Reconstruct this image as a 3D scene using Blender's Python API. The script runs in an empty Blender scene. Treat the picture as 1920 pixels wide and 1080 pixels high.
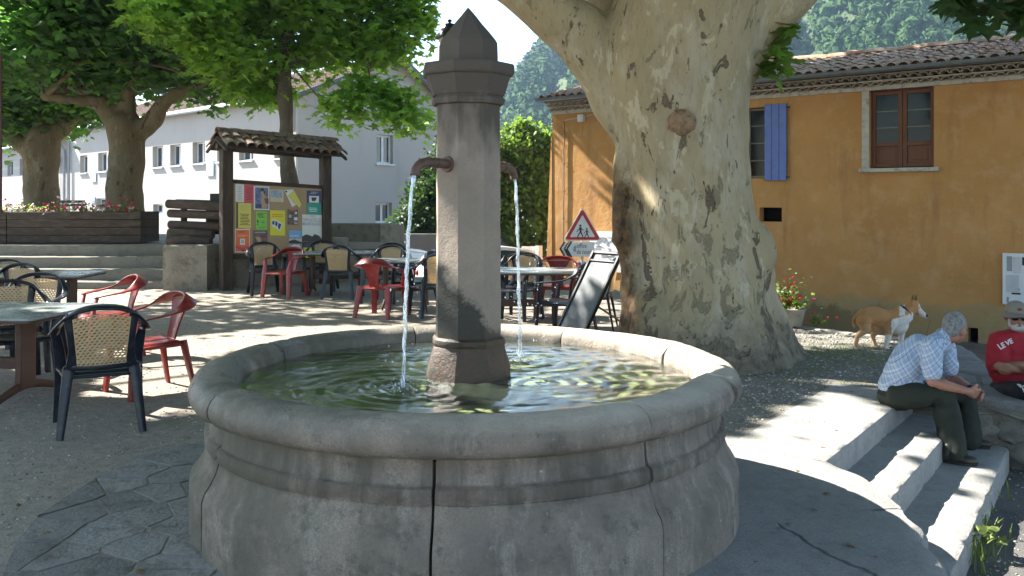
import bpy, math, random
import numpy as np
from mathutils import Vector, Matrix, noise as mnoise

SC = bpy.context.scene
COL = SC.collection
R = math.radians
V3 = Vector
random.seed(7)
rng = np.random.default_rng(7)

# ---------------------------------------------------------------- camera, sky, sun, exposure
CAM_H, FPX, CXP, HYP = 1.57, 1650.0, 960.0, 380.0
cam_d = bpy.data.cameras.new('camera'); cam = bpy.data.objects.new('camera', cam_d); COL.objects.link(cam)
cam.location = (0, 0, CAM_H); cam.rotation_euler = (R(90), 0, 0)
cam_d.sensor_width = 36; cam_d.lens = FPX/1920*36; cam_d.shift_y = (HYP-540)/1920
cam_d.clip_start = .05; cam_d.clip_end = 5000
SC.camera = cam

SUN_AZ = Vector((-.883, .469)); SUN_EL = R(39)
SUN = Vector((SUN_AZ.x*math.cos(SUN_EL), SUN_AZ.y*math.cos(SUN_EL), math.sin(SUN_EL))).normalized()
world = bpy.data.worlds.new('World'); SC.world = world; world.use_nodes = True
wn = world.node_tree; wn.nodes.clear()
_sky = wn.nodes.new('ShaderNodeTexSky'); _sky.sky_type = 'NISHITA'; _sky.sun_disc = False
_sky.sun_elevation = SUN_EL; _sky.sun_rotation = math.atan2(SUN.x, SUN.y)
_sky.air_density = 1.0; _sky.dust_density = .7; _sky.ozone_density = 1.0
_bg = wn.nodes.new('ShaderNodeBackground'); _bg.inputs['Strength'].default_value = .078
_wo = wn.nodes.new('ShaderNodeOutputWorld')
wn.links.new(_sky.outputs[0], _bg.inputs[0]); wn.links.new(_bg.outputs[0], _wo.inputs[0])
sl = bpy.data.lights.new('sun', 'SUN'); sl.energy = 5.0; sl.angle = R(.5); sl.color = (1, .955, .87)
so = bpy.data.objects.new('sun', sl); COL.objects.link(so); so.location = (-20, 15, 25)
so.rotation_euler = SUN.to_track_quat('Z', 'Y').to_euler()
SC.view_settings.view_transform = 'Standard'; SC.view_settings.look = 'None'
SC.view_settings.exposure = 2.38; SC.view_settings.gamma = 1; SC.view_settings.use_curve_mapping = False
SC.cycles.max_bounces = 8; SC.cycles.transparent_max_bounces = 24

# ---------------------------------------------------------------- pixel of the photograph -> place
def P(px, py, Y): return Vector(((px-CXP)/FPX*Y, Y, CAM_H-(py-HYP)/FPX*Y))
def G(px, py, z=0.0):
    Y = (CAM_H-z)*FPX/(py-HYP); return Vector(((px-CXP)/FPX*Y, Y, z))
class VPlane:                                   # an upright plane through ground points A, B
    def __init__(s, A, B):
        s.A = Vector((A[0], A[1], 0)); d = Vector((B[0]-A[0], B[1]-A[1], 0)); s.L = d.length; s.d = d/s.L
        s.n = Vector((s.d.y, -s.d.x, 0))
        if s.n.dot(s.A) > 0: s.n = -s.n       # towards the camera
    def at(s, px, py):
        k = (px-CXP)/FPX
        t = (k*s.A.y-s.A.x)/(s.d.x-k*s.d.y); Y = s.A.y+s.d.y*t
        return t, CAM_H-(py-HYP)/FPX*Y
    def w(s, t, z, out=0.0): return s.A+s.d*t+s.n*out+Vector((0, 0, z))
    def M(s, t, z, out=0.0):                    # matrix: x along, y up, z outwards
        m = Matrix((s.d, (0, 0, 1), s.n)).transposed().to_4x4(); m.translation = s.w(t, z, out); return m
def smooth(a, b, x):
    t = min(1, max(0, (x-a)/(b-a))); return t*t*(3-2*t)

# ---------------------------------------------------------------- mesh builder
def frames(pts):
    pts = [Vector(p) for p in pts]; T = []
    for i in range(len(pts)):
        a = pts[max(0, i-1)]; b = pts[min(len(pts)-1, i+1)]; t = b-a
        T.append(t.normalized() if t.length > 1e-9 else Vector((0, 0, 1)))
    up = Vector((0, 0, 1)) if abs(T[0].z) < .85 else Vector((0, 1, 0))
    n = (up-T[0]*up.dot(T[0])).normalized(); out = []
    for i, t in enumerate(T):
        n = n-t*n.dot(t)
        n = n.normalized() if n.length > 1e-6 else t.orthogonal().normalized()
        out.append((pts[i], t, n, t.cross(n)))
    return out
def spline(pts, k=6):
    pts = [Vector(p) for p in pts]; q = [pts[0]*2-pts[1]]+pts+[pts[-1]*2-pts[-2]]; out = []
    for i in range(1, len(q)-2):
        for j in range(k):
            t = j/k; a, b, c, d = q[i-1], q[i], q[i+1], q[i+2]
            out.append(.5*((2*b)+(c-a)*t+(2*a-5*b+4*c-d)*t*t+(3*b-a-3*c+d)*t**3))
    out.append(pts[-1]); return out
def spl1(vals, k=6): return [v.x for v in spline([Vector((v, 0, 0)) for v in vals], k)]
def _ico(sub):
    import bmesh
    bm = bmesh.new(); bmesh.ops.create_icosphere(bm, subdivisions=sub, radius=1)
    v = [x.co.copy() for x in bm.verts]; f = [[q.index for q in x.verts] for x in bm.faces]; bm.free(); return v, f
ICO = {s: _ico(s) for s in (1, 2, 3)}
class MB:
    def __init__(s): s.v = []; s.f = []; s.mi = []; s.cur = 0
    def add(s, vs, fs, M=None):
        o = len(s.v); s.v += [(M@Vector(p)) if M else Vector(p) for p in vs]
        s.f += [[i+o for i in f] for f in fs]; s.mi += [s.cur]*len(fs); return s
    def box(s, c, d, M=None, rz=0, taper=0):
        x, y, z = d[0]/2, d[1]/2, d[2]/2; m = Matrix.Translation(c)@Matrix.Rotation(rz, 4, 'Z')
        if M: m = M@m
        t = 1-taper
        vs = [(-x, -y, -z), (x, -y, -z), (x, y, -z), (-x, y, -z), (-x*t, -y*t, z), (x*t, -y*t, z), (x*t, y*t, z), (-x*t, y*t, z)]
        return s.add(vs, [(0, 3, 2, 1), (4, 5, 6, 7), (0, 1, 5, 4), (1, 2, 6, 5), (2, 3, 7, 6), (3, 0, 4, 7)], m)
    def tube(s, pts, r, n=8, flat=1.0, caps=True, prof=None, up=None, closed=False):
        fr = frames(pts); N = len(fr); r = r if isinstance(r, (list, tuple)) else [r]*N
        if len(r) != N: r = [r[0]+(r[-1]-r[0])*i/(N-1) for i in range(N)] if len(r) == 2 else [np.interp(i/(N-1), np.linspace(0, 1, len(r)), r) for i in range(N)]
        vs = []; fs = []
        for i, (p, t, a, b) in enumerate(fr):
            if up is not None:
                u = Vector(up); b = (u-t*u.dot(t)); b = b.normalized() if b.length > 1e-4 else fr[i][3]; a = b.cross(t)
            if prof:
                for (x, y) in prof: vs.append(p+a*(x*r[i])+b*(y*r[i]))
            else:
                for k in range(n):
                    w = 2*math.pi*(k+.5)/n; vs.append(p+a*(math.cos(w)*r[i])+b*(math.sin(w)*r[i]*flat))
        m = len(prof) if prof else n
        for i in range(N-1):
            for k in range(m):
                q = (k+1) % m; fs.append((i*m+k, i*m+q, (i+1)*m+q, (i+1)*m+k))
        if caps: fs.append(list(range(m))[::-1]); fs.append([(N-1)*m+k for k in range(m)])
        return s.add(vs, fs)
    def ball(s, c, r, sub=2, M=None, fn=None):
        r = r if isinstance(r, (tuple, list)) else (r, r, r); v, f = ICO[sub]
        m = Matrix.Translation(Vector(c))@(M.to_4x4() if M else Matrix.Identity(4))@Matrix.Diagonal((r[0], r[1], r[2], 1))
        vs = [(p*(fn(p) if fn else 1)) for p in v]; return s.add(vs, f, m)
    def limb(s, pts, r, n=12, sub=2):
        s.tube(pts, r, n); N = len(pts)
        rr = r if len(r) == N else [np.interp(i/(N-1), np.linspace(0, 1, len(r)), r) for i in range(N)]
        for p, q in zip(pts, rr): s.ball(p, q, sub)
        return s
    def lathe(s, prof, n=32, c=(0, 0, 0), a0=0, a1=2*math.pi, jit=None, closed_prof=False):
        full = abs(a1-a0-2*math.pi) < 1e-6; na = n if full else n+1; m = len(prof); vs = []; fs = []
        for i in range(na):
            a = a0+(a1-a0)*i/n
            for (r, z) in prof:
                p = Vector((c[0]+r*math.cos(a), c[1]+r*math.sin(a), c[2]+z)); vs.append(jit(p, r, a) if jit else p)
        for i in range(n):
            j = (i+1) % na
            for k in range(m if closed_prof else m-1):
                q = (k+1) % m; fs.append((i*m+k, j*m+k, j*m+q, i*m+q))
        if not full and closed_prof: fs.append(list(range(m))); fs.append([(na-1)*m+k for k in range(m)][::-1])
        return s.add(vs, fs)
    def prism(s, poly, z0, z1, M=None):        # polygon (x, y) extruded z0..z1
        n = len(poly); vs = [(x, y, z0) for x, y in poly]+[(x, y, z1) for x, y in poly]
        ar = sum(poly[i][0]*poly[(i+1) % n][1]-poly[(i+1) % n][0]*poly[i][1] for i in range(n))
        fs = [list(range(n))[::-1], [n+i for i in range(n)]]+[(i, (i+1) % n, n+(i+1) % n, n+i) for i in range(n)]
        if ar < 0: fs = [f[::-1] for f in fs]
        return s.add(vs, fs, M)
    def grid(s, fn, nu, nv, closeu=False):
        vs = [fn(i/nu, j/nv) for i in range(nu if closeu else nu+1) for j in range(nv+1)]; m = nv+1; k = nu if closeu else nu+1
        return s.add(vs, [(i*m+j, ((i+1) % k)*m+j, ((i+1) % k)*m+j+1, i*m+j+1) for i in range(nu) for j in range(nv)])
    def mesh(s, name, sharp=35, smoothsh=True):
        me = bpy.data.meshes.new(name); me.from_pydata([tuple(v) for v in s.v], [], s.f); me.update()
        finish(me, sharp, smoothsh)
        if any(s.mi): me.polygons.foreach_set('material_index', s.mi)
        return me
    def build(s, name, mat, parent=None, sharp=35, smoothsh=True, bevel=0, label=None, seg=2):
        o = link(name, s.mesh(name, sharp, smoothsh), mat, parent, label)
        if bevel: bev(o, bevel, seg)
        return o
def finish(me, sharp=35, smoothsh=True):
    me.polygons.foreach_set('use_smooth', [smoothsh]*len(me.polygons))
    if smoothsh and sharp < 180: me.set_sharp_from_angle(angle=R(sharp))
def bev(o, w, seg=2):
    m = o.modifiers.new('bevel', 'BEVEL'); m.width = w; m.segments = seg; m.limit_method = 'ANGLE'; m.angle_limit = R(38); m.harden_normals = False
def WM(o):
    m = o.matrix_basis.copy()
    if o.parent: m = WM(o.parent)@o.matrix_parent_inverse@m
    return m
def link(name, me, mat, parent=None, label=None):
    o = bpy.data.objects.new(name, me); COL.objects.link(o)
    for m in (mat if isinstance(mat, (list, tuple)) else [mat]):
        if m: me.materials.append(m)
    if parent: o.parent = parent; o.matrix_parent_inverse = WM(parent).inverted()
    if label: o['label'] = label
    return o
def tag(o, label, cat, group=None):
    o['label'] = label; o['category'] = cat
    if group: o['group'] = group
    return o
def kind(o, k='structure', label=None):
    o['kind'] = k
    if label: o['label'] = label
    return o
def thing(name, label, cat, loc=(0, 0, 0), rz=0, group=None):
    o = bpy.data.objects.new(name, None); COL.objects.link(o); o.location = loc; o.rotation_euler = (0, 0, rz)
    o.empty_display_size = .2; return tag(o, label, cat, group)
def kids(o): return [c for c in COL.objects if c.parent == o]
def dup(root, loc=None, rz=None, label=None, group=None, parent=None):
    r = root.copy(); COL.objects.link(r)
    if parent: r.parent = parent
    if loc is not None: r.location = loc
    if rz is not None: r.rotation_euler = (0, 0, rz)
    if label: r['label'] = label
    if group: r['group'] = group
    for c in KIDS.get(root.name) or kids(root): dup(c, parent=r)
    return r
KIDS = {}
def npmesh(name, V, Fc, smoothsh=False):        # V (n,3), Fc (m,k)
    me = bpy.data.meshes.new(name); me.vertices.add(len(V)); me.vertices.foreach_set('co', V.astype(np.float32).ravel())
    k = Fc.shape[1]; me.loops.add(Fc.size); me.loops.foreach_set('vertex_index', Fc.astype(np.int32).ravel())
    me.polygons.add(len(Fc)); me.polygons.foreach_set('loop_start', np.arange(0, Fc.size, k, dtype=np.int32))
    me.polygons.foreach_set('loop_total', np.full(len(Fc), k, dtype=np.int32)); me.update(calc_edges=True); me.validate()
    me.polygons.foreach_set('use_smooth', [smoothsh]*len(me.polygons)); return me
def getco(me):
    a = np.empty(len(me.vertices)*3, np.float32); me.vertices.foreach_get('co', a); return a.reshape(-1, 3)
def fuse(mb, name, voxel, smooth=3, disp=None, sharp=180):
    me = mb.mesh('tmp', 180); o = bpy.data.objects.new('tmp', me); COL.objects.link(o)
    m = o.modifiers.new('r', 'REMESH'); m.mode = 'VOXEL'; m.voxel_size = voxel; m.use_smooth_shade = True
    if smooth: q = o.modifiers.new('s', 'SMOOTH'); q.iterations = smooth; q.factor = .5
    dg = bpy.context.evaluated_depsgraph_get(); out = bpy.data.meshes.new_from_object(o.evaluated_get(dg)); out.name = name
    bpy.data.objects.remove(o); bpy.data.meshes.remove(me)
    if disp:
        co = getco(out); nn = np.empty(len(out.vertices)*3, np.float32); out.vertices.foreach_get('normal', nn); nn = nn.reshape(-1, 3)
        d = np.array([disp(Vector(p)) for p in co], np.float32); co = co+nn*d[:, None]; out.vertices.foreach_set('co', co.ravel()); out.update()
    out.materials.clear(); finish(out, sharp); return out
def fbm(p, s, o=4): return mnoise.fractal(p*s, 1.0, 2.0, o)

# ---------------------------------------------------------------- materials
class NT:
    def __init__(s, name):
        s.m = bpy.data.materials.new(name); s.m.use_nodes = True; s.t = s.m.node_tree; s.t.nodes.clear()
        s.out = s.t.nodes.new('ShaderNodeOutputMaterial')
    def n(s, typ, ins=None, out=0, **kw):
        d = s.t.nodes.new('ShaderNode'+typ)
        for k, v in kw.items(): setattr(d, k, v)
        for k, v in (ins or {}).items():
            if isinstance(v, bpy.types.NodeSocket): s.t.links.new(v, d.inputs[k])
            else: d.inputs[k].default_value = v
        return d.outputs[out] if out is not None else d
    def co(s, stretch=(1, 1, 1), kind='Object', rot=(0, 0, 0)):
        c = s.n('TexCoord', out=None).outputs[kind]
        return s.n('Mapping', {'Vector': c, 'Scale': stretch, 'Rotation': rot})
    def noise(s, vec, scale, detail=5, rough=.55, dist=0): return s.n('TexNoise', {'Vector': vec, 'Scale': scale, 'Detail': detail, 'Roughness': rough, 'Distortion': dist})
    def vor(s, vec, scale, feature='F1', out=0, rnd=1): return s.n('TexVoronoi', {'Vector': vec, 'Scale': scale, 'Randomness': rnd}, out=out, feature=feature)
    def ramp(s, fac, stops, interp='LINEAR'):
        d = s.t.nodes.new('ShaderNodeValToRGB'); s.t.links.new(fac, d.inputs[0]); e = d.color_ramp; e.interpolation = interp
        while len(e.elements) < len(stops): e.elements.new(.5)
        for el, (p, c) in zip(e.elements, stops):
            el.position = p; el.color = (*c, 1) if isinstance(c, (tuple, list)) else (c, c, c, 1)
        return d.outputs[0]
    def mix(s, fac, a, b, blend='MIX'):
        d = s.t.nodes.new('ShaderNodeMix'); d.data_type = 'RGBA'; d.blend_type = blend; d.clamp_factor = True
        for k, v in ((0, fac), (6, a), (7, b)):
            if isinstance(v, bpy.types.NodeSocket): s.t.links.new(v, d.inputs[k])
            elif k == 0: d.inputs[0].default_value = v
            else: d.inputs[k].default_value = (*v, 1)
        return d.outputs[2]
    def math(s, op, a, b=0.0, c=0.0):
        d = s.t.nodes.new('ShaderNodeMath'); d.operation = op
        for k, v in enumerate((a, b, c)):
            if isinstance(v, bpy.types.NodeSocket): s.t.links.new(v, d.inputs[k])
            else: d.inputs[k].default_value = v
        return d.outputs[0]
    def sep(s, vec): return s.n('SeparateXYZ', {0: vec}, out=None).outputs
    def mr(s, x, a, b, lo=0.0, hi=1.0): return s.n('MapRange', {'Value': x, 'From Min': a, 'From Max': b, 'To Min': lo, 'To Max': hi})
    def bump(s, h, strength, dist=.01, nrm=None):
        i = {'Height': h, 'Strength': strength, 'Distance': dist}
        if nrm: i['Normal'] = nrm
        return s.n('Bump', i)
    def bsdf(s, color, rough=.7, bump=None, metallic=0, spec=.5, **kw):
        i = {'Base Color': color if isinstance(color, bpy.types.NodeSocket) else (*color, 1), 'Roughness': rough, 'Metallic': metallic, 'Specular IOR Level': spec}
        if bump: i['Normal'] = bump
        i.update(kw); b = s.n('BsdfPrincipled', i); s.t.links.new(b, s.out.inputs[0]); return s.m
def M(name, c, c2=None, scale=3, rough=.7, bump=.15, bscale=60, bdist=.004, stretch=(1, 1, 1), metallic=0, spec=.4, dirt=None, dscale=8, objvar=0, coat=0):
    t = NT(name); v = t.co(stretch); c2 = c2 or tuple(x*.8 for x in c)
    col = t.mix(t.ramp(t.noise(v, scale, 6, .6), [(.3, 0.0), (.7, 1.0)]), c, c2)
    if dirt: col = t.mix(t.ramp(t.noise(v, dscale, 8, .7), [(.5, 0.0), (.68, 1.0)]), col, dirt)
    if objvar:
        r = t.n('ObjectInfo', out=None).outputs['Random']
        col = t.mix(1, col, t.ramp(r, [(0, 1-objvar), (1, 1.0)]), 'MULTIPLY')
    b = t.bump(t.noise(v, bscale, 4, .6), bump, bdist) if bump else None
    kw = {'Coat Weight': coat} if coat else {}
    return t.bsdf(col, rough, b, metallic, spec, **kw)
# ================================================================ SETTING: ground
def street_h(x, y): return -.5-.45*smooth(6.5, 13, y)
FC = Vector((-.235, 4.71, 0))                    # fountain centre
PLR = 2.27                                      # radius of the concrete disc round the fountain

def mat_sand():
    t = NT('sandy_ground'); v = t.co(); s = t.sep(t.co())
    base = t.mix(t.ramp(t.noise(v, .9, 6, .6), [(.35, 0.), (.65, 1.)]), (.40, .34, .27), (.30, .26, .21))
    base = t.mix(t.ramp(t.noise(v, 14, 6, .75), [(.42, 0.), (.62, 1.)]), base, (.24, .21, .175))
    pv = t.vor(v, 60); base = t.mix(t.ramp(pv, [(.05, 1.), (.22, 0.)]), base, t.ramp(t.vor(v, 60, out=1), [(.2, (.16, .145, .13)), (.8, (.55, .50, .44))]))
    # greyer, coarser gravel right of the fountain
    g = t.math('MULTIPLY', t.math('MULTIPLY_ADD', s['X'], .8, -1.1), 1.0)
    gm = t.ramp(t.math('ADD', g, t.math('MULTIPLY', t.noise(v, 1.6, 5), 1.0)), [(.35, 0.), (.9, 1.)])
    grav = t.mix(t.ramp(t.noise(v, 40, 5, .8), [(.35, 0.), (.65, 1.)]), (.30, .28, .25), (.15, .14, .12))
    grav = t.mix(t.ramp(t.noise(v, 2.3, 5, .7), [(.48, 0.), (.68, .8)]), grav, (.13, .13, .07))
    col = t.mix(gm, base, grav)
    h = t.math('ADD', t.math('MULTIPLY', t.noise(v, 5, 6, .7), 1.3), t.math('MULTIPLY', t.noise(v, 70, 4, .7), .5))
    h = t.math('ADD', h, t.math('MULTIPLY', t.ramp(pv, [(.0, 1.), (.25, 0.)]), .35))
    return t.bsdf(col, .92, t.bump(h, .8, .025), spec=.2)
SAND = mat_sand()
def mat_asphalt():
    t = NT('asphalt'); v = t.co()
    c = t.mix(t.ramp(t.noise(v, 90, 4, .8), [(.35, 0.), (.65, 1.)]), (.05, .05, .052), (.15, .145, .14))
    c = t.mix(t.ramp(t.noise(v, 1.2, 5, .6), [(.4, 0.), (.65, .7)]), c, (.20, .185, .165))
    return t.bsdf(c, .9, t.bump(t.noise(v, 110, 4, .8), .7, .012), spec=.25)
ASPH = mat_asphalt()
mb = MB()
xs = sorted(set([-440, -150, -60, -30, -15]+[i*.8 for i in range(-10, 21)]+[20, 30, 60, 150, 400, 640]))
ys = sorted(set([-60, -20, -5]+[i*.8 for i in range(0, 26)]+[24, 30, 40, 60, 120, 180, 400, 690]))
vs = [(x, y, street_h(x, y)-(.0 if y < 150 else .6)) for x in xs for y in ys]; m_ = len(ys)
mb.add(vs, [(i*m_+j, (i+1)*m_+j, (i+1)*m_+j+1, i*m_+j+1) for i in range(len(xs)-1) for j in range(len(ys)-1)])
kind(mb.build('street', ASPH), label='grey asphalt street round the square')

# the square: one slab, its top at 0, cut out where the steps are
def arc(r, a0, a1, n): return [(FC.x+r*math.cos(R(a0+(a1-a0)*i/n)), FC.y+r*math.sin(R(a0+(a1-a0)*i/n))) for i in range(n+1)]
SD = Vector((.588, .809)); SN = Vector((.809, -.588))     # along the step edges, outwards down the steps
E1a = Vector((1.97, 5.42)); E1b = E1a+SD*2.25
plaza = [(1.15, -25), (1.15, 3.05)]+arc(PLR-.12, -46, 12, 10)+[(1.80, 5.30)]+[tuple(E1b-SN*.33-SD*0), (3.30, 7.42), (4.1, 6.75), (4.55, 7.35), (4.42, 8.15), (4.85, 9.7),
         (4.05, 10.44), (3.52, 11.16), (2.6, 13.0), (2.0, 15.0), (1.6, 17.6), (-1, 18.6), (-45, 18.6), (-45, -25)]
def tri_slab(poly, z0, z1, name, mat, cut=.0, zf=None):
    import bmesh
    bm = bmesh.new(); vv = [bm.verts.new((x, y, z1)) for x, y in poly]; f = bm.faces.new(vv)
    if f.normal.z < 0: f.normal_flip()
    r = bmesh.ops.extrude_face_region(bm, geom=[f]); 
    for g in r['geom']:
        if isinstance(g, bmesh.types.BMVert): pass
    top = [g for g in r['geom'] if isinstance(g, bmesh.types.BMFace)][0]
    for v in vv: v.co.z = z0
    bmesh.ops.recalc_face_normals(bm, faces=bm.faces)
    bmesh.ops.triangulate(bm, faces=bm.faces)
    me = bpy.data.meshes.new(name); bm.to_mesh(me); bm.free(); return link(name, me, mat)
kind(tri_slab(plaza, -1.3, 0, 'square_ground', SAND), label='sandy gravel ground of the square')

# concrete disc
def mat_conc(name, c, c2, dark, crack=0, spots=(.52, .68)):
    t = NT(name); v = t.co()
    col = t.mix(t.ramp(t.noise(v, 1.6, 7, .62), [(.35, 0.), (.66, 1.)]), c, c2)
    col = t.mix(t.ramp(t.noise(v, 9, 8, .75), [(spots[0], 0.), (spots[1], .75)]), col, dark)
    col = t.mix(t.ramp(t.noise(v, 130, 3, .7), [(.35, 0.), (.65, .7)]), col, tuple(x*.5 for x in c)); col = t.mix(t.ramp(t.noise(v, 2.7, 6, .7), [(.52, 0.), (.70, .6)]), col, dark)
    h = t.math('ADD', t.noise(v, 12, 7, .7), t.math('MULTIPLY', t.noise(v, 120, 3, .7), .4))
    if crack:
        vv = t.mix(.12, v, t.n('TexNoise', {'Vector': v, 'Scale': 2.5, 'Detail': 5}, out=1))
        cr = t.ramp(t.vor(vv, crack, 'DISTANCE_TO_EDGE'), [(.0, 1.), (.006, 0.)])
        cr = t.math('MULTIPLY', cr, t.ramp(t.noise(v, 1.1, 3), [(.47, 0.), (.53, 1.)]))
        col = t.mix(cr, col, tuple(x*.2 for x in c)); h = t.math('SUBTRACT', h, t.math('MULTIPLY', cr, 1.5))
    return t.bsdf(col, .85, t.bump(h, .8, .016), spec=.3)
CONC = mat_conc('worn_concrete', (.37, .355, .33), (.29, .28, .265), (.19, .185, .175), .9)
CONC2 = mat_conc('pale_concrete', (.36, .34, .31), (.28, .265, .245), (.19, .18, .165), 0, (.56, .7))
def jag(p, a=.012, s=3): return Vector((mnoise.noise(p*s), mnoise.noise(p*s+Vector((9, 9, 9))), 0))*a*2
mb = MB()
# disc right/front part as real slab with slightly broken edge
prof = [(1.30, -.55), (1.30, .004), (1.7, .004), (2.0, .004), (PLR-.10, .004), (PLR-.02, -.002), (PLR, -.03), (PLR-.01, -.25), (PLR-.02, -.75)]
def jt(p, r, a):
    return p+jag(p, .035 if r > 2.1 else 0, 3.5)+Vector((0, 0, mnoise.noise(p*2.2)*.003 if r > 1.4 else 0))
mb.lathe(prof, 90, FC, R(-105), R(35), jt, True)
kind(mb.build('fountain_apron', CONC, sharp=50), label='concrete apron ring round the fountain')
mb = MB(); rr_ = lambda a: 2.05+.12*mnoise.noise(Vector((a*3, 1, 0)))
mb.lathe([(1.30, -.3), (1.30, .004), (1.6, .004), (1.98, .004), (2.08, -.004), (2.1, -.3)], 60, FC, R(35), R(160), lambda p, r, a: p+jag(p, .05 if r > 1.9 else 0, 2.5), True)
mb.lathe([(1.30, -.3), (1.30, .004), (1.6, .004), (1.98, .004), (2.08, -.004), (2.1, -.3)], 40, FC, R(232), R(255), lambda p, r, a: p+jag(p, .05 if r > 1.9 else 0, 2.5), True)
kind(mb.build('concrete_margin', CONC, sharp=50), label='worn concrete margin left and behind the basin')

# crazy paving on the left: voronoi stones, each one a piece
def clip(poly, a, b):                            # keep the side nearer a than b
    mx, my = (a[0]+b[0])/2, (a[1]+b[1])/2; dx, dy = b[0]-a[0], b[1]-a[1]; out = []
    for i in range(len(poly)):
        p, q = poly[i], poly[(i+1) % len(poly)]; dp = (p[0]-mx)*dx+(p[1]-my)*dy; dq = (q[0]-mx)*dx+(q[1]-my)*dy
        if dp <= 0: out.append(p)
        if dp*dq < 0: t = dp/(dp-dq); out.append((p[0]+(q[0]-p[0])*t, p[1]+(q[1]-p[1])*t))
    return out
rs = random.Random(5); seeds = []
for k in range(3000):
    a = R(rs.uniform(158, 252)); r = rs.uniform(1.36, 2.14)
    if a > R(232) and r < 1.9: continue
    p = (FC.x+r*math.cos(a), FC.y+r*math.sin(a))
    if all((p[0]-q[0])**2+(p[1]-q[1])**2 > rs.uniform(.17, .30)**2 for q in seeds): seeds.append(p)
PAVM = M('flagstone', (.31, .295, .27), (.22, .21, .195), 5, .85, .7, 35, .02, dirt=(.12, .105, .085), dscale=6, objvar=.42)
pave_base = kind(MB().lathe([(1.30, -.1), (1.30, -.001), (2.2, -.004), (2.25, -.1)], 30, FC, R(157), R(250), None, True).build('crazy_paving', M('mortar_bed', (.25, .22, .18), (.19, .17, .14), 20, .9, .5, 60, .01)), label='crazy paving left of the basin')
for s_ in seeds:
    poly = [(s_[0]-.5, s_[1]-.5), (s_[0]+.5, s_[1]-.5), (s_[0]+.5, s_[1]+.5), (s_[0]-.5, s_[1]+.5)]
    for q in seeds:
        if q != s_ and abs(q[0]-s_[0])+abs(q[1]-s_[1]) < 1.0: poly = clip(poly, s_, q)
    P2 = []
    for (x, y) in poly:
        d = Vector((x-FC.x, y-FC.y)); L = min(max(d.length, 1.33), 2.16); d = d.normalized()*L; x, y = FC.x+d.x, FC.y+d.y
        P2.append((x+(s_[0]-x)*.055, y+(s_[1]-y)*.055))
    if len(P2) < 3: continue
    # subdivide edges and wobble them
    P3 = []
    for i in range(len(P2)):
        a, b = P2[i], P2[(i+1) % len(P2)]
        for k in range(3):
            t = k/3; x = a[0]+(b[0]-a[0])*t; y = a[1]+(b[1]-a[1])*t
            w = mnoise.noise(Vector((x*14, y*14, 2)))*.012; P3.append((x+w, y-w))
    h = .003+rs.uniform(0, .005); mb = MB(); n = len(P3); cx = sum(p[0] for p in P3)/n; cy = sum(p[1] for p in P3)/n
    tl = (rs.uniform(-.008, .008), rs.uniform(-.008, .008))
    ring = lambda k, z: [(cx+(x-cx)*k, cy+(y-cy)*k, z+(x-cx)*tl[0]+(y-cy)*tl[1]) for x, y in P3]
    mb.add(ring(1, -.01)+ring(.995, h-.0015)+ring(.985, h)+[(cx, cy, h+.001)],
           [(i, (i+1) % n, n+(i+1) % n, n+i) for i in range(n)]+[(n+i, n+(i+1) % n, 2*n+(i+1) % n, 2*n+i) for i in range(n)]+[(2*n+i, 2*n+(i+1) % n, 3*n) for i in range(n)])
    mb.build('flagstone', PAVM, pave_base, smoothsh=False)

# ---------------------------------------------------------------- the three steps
def slab_sweep(name, a, b, depth, z, h, parent, mat, seed, rnd=.022, back=None):
    """a step: nosing line a->b at height z, tread going back 'depth'"""
    L = (b-a).length; n = max(8, int(L/.05)); d = (b-a)/L; mb = MB()
    pr = [(-depth, z-h), (-depth, z), (-depth*.5, z), (-.12, z), (-rnd*1.6, z-.001), (-rnd*.4, z-rnd*.4), (0, z-rnd*1.4), (.002, z-h*.5), (0, z-h)]
    vs = []
    for i in range(n+1):
        c = a+d*(L*i/n)
        for (o, zz) in pr:
            q = c+SN*o; p = Vector((q.x, q.y, zz)); k = mnoise.noise(p*4+Vector((seed, 0, 0)))*.006+mnoise.noise(p*17)*.006+mnoise.noise(p*45)*.002-.045*max(0, mnoise.noise(p*7+Vector((0, seed, 3)))-.35)
            if o > -.15: p += Vector((SN.x, SN.y, 0))*k+Vector((0, 0, k*.6))
            else: p.z += mnoise.noise(p*2)*.003
            vs.append(p)
    m = len(pr)
    mb.add(vs, [(i*m+k, i*m+(k+1) % m, (i+1)*m+(k+1) % m, (i+1)*m+k) for i in range(n) for k in range(m)]+[list(range(m))[::-1], [n*m+k for k in range(m)]])
    o = mb.build(name, mat, parent, sharp=45); return o
steps = thing('stone_steps', 'three pale stone steps going down beside the fountain where the men sit', 'steps', (2.6, 6.2, -.5))
STEPM = mat_conc('step_stone', (.43, .415, .385), (.34, .33, .31), (.21, .195, .175), 0, (.50, .68))
NZ = [E1a, Vector((2.166, 5.07))-SD*.35, Vector((2.26, 4.48))-SD*.8]
slab_sweep('step', E1a-SD*.12, E1b, .62, .006, .22, steps, STEPM, 1)
slab_sweep('step', NZ[1], E1b+SN*.355, .44, -.16, .26, steps, STEPM, 2)
slab_sweep('step', NZ[2], E1b+SN*.70, .44, -.33, .30, steps, STEPM, 3)

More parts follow.
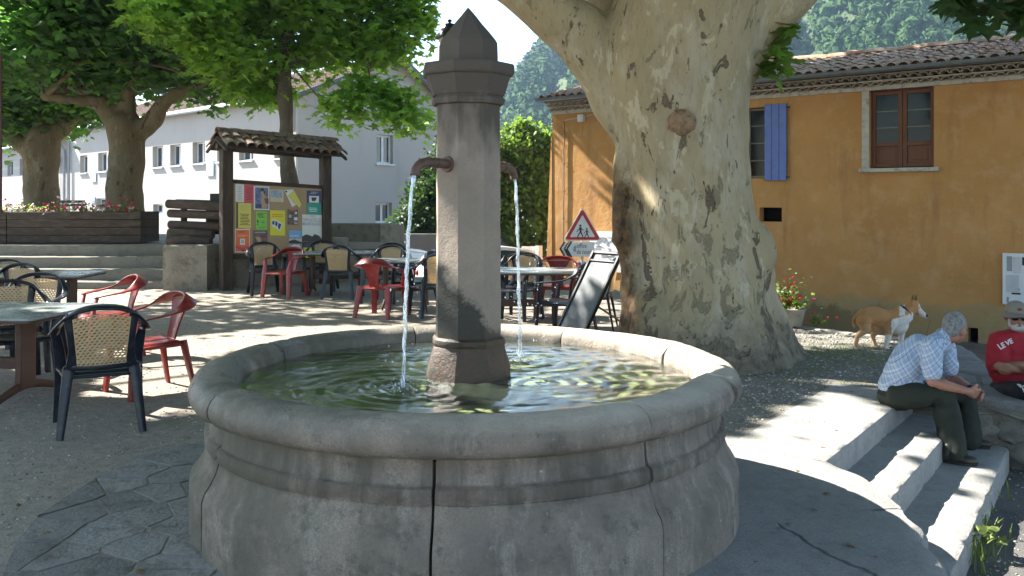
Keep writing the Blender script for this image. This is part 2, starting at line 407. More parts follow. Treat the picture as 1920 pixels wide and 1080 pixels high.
# ---------------------------------------------------------------- rubble wall the man in red sits on
ROCK = mat_conc('rubble_stone', (.33, .295, .245), (.23, .20, .16), (.13, .115, .09), 0, (.48, .62))
ROCKG = mat_conc('grey_capstone', (.30, .30, .29), (.22, .22, .22), (.13, .13, .125), 0, (.5, .66))
rw = thing('rubble_wall', 'low rough rubble wall with grey capping stones where the man in red sits', 'wall', (3.9, 7.0, -.5))
WA, WB = Vector((3.30, 7.30)), Vector((4.12, 6.70)); wd = (WB-WA).normalized(); wn2 = Vector((wd.y, -wd.x))
WPOLY = [(3.30, 7.34), (4.10, 6.74), (4.62, 7.35), (4.5, 8.15), (4.9, 9.66), (4.6, 9.8), (4.0, 8.2), (3.4, 7.9)]
mb = MB(); mb.prism(WPOLY, -.9, -.055); mb.build('wall_core', M('wall_mortar', (.26, .225, .175), (.17, .15, .12), 8, .95, .8, 40, .03), rw)
rs = random.Random(11)
def rock(c, r, seed, sub=2, q=.28):
    o = Vector((seed*3.1, seed*1.7, 0))
    return lambda p: 1+q*mnoise.noise(p*1.3+o)+.12*mnoise.noise(p*3.5+o)
def rocks_on(A, B, z0, z1, out):
    d = (B-A); L = d.length; d = d/L; n = Vector((d.y, -d.x)); z = z0
    while z < z1-.02:
        h = rs.uniform(.12, .26); h = min(h, z1-z); u = rs.uniform(-.08, 0)
        while u < L:
            w = rs.uniform(.16, .42); c = A+d*(u+w/2)+n*(out-.06)
            mb = MB(); M3 = Matrix((Vector((d.x, d.y, 0)), Vector((n.x, n.y, 0)), (0, 0, 1))).transposed()@Matrix.Rotation(rs.uniform(-.2, .2), 3, 'Y')
            mb.ball((c.x, c.y, z+h/2), (w*.60, .085, h*.60), 3, M3, rock(c, 1, rs.random()*40, 2, .5)); mb.build('rubble_rock', ROCK, rw, sharp=50); u += w
        z += h
rocks_on(WA, WB, -.52, -.08, .0)
rocks_on(Vector((4.12, 6.74)), Vector((4.63, 7.35)), -.52, -.08, .0)
rocks_on(Vector((4.63, 7.35)), Vector((4.5, 8.15)), -.6, -.08, .0)
import itertools
def blob_slab(poly, z0, z1, name, mat, parent, seed=0):
    cx = sum(p[0] for p in poly)/len(poly); cy = sum(p[1] for p in poly)/len(poly); P3 = []
    for i in range(len(poly)):
        a, b = poly[i], poly[(i+1) % len(poly)]; k = max(2, int(math.dist(a, b)/.07))
        for j in range(k):
            t = j/k; x = a[0]+(b[0]-a[0])*t; y = a[1]+(b[1]-a[1])*t; w = mnoise.noise(Vector((x*6, y*6, seed)))*.03
            P3.append((x+w, y+w))
    n = len(P3); vs = []; rings = [(1, z0), (1.0, z1-.03), (.985, z1-.008), (.93, z1), (.6, z1+.004), (.3, z1+.002)]
    for k, z in rings:
        for x, y in P3:
            xx = cx+(x-cx)*k; yy = cy+(y-cy)*k; vs.append((xx, yy, z+mnoise.noise(Vector((xx*5, yy*5, seed)))*.012))
    vs.append((cx, cy, z1)); fs = []
    for r in range(len(rings)-1): fs += [(r*n+i, r*n+(i+1) % n, (r+1)*n+(i+1) % n, (r+1)*n+i) for i in range(n)]
    fs += [((len(rings)-1)*n+i, (len(rings)-1)*n+(i+1) % n, len(rings)*n) for i in range(n)]
    return MB().add(vs, fs).build(name, mat, parent, sharp=50)
caps = [[(3.28, 7.40), (3.66, 7.10), (3.98, 7.55), (3.62, 7.86)], [(3.70, 7.08), (4.12, 6.71), (4.40, 7.10), (4.03, 7.52)], [(4.06, 7.56), (4.43, 7.13), (4.64, 7.38), (4.50, 7.95), (4.2, 7.9)],
        [(3.66, 7.9), (4.02, 7.6), (4.18, 7.94), (4.0, 8.3), (3.8, 8.25)], [(4.22, 7.96), (4.5, 8.0), (4.6, 8.6), (4.25, 8.75), (4.05, 8.3)], [(4.28, 8.8), (4.62, 8.65), (4.8, 9.2), (4.5, 9.35)], [(4.52, 9.4), (4.82, 9.25), (4.92, 9.65), (4.7, 9.75)]]
for i, c in enumerate(caps): blob_slab(c, -.06, .012+.006*(i % 3), 'cap_stone', ROCKG, rw, i)
# kerb of the square behind the dog
kb = thing('kerb', 'long pale kerb of the square behind the dog', 'kerb', (4, 10.5, 0))
kp = [Vector(p) for p in ((4.88, 9.72), (4.05, 10.46), (3.52, 11.2), (2.6, 13.05), (2.0, 15.05))]
for a, b in zip(kp[:-1], kp[1:]):
    n_ = max(1, round((b-a).length/.95))
    for i in range(n_):
        p, q = a+(b-a)*(i/n_), a+(b-a)*((i+1)/n_); c = (p+q)/2; L = (q-p).length-.012
        mb = MB(); mb.box((c.x, c.y, -.08), (L, .13, .2), rz=math.atan2(q.y-p.y, q.x-p.x)); mb.build('kerb_stone', CONC2, kb, bevel=.012)

# ---------------------------------------------------------------- terrace at the back left, its steps
TZ = .75
TERR = M('terrace_ground', (.30, .27, .22), (.22, .20, .17), 2, .95, .6, 40, .02)
tri_poly = [(-9.2, 17.15), (-6.3, 17.15), (-5.35, 16.35), (-4.6, 17.2), (-2.6, 18.3), (-2.5, 20), (-6.5, 26), (-45, 29), (-45, 17.15)]
kind(tri_slab(tri_poly, -1.2, TZ, 'terrace', TERR), label='raised terrace under the plane trees')
ts = thing('terrace_steps', 'four wide shallow stone steps up to the terrace with the flower planter', 'steps', (-8.5, 16.4, 0))
TSM = mat_conc('old_step_stone', (.27, .25, .21), (.21, .19, .16), (.13, .12, .10), 0, (.5, .66))
for k, (y0, z) in enumerate(((16.0, .13), (16.36, .33), (16.72, .54), (17.08, .745))):
    xr = [-5.5, -5.95, -6.35, -6.35][k]
    mb = MB(); n = 60; pr = [(y0+.6, z-.24), (y0+.6, z), (y0+.05, z), (y0+.012, z-.006), (y0, z-.03), (y0+.01, z-.24)]
    vs = []
    for i in range(n+1):
        x = -16+(xr+16)*i/n
        for (y, zz) in pr: p = Vector((x, y, zz)); vs.append(p+Vector((0, 1, .6))*mnoise.noise(p*3)*.018)
    m = len(pr); mb.add(vs, [(i*m+j, (i+1)*m+j, (i+1)*m+(j+1) % m, i*m+(j+1) % m) for i in range(n) for j in range(m)]+[list(range(m)), [n*m+j for j in range(m)][::-1]])
    mb.build('step', TSM, ts, sharp=45)
# ================================================================ FOUNTAIN
def mat_stone():
    t = NT('fountain_stone'); v = t.co(); s = t.sep(v)
    c = t.mix(t.ramp(t.noise(v, 1.6, 8, .68), [(.40, 0.), (.60, 1.)]), (.38, .305, .24), (.19, .155, .128))
    c = t.mix(t.ramp(t.noise(v, 4, 8, .75), [(.50, 0.), (.60, .85)]), c, (.150, .120, .098)); c = t.mix(t.ramp(t.noise(t.co((5, 5, 1)), 1.3, 7, .7), [(.52, 0.), (.64, .7)]), c, (.50, .43, .35)); c = t.mix(t.ramp(t.noise(v, 8, 8, .8), [(.56, 0.), (.63, .75)]), c, (.10, .085, .07))
    c = t.mix(t.ramp(t.noise(v, 11, 8, .8), [(.60, 0.), (.70, .7)]), c, (.56, .50, .43))
    c = t.mix(t.ramp(t.noise(v, 120, 4, .8), [(.38, 0.), (.62, .7)]), c, (.20, .17, .138)); c = t.mix(t.ramp(t.noise(v, 34, 6, .8), [(.60, 0.), (.70, .55)]), c, (.50, .44, .36))
    # run-off streaks under the rim and a dark moist band on the ledge
    st = t.ramp(t.noise(t.co((14, 14, 1.2)), 1, 5, .6), [(.45, 0.), (.62, 1.)])
    zb = t.ramp(s['Z'], [(.38, 0.), (.41, 1.), (.47, 1.), (.60, .35), (.62, 0.)])
    c = t.mix(t.math('MULTIPLY', t.math('MULTIPLY', st, zb), .8), c, (.085, .08, .062))
    led = t.ramp(s['Z'], [(.405, 0.), (.42, 1.), (.47, 1.), (.48, 0.)])
    c = t.mix(t.math('MULTIPLY', led, t.ramp(t.noise(v, 3.5, 6, .7), [(.4, .1), (.6, .8)])), c, (.12, .085, .065))
    # green-grey moss, mostly on the left where it stays damp
    lx = t.ramp(s['X'], [(.0, 0.), (1.0, 1.)])
    mo = t.math('MULTIPLY', t.ramp(t.noise(v, 3, 7, .7), [(.36, 0.), (.54, 1.)]), t.ramp(t.math('MULTIPLY_ADD', s['X'], -.6, .15), [(.0, .05), (.9, .85)]))
    c = t.mix(mo, c, (.095, .092, .062))
    # pale lichen dots
    d = t.ramp(t.vor(v, 7.5), [(.035, 1.), (.055, 0.)])
    c = t.mix(t.math('MULTIPLY', d, t.ramp(t.noise(v, 2.1, 3), [(.5, 0.), (.56, .6)])), c, (.62, .57, .48))
    c = t.mix(1, c, t.ramp(t.n('ObjectInfo', out=None).outputs['Random'], [(0, .82), (1, 1.0)]), 'MULTIPLY')
    worn = t.math('MULTIPLY', t.math('MULTIPLY', t.mr(s['Z'], .685, .735), t.mr(s['X'], -.5, .3)), t.ramp(t.noise(v, 3, 6, .7), [(.3, .35), (.6, .85)]))  # worn rim top, with sunlight painted in as paler stone towards the right
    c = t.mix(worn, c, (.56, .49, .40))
    # wet sheen on the left of the rim
    wet = t.math('MULTIPLY', t.ramp(t.math('MULTIPLY_ADD', s['X'], -.8, -.12), [(.0, 0.), (.35, 1.)]), t.ramp(s['Z'], [(.62, 0.), (.70, 1.)]))
    wet = t.math('MULTIPLY', wet, t.ramp(t.noise(v, 2.6, 5), [(.36, 0.), (.52, 1.)]))
    c = t.mix(t.math('MULTIPLY', wet, .45), c, (.14, .13, .115))
    rg = t.math('SUBTRACT', .82, t.math('MULTIPLY', wet, .60))
    h = t.math('ADD', t.noise(v, 9, 8, .72), t.math('MULTIPLY', t.noise(v, 90, 4, .75), .35))
    pits = t.ramp(t.vor(v, 38), [(.0, 0.), (.16, 1.)])
    h = t.math('ADD', h, t.math('MULTIPLY', pits, .15))
    return t.bsdf(c, rg, t.bump(h, .9, .016), spec=.4)
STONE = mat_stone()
ft = thing('stone_fountain', 'round grey stone village fountain with an octagonal pillar and two iron spouts', 'fountain', (FC.x, FC.y, 0))
def warp(seed):
    def f(p, r, a):
        n = mnoise.noise(p*2.3+Vector((seed, 0, 0)))*.010+mnoise.noise(p*9+Vector((0, seed, 0)))*.004+mnoise.noise(p*26)*.0015-.045*max(0, mnoise.noise(p*6.5+Vector((3, 3, seed)))-.42)-.02*max(0, mnoise.noise(p*15+Vector((seed, 3, 3)))-.4)
        d = Vector((p.x, p.y, 0)).normalized()*n; return p+d+Vector((0, 0, n*.6))
    return f
def sector(name, prof, a0, a1, seed, dr=0, gap=.004):
    mb = MB(); rm = max(p[0] for p in prof); g = gap/rm; n = max(4, int((a1-a0)/R(1.6)))
    sx = [(r+dr, z) for r, z in prof]; cw = warp(seed)
    def jt(p, r, a):
        q = cw(p, r, a); e = min(a-(R2+g), (R3-g)-a)*r
        if e < .02: d = Vector((q.x, q.y, 0)).normalized()*(.010*(1-max(e, 0)/.02)**2); q = q-d*(1 if r > 1.25 else -1)
        return q
    R2, R3 = a0, a1
    mb.lathe(sx, n, (0, 0, 0), a0+g, a1-g, jt, True)
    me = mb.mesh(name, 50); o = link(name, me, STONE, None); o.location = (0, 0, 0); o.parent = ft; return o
rim = [(1.30, .583), (1.350, .587), (1.382, .600), (1.400, .622), (1.408, .648), (1.404, .675), (1.390, .704), (1.365, .725), (1.33, .738), (1.28, .742), (1.235, .737), (1.198, .719), (1.175, .69), (1.166, .65), (1.163, .58), (1.20, .57)]
neck = [(1.20, .40), (1.325, .40), (1.335, .415), (1.333, .452), (1.328, .464), (1.312, .470), (1.303, .50), (1.298, .588), (1.20, .588)]
plinth = [(1.16, -.04), (1.405, -.04), (1.405, .10), (1.402, .225), (1.392, .262), (1.365, .300), (1.342, .345), (1.330, .385), (1.326, .402), (1.20, .402)]
ja = [20, 62, 110, 158, 218, 305, 339]
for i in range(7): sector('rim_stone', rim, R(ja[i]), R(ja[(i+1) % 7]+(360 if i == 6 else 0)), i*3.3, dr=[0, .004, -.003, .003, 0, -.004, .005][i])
jb = [30, 75, 125, 172, 214, 267, 308]
for i in range(7):
    a, b = R(jb[i]), R(jb[(i+1) % 7]+(360 if i == 6 else 0)); g = .0065 if i in (4, 5) else .004
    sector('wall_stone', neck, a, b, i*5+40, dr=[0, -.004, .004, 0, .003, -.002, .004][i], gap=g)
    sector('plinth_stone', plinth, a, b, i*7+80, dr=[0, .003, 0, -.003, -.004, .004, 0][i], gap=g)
def mat_floor():
    t = NT('basin_floor'); v = t.co()
    c = t.mix(t.ramp(t.noise(v, 2.5, 6, .65), [(.35, 0.), (.65, 1.)]), (.46, .50, .35), (.22, .26, .17))
    c = t.mix(t.ramp(t.noise(v, 7, 6, .7), [(.5, 0.), (.62, .8)]), c, (.42, .40, .25))
    return t.bsdf(c, .8, t.bump(t.noise(v, 8, 6, .7), .6, .03))
FLOOR = mat_floor()
mb = MB(); mb.lathe([(0.001, .535), (.3, .535), (.6, .54), (1.05, .55), (1.15, .575), (1.19, .60), (1.21, .605)], 64, (0, 0, 0), jit=lambda p, r, a: p+Vector((0, 0, mnoise.noise(p*3)*.012+mnoise.noise(p*9)*.005)))
o = link('basin_floor', mb.mesh('basin_floor', 180), FLOOR); o.parent = ft
mb = MB(); mb.lathe([(1.27, -.05), (1.27, .555), (1.21, .555)], 64); o = link('joint_core', mb.mesh('joint_core'), M('dark_joint', (.05, .042, .034), None, 20, .95, .3)); o.parent = ft

# pillar, octagonal, turned 8.5 degrees
def mat_pillar():
    t = NT('pillar_stone'); v = t.co(); s = t.sep(v)
    c = t.mix(t.ramp(t.noise(v, 3.2, 7, .62), [(.34, 0.), (.66, 1.)]), (.36, .292, .23), (.24, .195, .155))
    c = t.mix(t.ramp(t.noise(v, 14, 7, .75), [(.56, 0.), (.70, .8)]), c, (.24, .205, .17))
    c = t.mix(t.ramp(t.noise(v, 110, 4, .8), [(.38, 0.), (.62, .65)]), c, (.24, .195, .155))
    # dark weathering towards the top and the capital
    top = t.mr(t.math('ADD', s['Z'], t.math('MULTIPLY', t.noise(t.co((2, 2, .7)), 4, 5), .9)), 2.26, 2.56)
    top = t.math('MULTIPLY', top, 1.0)
    c = t.mix(t.math('MULTIPLY', top, .92), c, (.075, .062, .050))
    # black algae low on the left, rust-brown wet foot
    lo = t.math('ADD', t.math('MULTIPLY_ADD', s['X'], 1.15, s['Z']), t.math('MULTIPLY', t.noise(v, 6, 8, .75), .5))
    al = t.mr(lo, 1.30, 1.36, 1.0, 0.0)
    c = t.mix(t.math('MULTIPLY', al, .95), c, (.022, .021, .014))
    ft_ = t.ramp(t.math('ADD', s['Z'], t.math('MULTIPLY', t.noise(v, 4, 6, .7), .16)), [(.90, 1.), (.98, 0.)])
    c = t.mix(ft_, c, t.ramp(t.noise(v, 6, 6, .7), [(.36, (.03, .025, .016)), (.50, (.085, .045, .024)), (.58, (.05, .04, .022)), (.70, (.12, .10, .06))]))
    rg = t.math('SUBTRACT', .85, t.math('MULTIPLY', t.math('MAXIMUM', al, ft_), .45))
    h = t.math('ADD', t.noise(v, 16, 8, .72), t.math('MULTIPLY', t.noise(v, 120, 4, .75), .35))
    return t.bsdf(c, rg, t.bump(h, .85, .011), spec=.4)
PIL = mat_pillar()
TH0 = R(-90+8.5-22.5)
def octa(name, prof, seed=0, n=8, mat=PIL, warpk=.003):
    mb = MB(); k = 4; pr = []
    for (a, b) in zip(prof[:-1], prof[1:]):
        q = max(1, int(math.dist(a, b)/.05))
        for i in range(q): pr.append((a[0]+(b[0]-a[0])*i/q, a[1]+(b[1]-a[1])*i/q))
    pr.append(prof[-1]); vs = []; m = n*k
    for (r, z) in pr:
        for i in range(m):
            e, f = divmod(i, k); a0 = TH0+e*2*math.pi/n; a1 = a0+2*math.pi/n; t = f/k
            x = r*((1-t)*math.cos(a0)+t*math.cos(a1)); y = r*((1-t)*math.sin(a0)+t*math.sin(a1)); p = Vector((x, y, z))
            w = mnoise.noise(p*12+Vector((seed, 0, 0)))*warpk; vs.append(p*1+Vector((x, y, 0)).normalized()*w)
    fs = [(j*m+i, j*m+(i+1) % m, (j+1)*m+(i+1) % m, (j+1)*m+i) for j in range(len(pr)-1) for i in range(m)]
    fs += [[i for i in range(m)][::-1], [(len(pr)-1)*m+i for i in range(m)]]
    mb.add(vs, fs); o = link(name, mb.mesh(name, 28), mat); o.parent = ft; return o
o = octa('pillar_foot', [(.243, .28), (.241, .66), (.232, .71), (.200, .80), (.194, .815), (.200, .83), (.199, .850), (.186, .862)], 3, warpk=.016)
octa('pillar_shaft', [(.182, .862), (.180, 1.2), (.176, 2.085)], 5)
octa('neck_moulding', [(.176, 2.085), (.196, 2.090), (.203, 2.105), (.203, 2.118), (.190, 2.128), (.190, 2.136)], 6, warpk=.002)
octa('capital', [(.198, 2.136), (.206, 2.15), (.214, 2.175), (.228, 2.215), (.236, 2.235), (.250, 2.242), (.256, 2.252), (.256, 2.292), (.248, 2.302), (.16, 2.308)], 7)
octa('finial', [(.163, 2.308), (.165, 2.33), (.163, 2.415), (.152, 2.435), (.004, 2.612)], 8)
# spouts
IRON = M('rusty_iron', (.085, .05, .035), (.14, .075, .05), 18, .5, .5, 90, .004, dirt=(.05, .035, .03), dscale=30)
sdv = Vector((-.6, -.8, 0)); SPOUT = []
for sg in (1, -1):
    d = sdv*sg; z0 = 1.77; b = d*.165+Vector((0, 0, z0))
    pts = spline([d*.13+Vector((0, 0, z0)), d*.20+Vector((0, 0, z0+.002)), d*.30+Vector((0, 0, z0+.004)), d*.37+Vector((0, 0, z0-.006)), d*.405+Vector((0, 0, z0-.034)), d*.414+Vector((0, 0, z0-.062))], 5)
    mb = MB(); mb.tube(pts, [.026, .025, .026, .025, .023, .024], 14, caps=True)
    mb.tube([d*.150+Vector((0, 0, z0)), d*.178+Vector((0, 0, z0))], [.046, .040], 12)
    for k in (.25, .31): mb.tube([d*k+Vector((0, 0, z0+.003)), d*(k+.012)+Vector((0, 0, z0+.003))], 0.029, 14)
    o = link('spout', mb.mesh('spout', 40), IRON); o.parent = ft; SPOUT.append(FC+d*.414+Vector((0, 0, z0-.06)))
# rock lying in the water
WATZ = .652
c = G(1252, 748, .66); mb = MB(); mb.ball(c+Vector((0, .0, -.01)), (.055, .05, .05), 3, None, rock(0, 1, 4.2))
tag(mb.build('stone', M('pale_wet_stone', (.45, .41, .34), (.3, .27, .2), 8, .5, .4, 50, .006), sharp=60), 'pale rounded stone lying in the water at the right rim', 'stone')

# ---------------------------------------------------------------- water
IMP = [Vector((SPOUT[0].x-.050, SPOUT[0].y-.066, 0)), Vector((SPOUT[1].x+.035, SPOUT[1].y+.046, 0))]
def wave(x, y):
    p = Vector((x, y, 0)); h = 0
    for c, ph in zip(IMP, (0, 1.7)):
        d = (p-c).length; h += .0078*math.sin(d*62-ph)/(1+d*4.2)*math.exp(-d*.7) if d > .02 else 0
        h += .016*math.exp(-(d/.06)**2)*(.5+mnoise.noise(p*60))
        h += .0045*math.exp(-(d/.3)**2)*mnoise.noise(p*34)
    h += .0085*mnoise.noise(Vector((x*3.6+y*2, y*9.5-x*2.5, 0)))+.0022*mnoise.noise(Vector((x*13, y*24, 4)))+.0010*mnoise.noise(p*38)
    return h
mb = MB(); nr, na = 150, 300; vs = []
for i in range(1, nr+1):
    r = 1.165*i/nr
    for k in range(na):
        a = 2*math.pi*k/na; x = FC.x+r*math.cos(a); y = FC.y+r*math.sin(a); vs.append((x, y, WATZ+wave(x, y)))
vs.append((FC.x, FC.y, WATZ))
mb.add(vs, [((i)*na+k, (i+1)*na+k, (i+1)*na+(k+1) % na, i*na+(k+1) % na) for i in range(nr-1) for k in range(na)]+[(k, (k+1) % na, nr*na) for k in range(na)])
def mat_water():
    t = NT('water'); v = t.co()
    nb = t.bump(t.noise(t.co((1, 2.2, 1)), 26, 4, .6), .35, .006)
    fr = t.n('Fresnel', {'IOR': 1.36, 'Normal': nb}); gl = t.n('BsdfGlossy', {'Color': (1, 1, 1, 1), 'Roughness': .015, 'Normal': nb})
    tr = t.n('BsdfTransparent', {'Color': (.85, .90, .76, 1)})
    di = t.n('BsdfDiffuse', {'Color': (.24, .32, .24, 1)})
    m1 = t.n('MixShader', {0: .10, 1: tr, 2: di}); m2 = t.n('MixShader', {0: t.math('MULTIPLY', fr, 1.35), 1: m1, 2: gl})
    t.t.links.new(m2, t.out.inputs[0]); return t.m
WATER = mat_water()
kind(mb.build('water', WATER, sharp=180), label='rippling green water in the fountain basin')
def mat_jet():
    t = NT('falling_water'); v = t.co((1, 1, .25))
    nb = t.bump(t.noise(v, 90, 4, .6), .8, .006); fr = t.n('Fresnel', {'IOR': 1.5, 'Normal': nb})
    gl = t.n('BsdfGlossy', {'Color': (1, 1, 1, 1), 'Roughness': .08, 'Normal': nb}); tr = t.n('BsdfTransparent', {'Color': (.90, .94, .96, 1)})
    df = t.n('BsdfDiffuse', {'Color': (.8, .85, .9, 1), 'Normal': nb}); tl = t.n('BsdfTranslucent', {'Color': (.85, .9, .95, 1)})
    dd = t.n('AddShader', {0: df, 1: tl}); fo = t.ramp(t.noise(v, 60, 5, .7), [(.42, .02), (.62, .36)])
    m1 = t.n('MixShader', {0: fo, 1: tr, 2: dd}); m2 = t.n('MixShader', {0: t.math('ADD', fr, .12), 1: m1, 2: gl})
    t.t.links.new(m2, t.out.inputs[0]); return t.m
JET = mat_jet()
rs = random.Random(3)
for k, (s0, im) in enumerate(zip(SPOUT, IMP)):
    mb = MB(); T = math.sqrt(2*(s0.z-WATZ)/9.81); vx = (im-Vector((s0.x, s0.y, 0)))/T; n = 90
    def pos(t, q=0): return Vector((s0.x+vx.x*t, s0.y+vx.y*t, s0.z-4.905*t*t))
    for strand in range(3):
        pts, rr = [], []
        for i in range(n+1):
            u = i/n; tt = T*math.sqrt(u); ph = strand*2.1; w = .003+.010*u
            p = pos(tt)+Vector((math.sin(u*38+ph), math.cos(u*33+ph), 0))*w*(.6+.7*mnoise.noise(Vector((u*12, ph, k))))
            pts.append(p); rr.append(max(.002, (.0095-.0045*u)*(1+.6*mnoise.noise(Vector((u*22, ph*5, k*7))))*(1 if strand == 0 else .62)))
        mb.tube(pts, rr, 8)
    for i in range(70 if k else 40):
        u = rs.random()**.7; tt = T*math.sqrt(u); sp = (.012+.06*u)*(1.5 if k else 1)
        p = pos(tt)+Vector((rs.gauss(0, sp)+(.02+.05*u if k else 0), rs.gauss(0, sp), rs.gauss(0, .02))); r = rs.uniform(.0015, .0036)
        mb.ball(p, (r, r, r*rs.uniform(1.2, 3.2)), 1)
    for i in range(170):
        a = rs.uniform(0, 6.28); r = abs(rs.gauss(0, .06)); p = Vector((im.x+r*math.cos(a), im.y+r*math.sin(a), WATZ+abs(rs.gauss(.0, .03)))); q = rs.uniform(.0015, .004)
        mb.ball(p, q, 1)
    tag(mb.build('water_jet', JET, sharp=180), ['bright stream of water falling from the left spout into the basin', 'water stream with spray falling from the right spout behind the pillar'][k], 'water jet', 'water jets of the fountain')
# ================================================================ BUILDINGS
def wall_open(pl, t0, t1, z0, z1, rects, depth, mb, cell=None):
    """front face of a wall on plane pl with openings (ta,za,tb,zb) and their reveals"""
    ts = sorted(set([t0, t1]+[v for r in rects for v in (r[0], r[2])])); zs = sorted(set([z0, z1]+[v for r in rects for v in (r[1], r[3])]))
    for a, b in zip(ts[:-1], ts[1:]):
        for c, d in zip(zs[:-1], zs[1:]):
            mt, mz = (a+b)/2, (c+d)/2
            if any(r[0] < mt < r[2] and r[1] < mz < r[3] for r in rects): continue
            mb.add([pl.w(a, c), pl.w(b, c), pl.w(b, d), pl.w(a, d)], [(0, 1, 2, 3)])
    for (a, c, b, d) in rects:
        q = [(a, c), (b, c), (b, d), (a, d)]
        for i in range(4):
            p1, p2 = q[i], q[(i+1) % 4]
            mb.add([pl.w(*p1), pl.w(*p2), pl.w(*p2, -depth), pl.w(*p1, -depth)], [(0, 1, 2, 3)])
GLASS = (lambda t: t.bsdf((.012, .015, .018), .08, t.bump(t.noise(t.co(), 2.5, 2), .08, .01), 0, .22))(NT('window_glass'))
def win_unit(pl, a, c, b, d, out, fmat, parent, bars=1, fw=.05, mull=True, gmat=None, name='window', cross=0):
    mb = MB(); th = .05
    def bar(x0, y0, x1, y1, o=0): mb.box(((x0+x1)/2, (y0+y1)/2, o), (x1-x0, y1-y0, th), pl.M(0, 0, out))
    bar(a, c, a+fw, d); bar(b-fw, c, b, d); bar(a+fw, d-fw, b-fw, d); bar(a+fw, c, b-fw, c+fw)
    if mull: m = (a+b)/2; bar(m-fw*.6, c+fw, m+fw*.6, d-fw, .004)
    for k in range(cross): z = c+(d-c)*(k+1)/(cross+1); bar(a+fw, z-.012, b-fw, z+.012, -.008)
    w = mb.build(name, fmat, parent, bevel=.004)
    g = MB(); g.box(((a+b)/2, (c+d)/2, -.014), (b-a-fw*2+.01, d-c-fw*2+.01, .008), pl.M(0, 0, out)); g.build('pane', gmat or GLASS, w)
    return w

# ---------------------------------------------------------------- ochre house on the right
HO = VPlane((5.76, 17.8), (5.76+.788, 17.8-.616)); T0 = -6.06; T1 = 9.5
def mat_ochre():
    t = NT('ochre_render'); v = t.co(); s = t.sep(v)
    c = t.mix(t.ramp(t.noise(v, .8, 6, .6), [(.35, 0.), (.65, 1.)]), (.52, .275, .105), (.44, .225, .082))
    c = t.mix(t.ramp(t.noise(v, 3, 7, .65), [(.5, 0.), (.66, .55)]), c, (.54, .33, .17))
    # run marks under the eave and round patches of repair
    st = t.ramp(t.noise(t.co((3, 3, .5)), 1, 6, .65), [(.52, 0.), (.7, .6)])
    c = t.mix(t.math('MULTIPLY', st, t.ramp(s['Z'], [(1.8/5, 0.), (3.9/5, 1.)])), c, (.30, .15, .07))
    # paler bare strip along the foot, with an uneven edge, then mould
    f = t.mr(t.math('MULTIPLY_ADD', t.noise(v, 1.1, 6, .65), 1.0, s['Z']), .12, .26, 1.0, 0.0)
    c = t.mix(f, c, t.mix(t.ramp(t.noise(v, 4, 6, .7), [(.4, 0.), (.65, 1.)]), (.36, .265, .145), (.37, .235, .10)))
    mo = t.math('MULTIPLY', t.mr(t.math('MULTIPLY_ADD', t.noise(v, 2.2, 8, .75), 1.1, s['Z']), .02, .12, 1.0, 0.0), t.mr(s['X'], 7.5, 6.3, .12, 1.0))
    c = t.mix(t.math('MULTIPLY', mo, .6), c, (.085, .08, .045))
    vv = t.mix(.15, v, t.n('TexNoise', {'Vector': v, 'Scale': 1.5, 'Detail': 6}, out=1)); cr = t.math('MULTIPLY', t.ramp(t.vor(vv, .55, 'DISTANCE_TO_EDGE'), [(.0, 1.), (.006, 0.)]), t.ramp(t.noise(v, .5, 3), [(.50, 0.), (.56, .55)]))
    c = t.mix(cr, c, (.17, .09, .04)); c = t.mix(t.ramp(t.noise(v, 16, 7, .8), [(.62, 0.), (.70, .45)]), c, (.50, .32, .16)); c = t.mix(t.ramp(t.noise(v, 30, 5, .8), [(.66, 0.), (.72, .6)]), c, (.2, .11, .05))
    h = t.math('ADD', t.noise(v, 6, 6, .65), t.math('MULTIPLY', t.noise(v, 55, 4, .7), .3))
    return t.bsdf(c, .9, t.bump(h, .5, .03), spec=.2)
OCHRE = mat_ochre()
def hp(x0, y0, x1, y1):
    a, d = HO.at(x0, y0); b, c = HO.at(x1, y1); return (a, c, b, d)
house = thing('ochre_house', 'ochre rendered house with a blue shutter and canal tile roof on the right', 'house', HO.w(0, -.95))
EAVE = 3.86
rW = hp(1630, 166, 1751, 316); rS = hp(1398, 203, 1440, 334); rV = hp(1424, 389, 1466, 416); rB = hp(1815, 614, 1834, 646)
rW = (rW[0], rW[1], rW[2], min(rW[3], EAVE-.02)); rB = (rB[0], rB[1], rB[2], rB[3])
mb = MB(); wall_open(HO, T0, T1, -1.2, EAVE, [rW, rS, rV, rB], .24, mb)
e0 = HO.w(T0, 0); e1 = HO.w(T1, 0); bk = -HO.n*8
for (p, q) in ((e0+bk, e0), (e1, e1+bk), (e1+bk, e0+bk)):
    mb.add([p+V3((0, 0, -1.2)), q+V3((0, 0, -1.2)), q+V3((0, 0, EAVE)), p+V3((0, 0, EAVE))], [(0, 1, 2, 3)])
# sloping buttress foot at the left corner
mb.add([HO.w(T0-.22, -1.2, .02), HO.w(T0, -1.2, .02), HO.w(T0, 3.2, .012), HO.w(T0-.03, 3.2, .012), HO.w(T0-.22, -1.2, -.5), HO.w(T0-.03, 3.2, -.5)], [(0, 1, 2, 3), (4, 0, 3, 5)])
mb.build('wall', OCHRE, house, sharp=30)
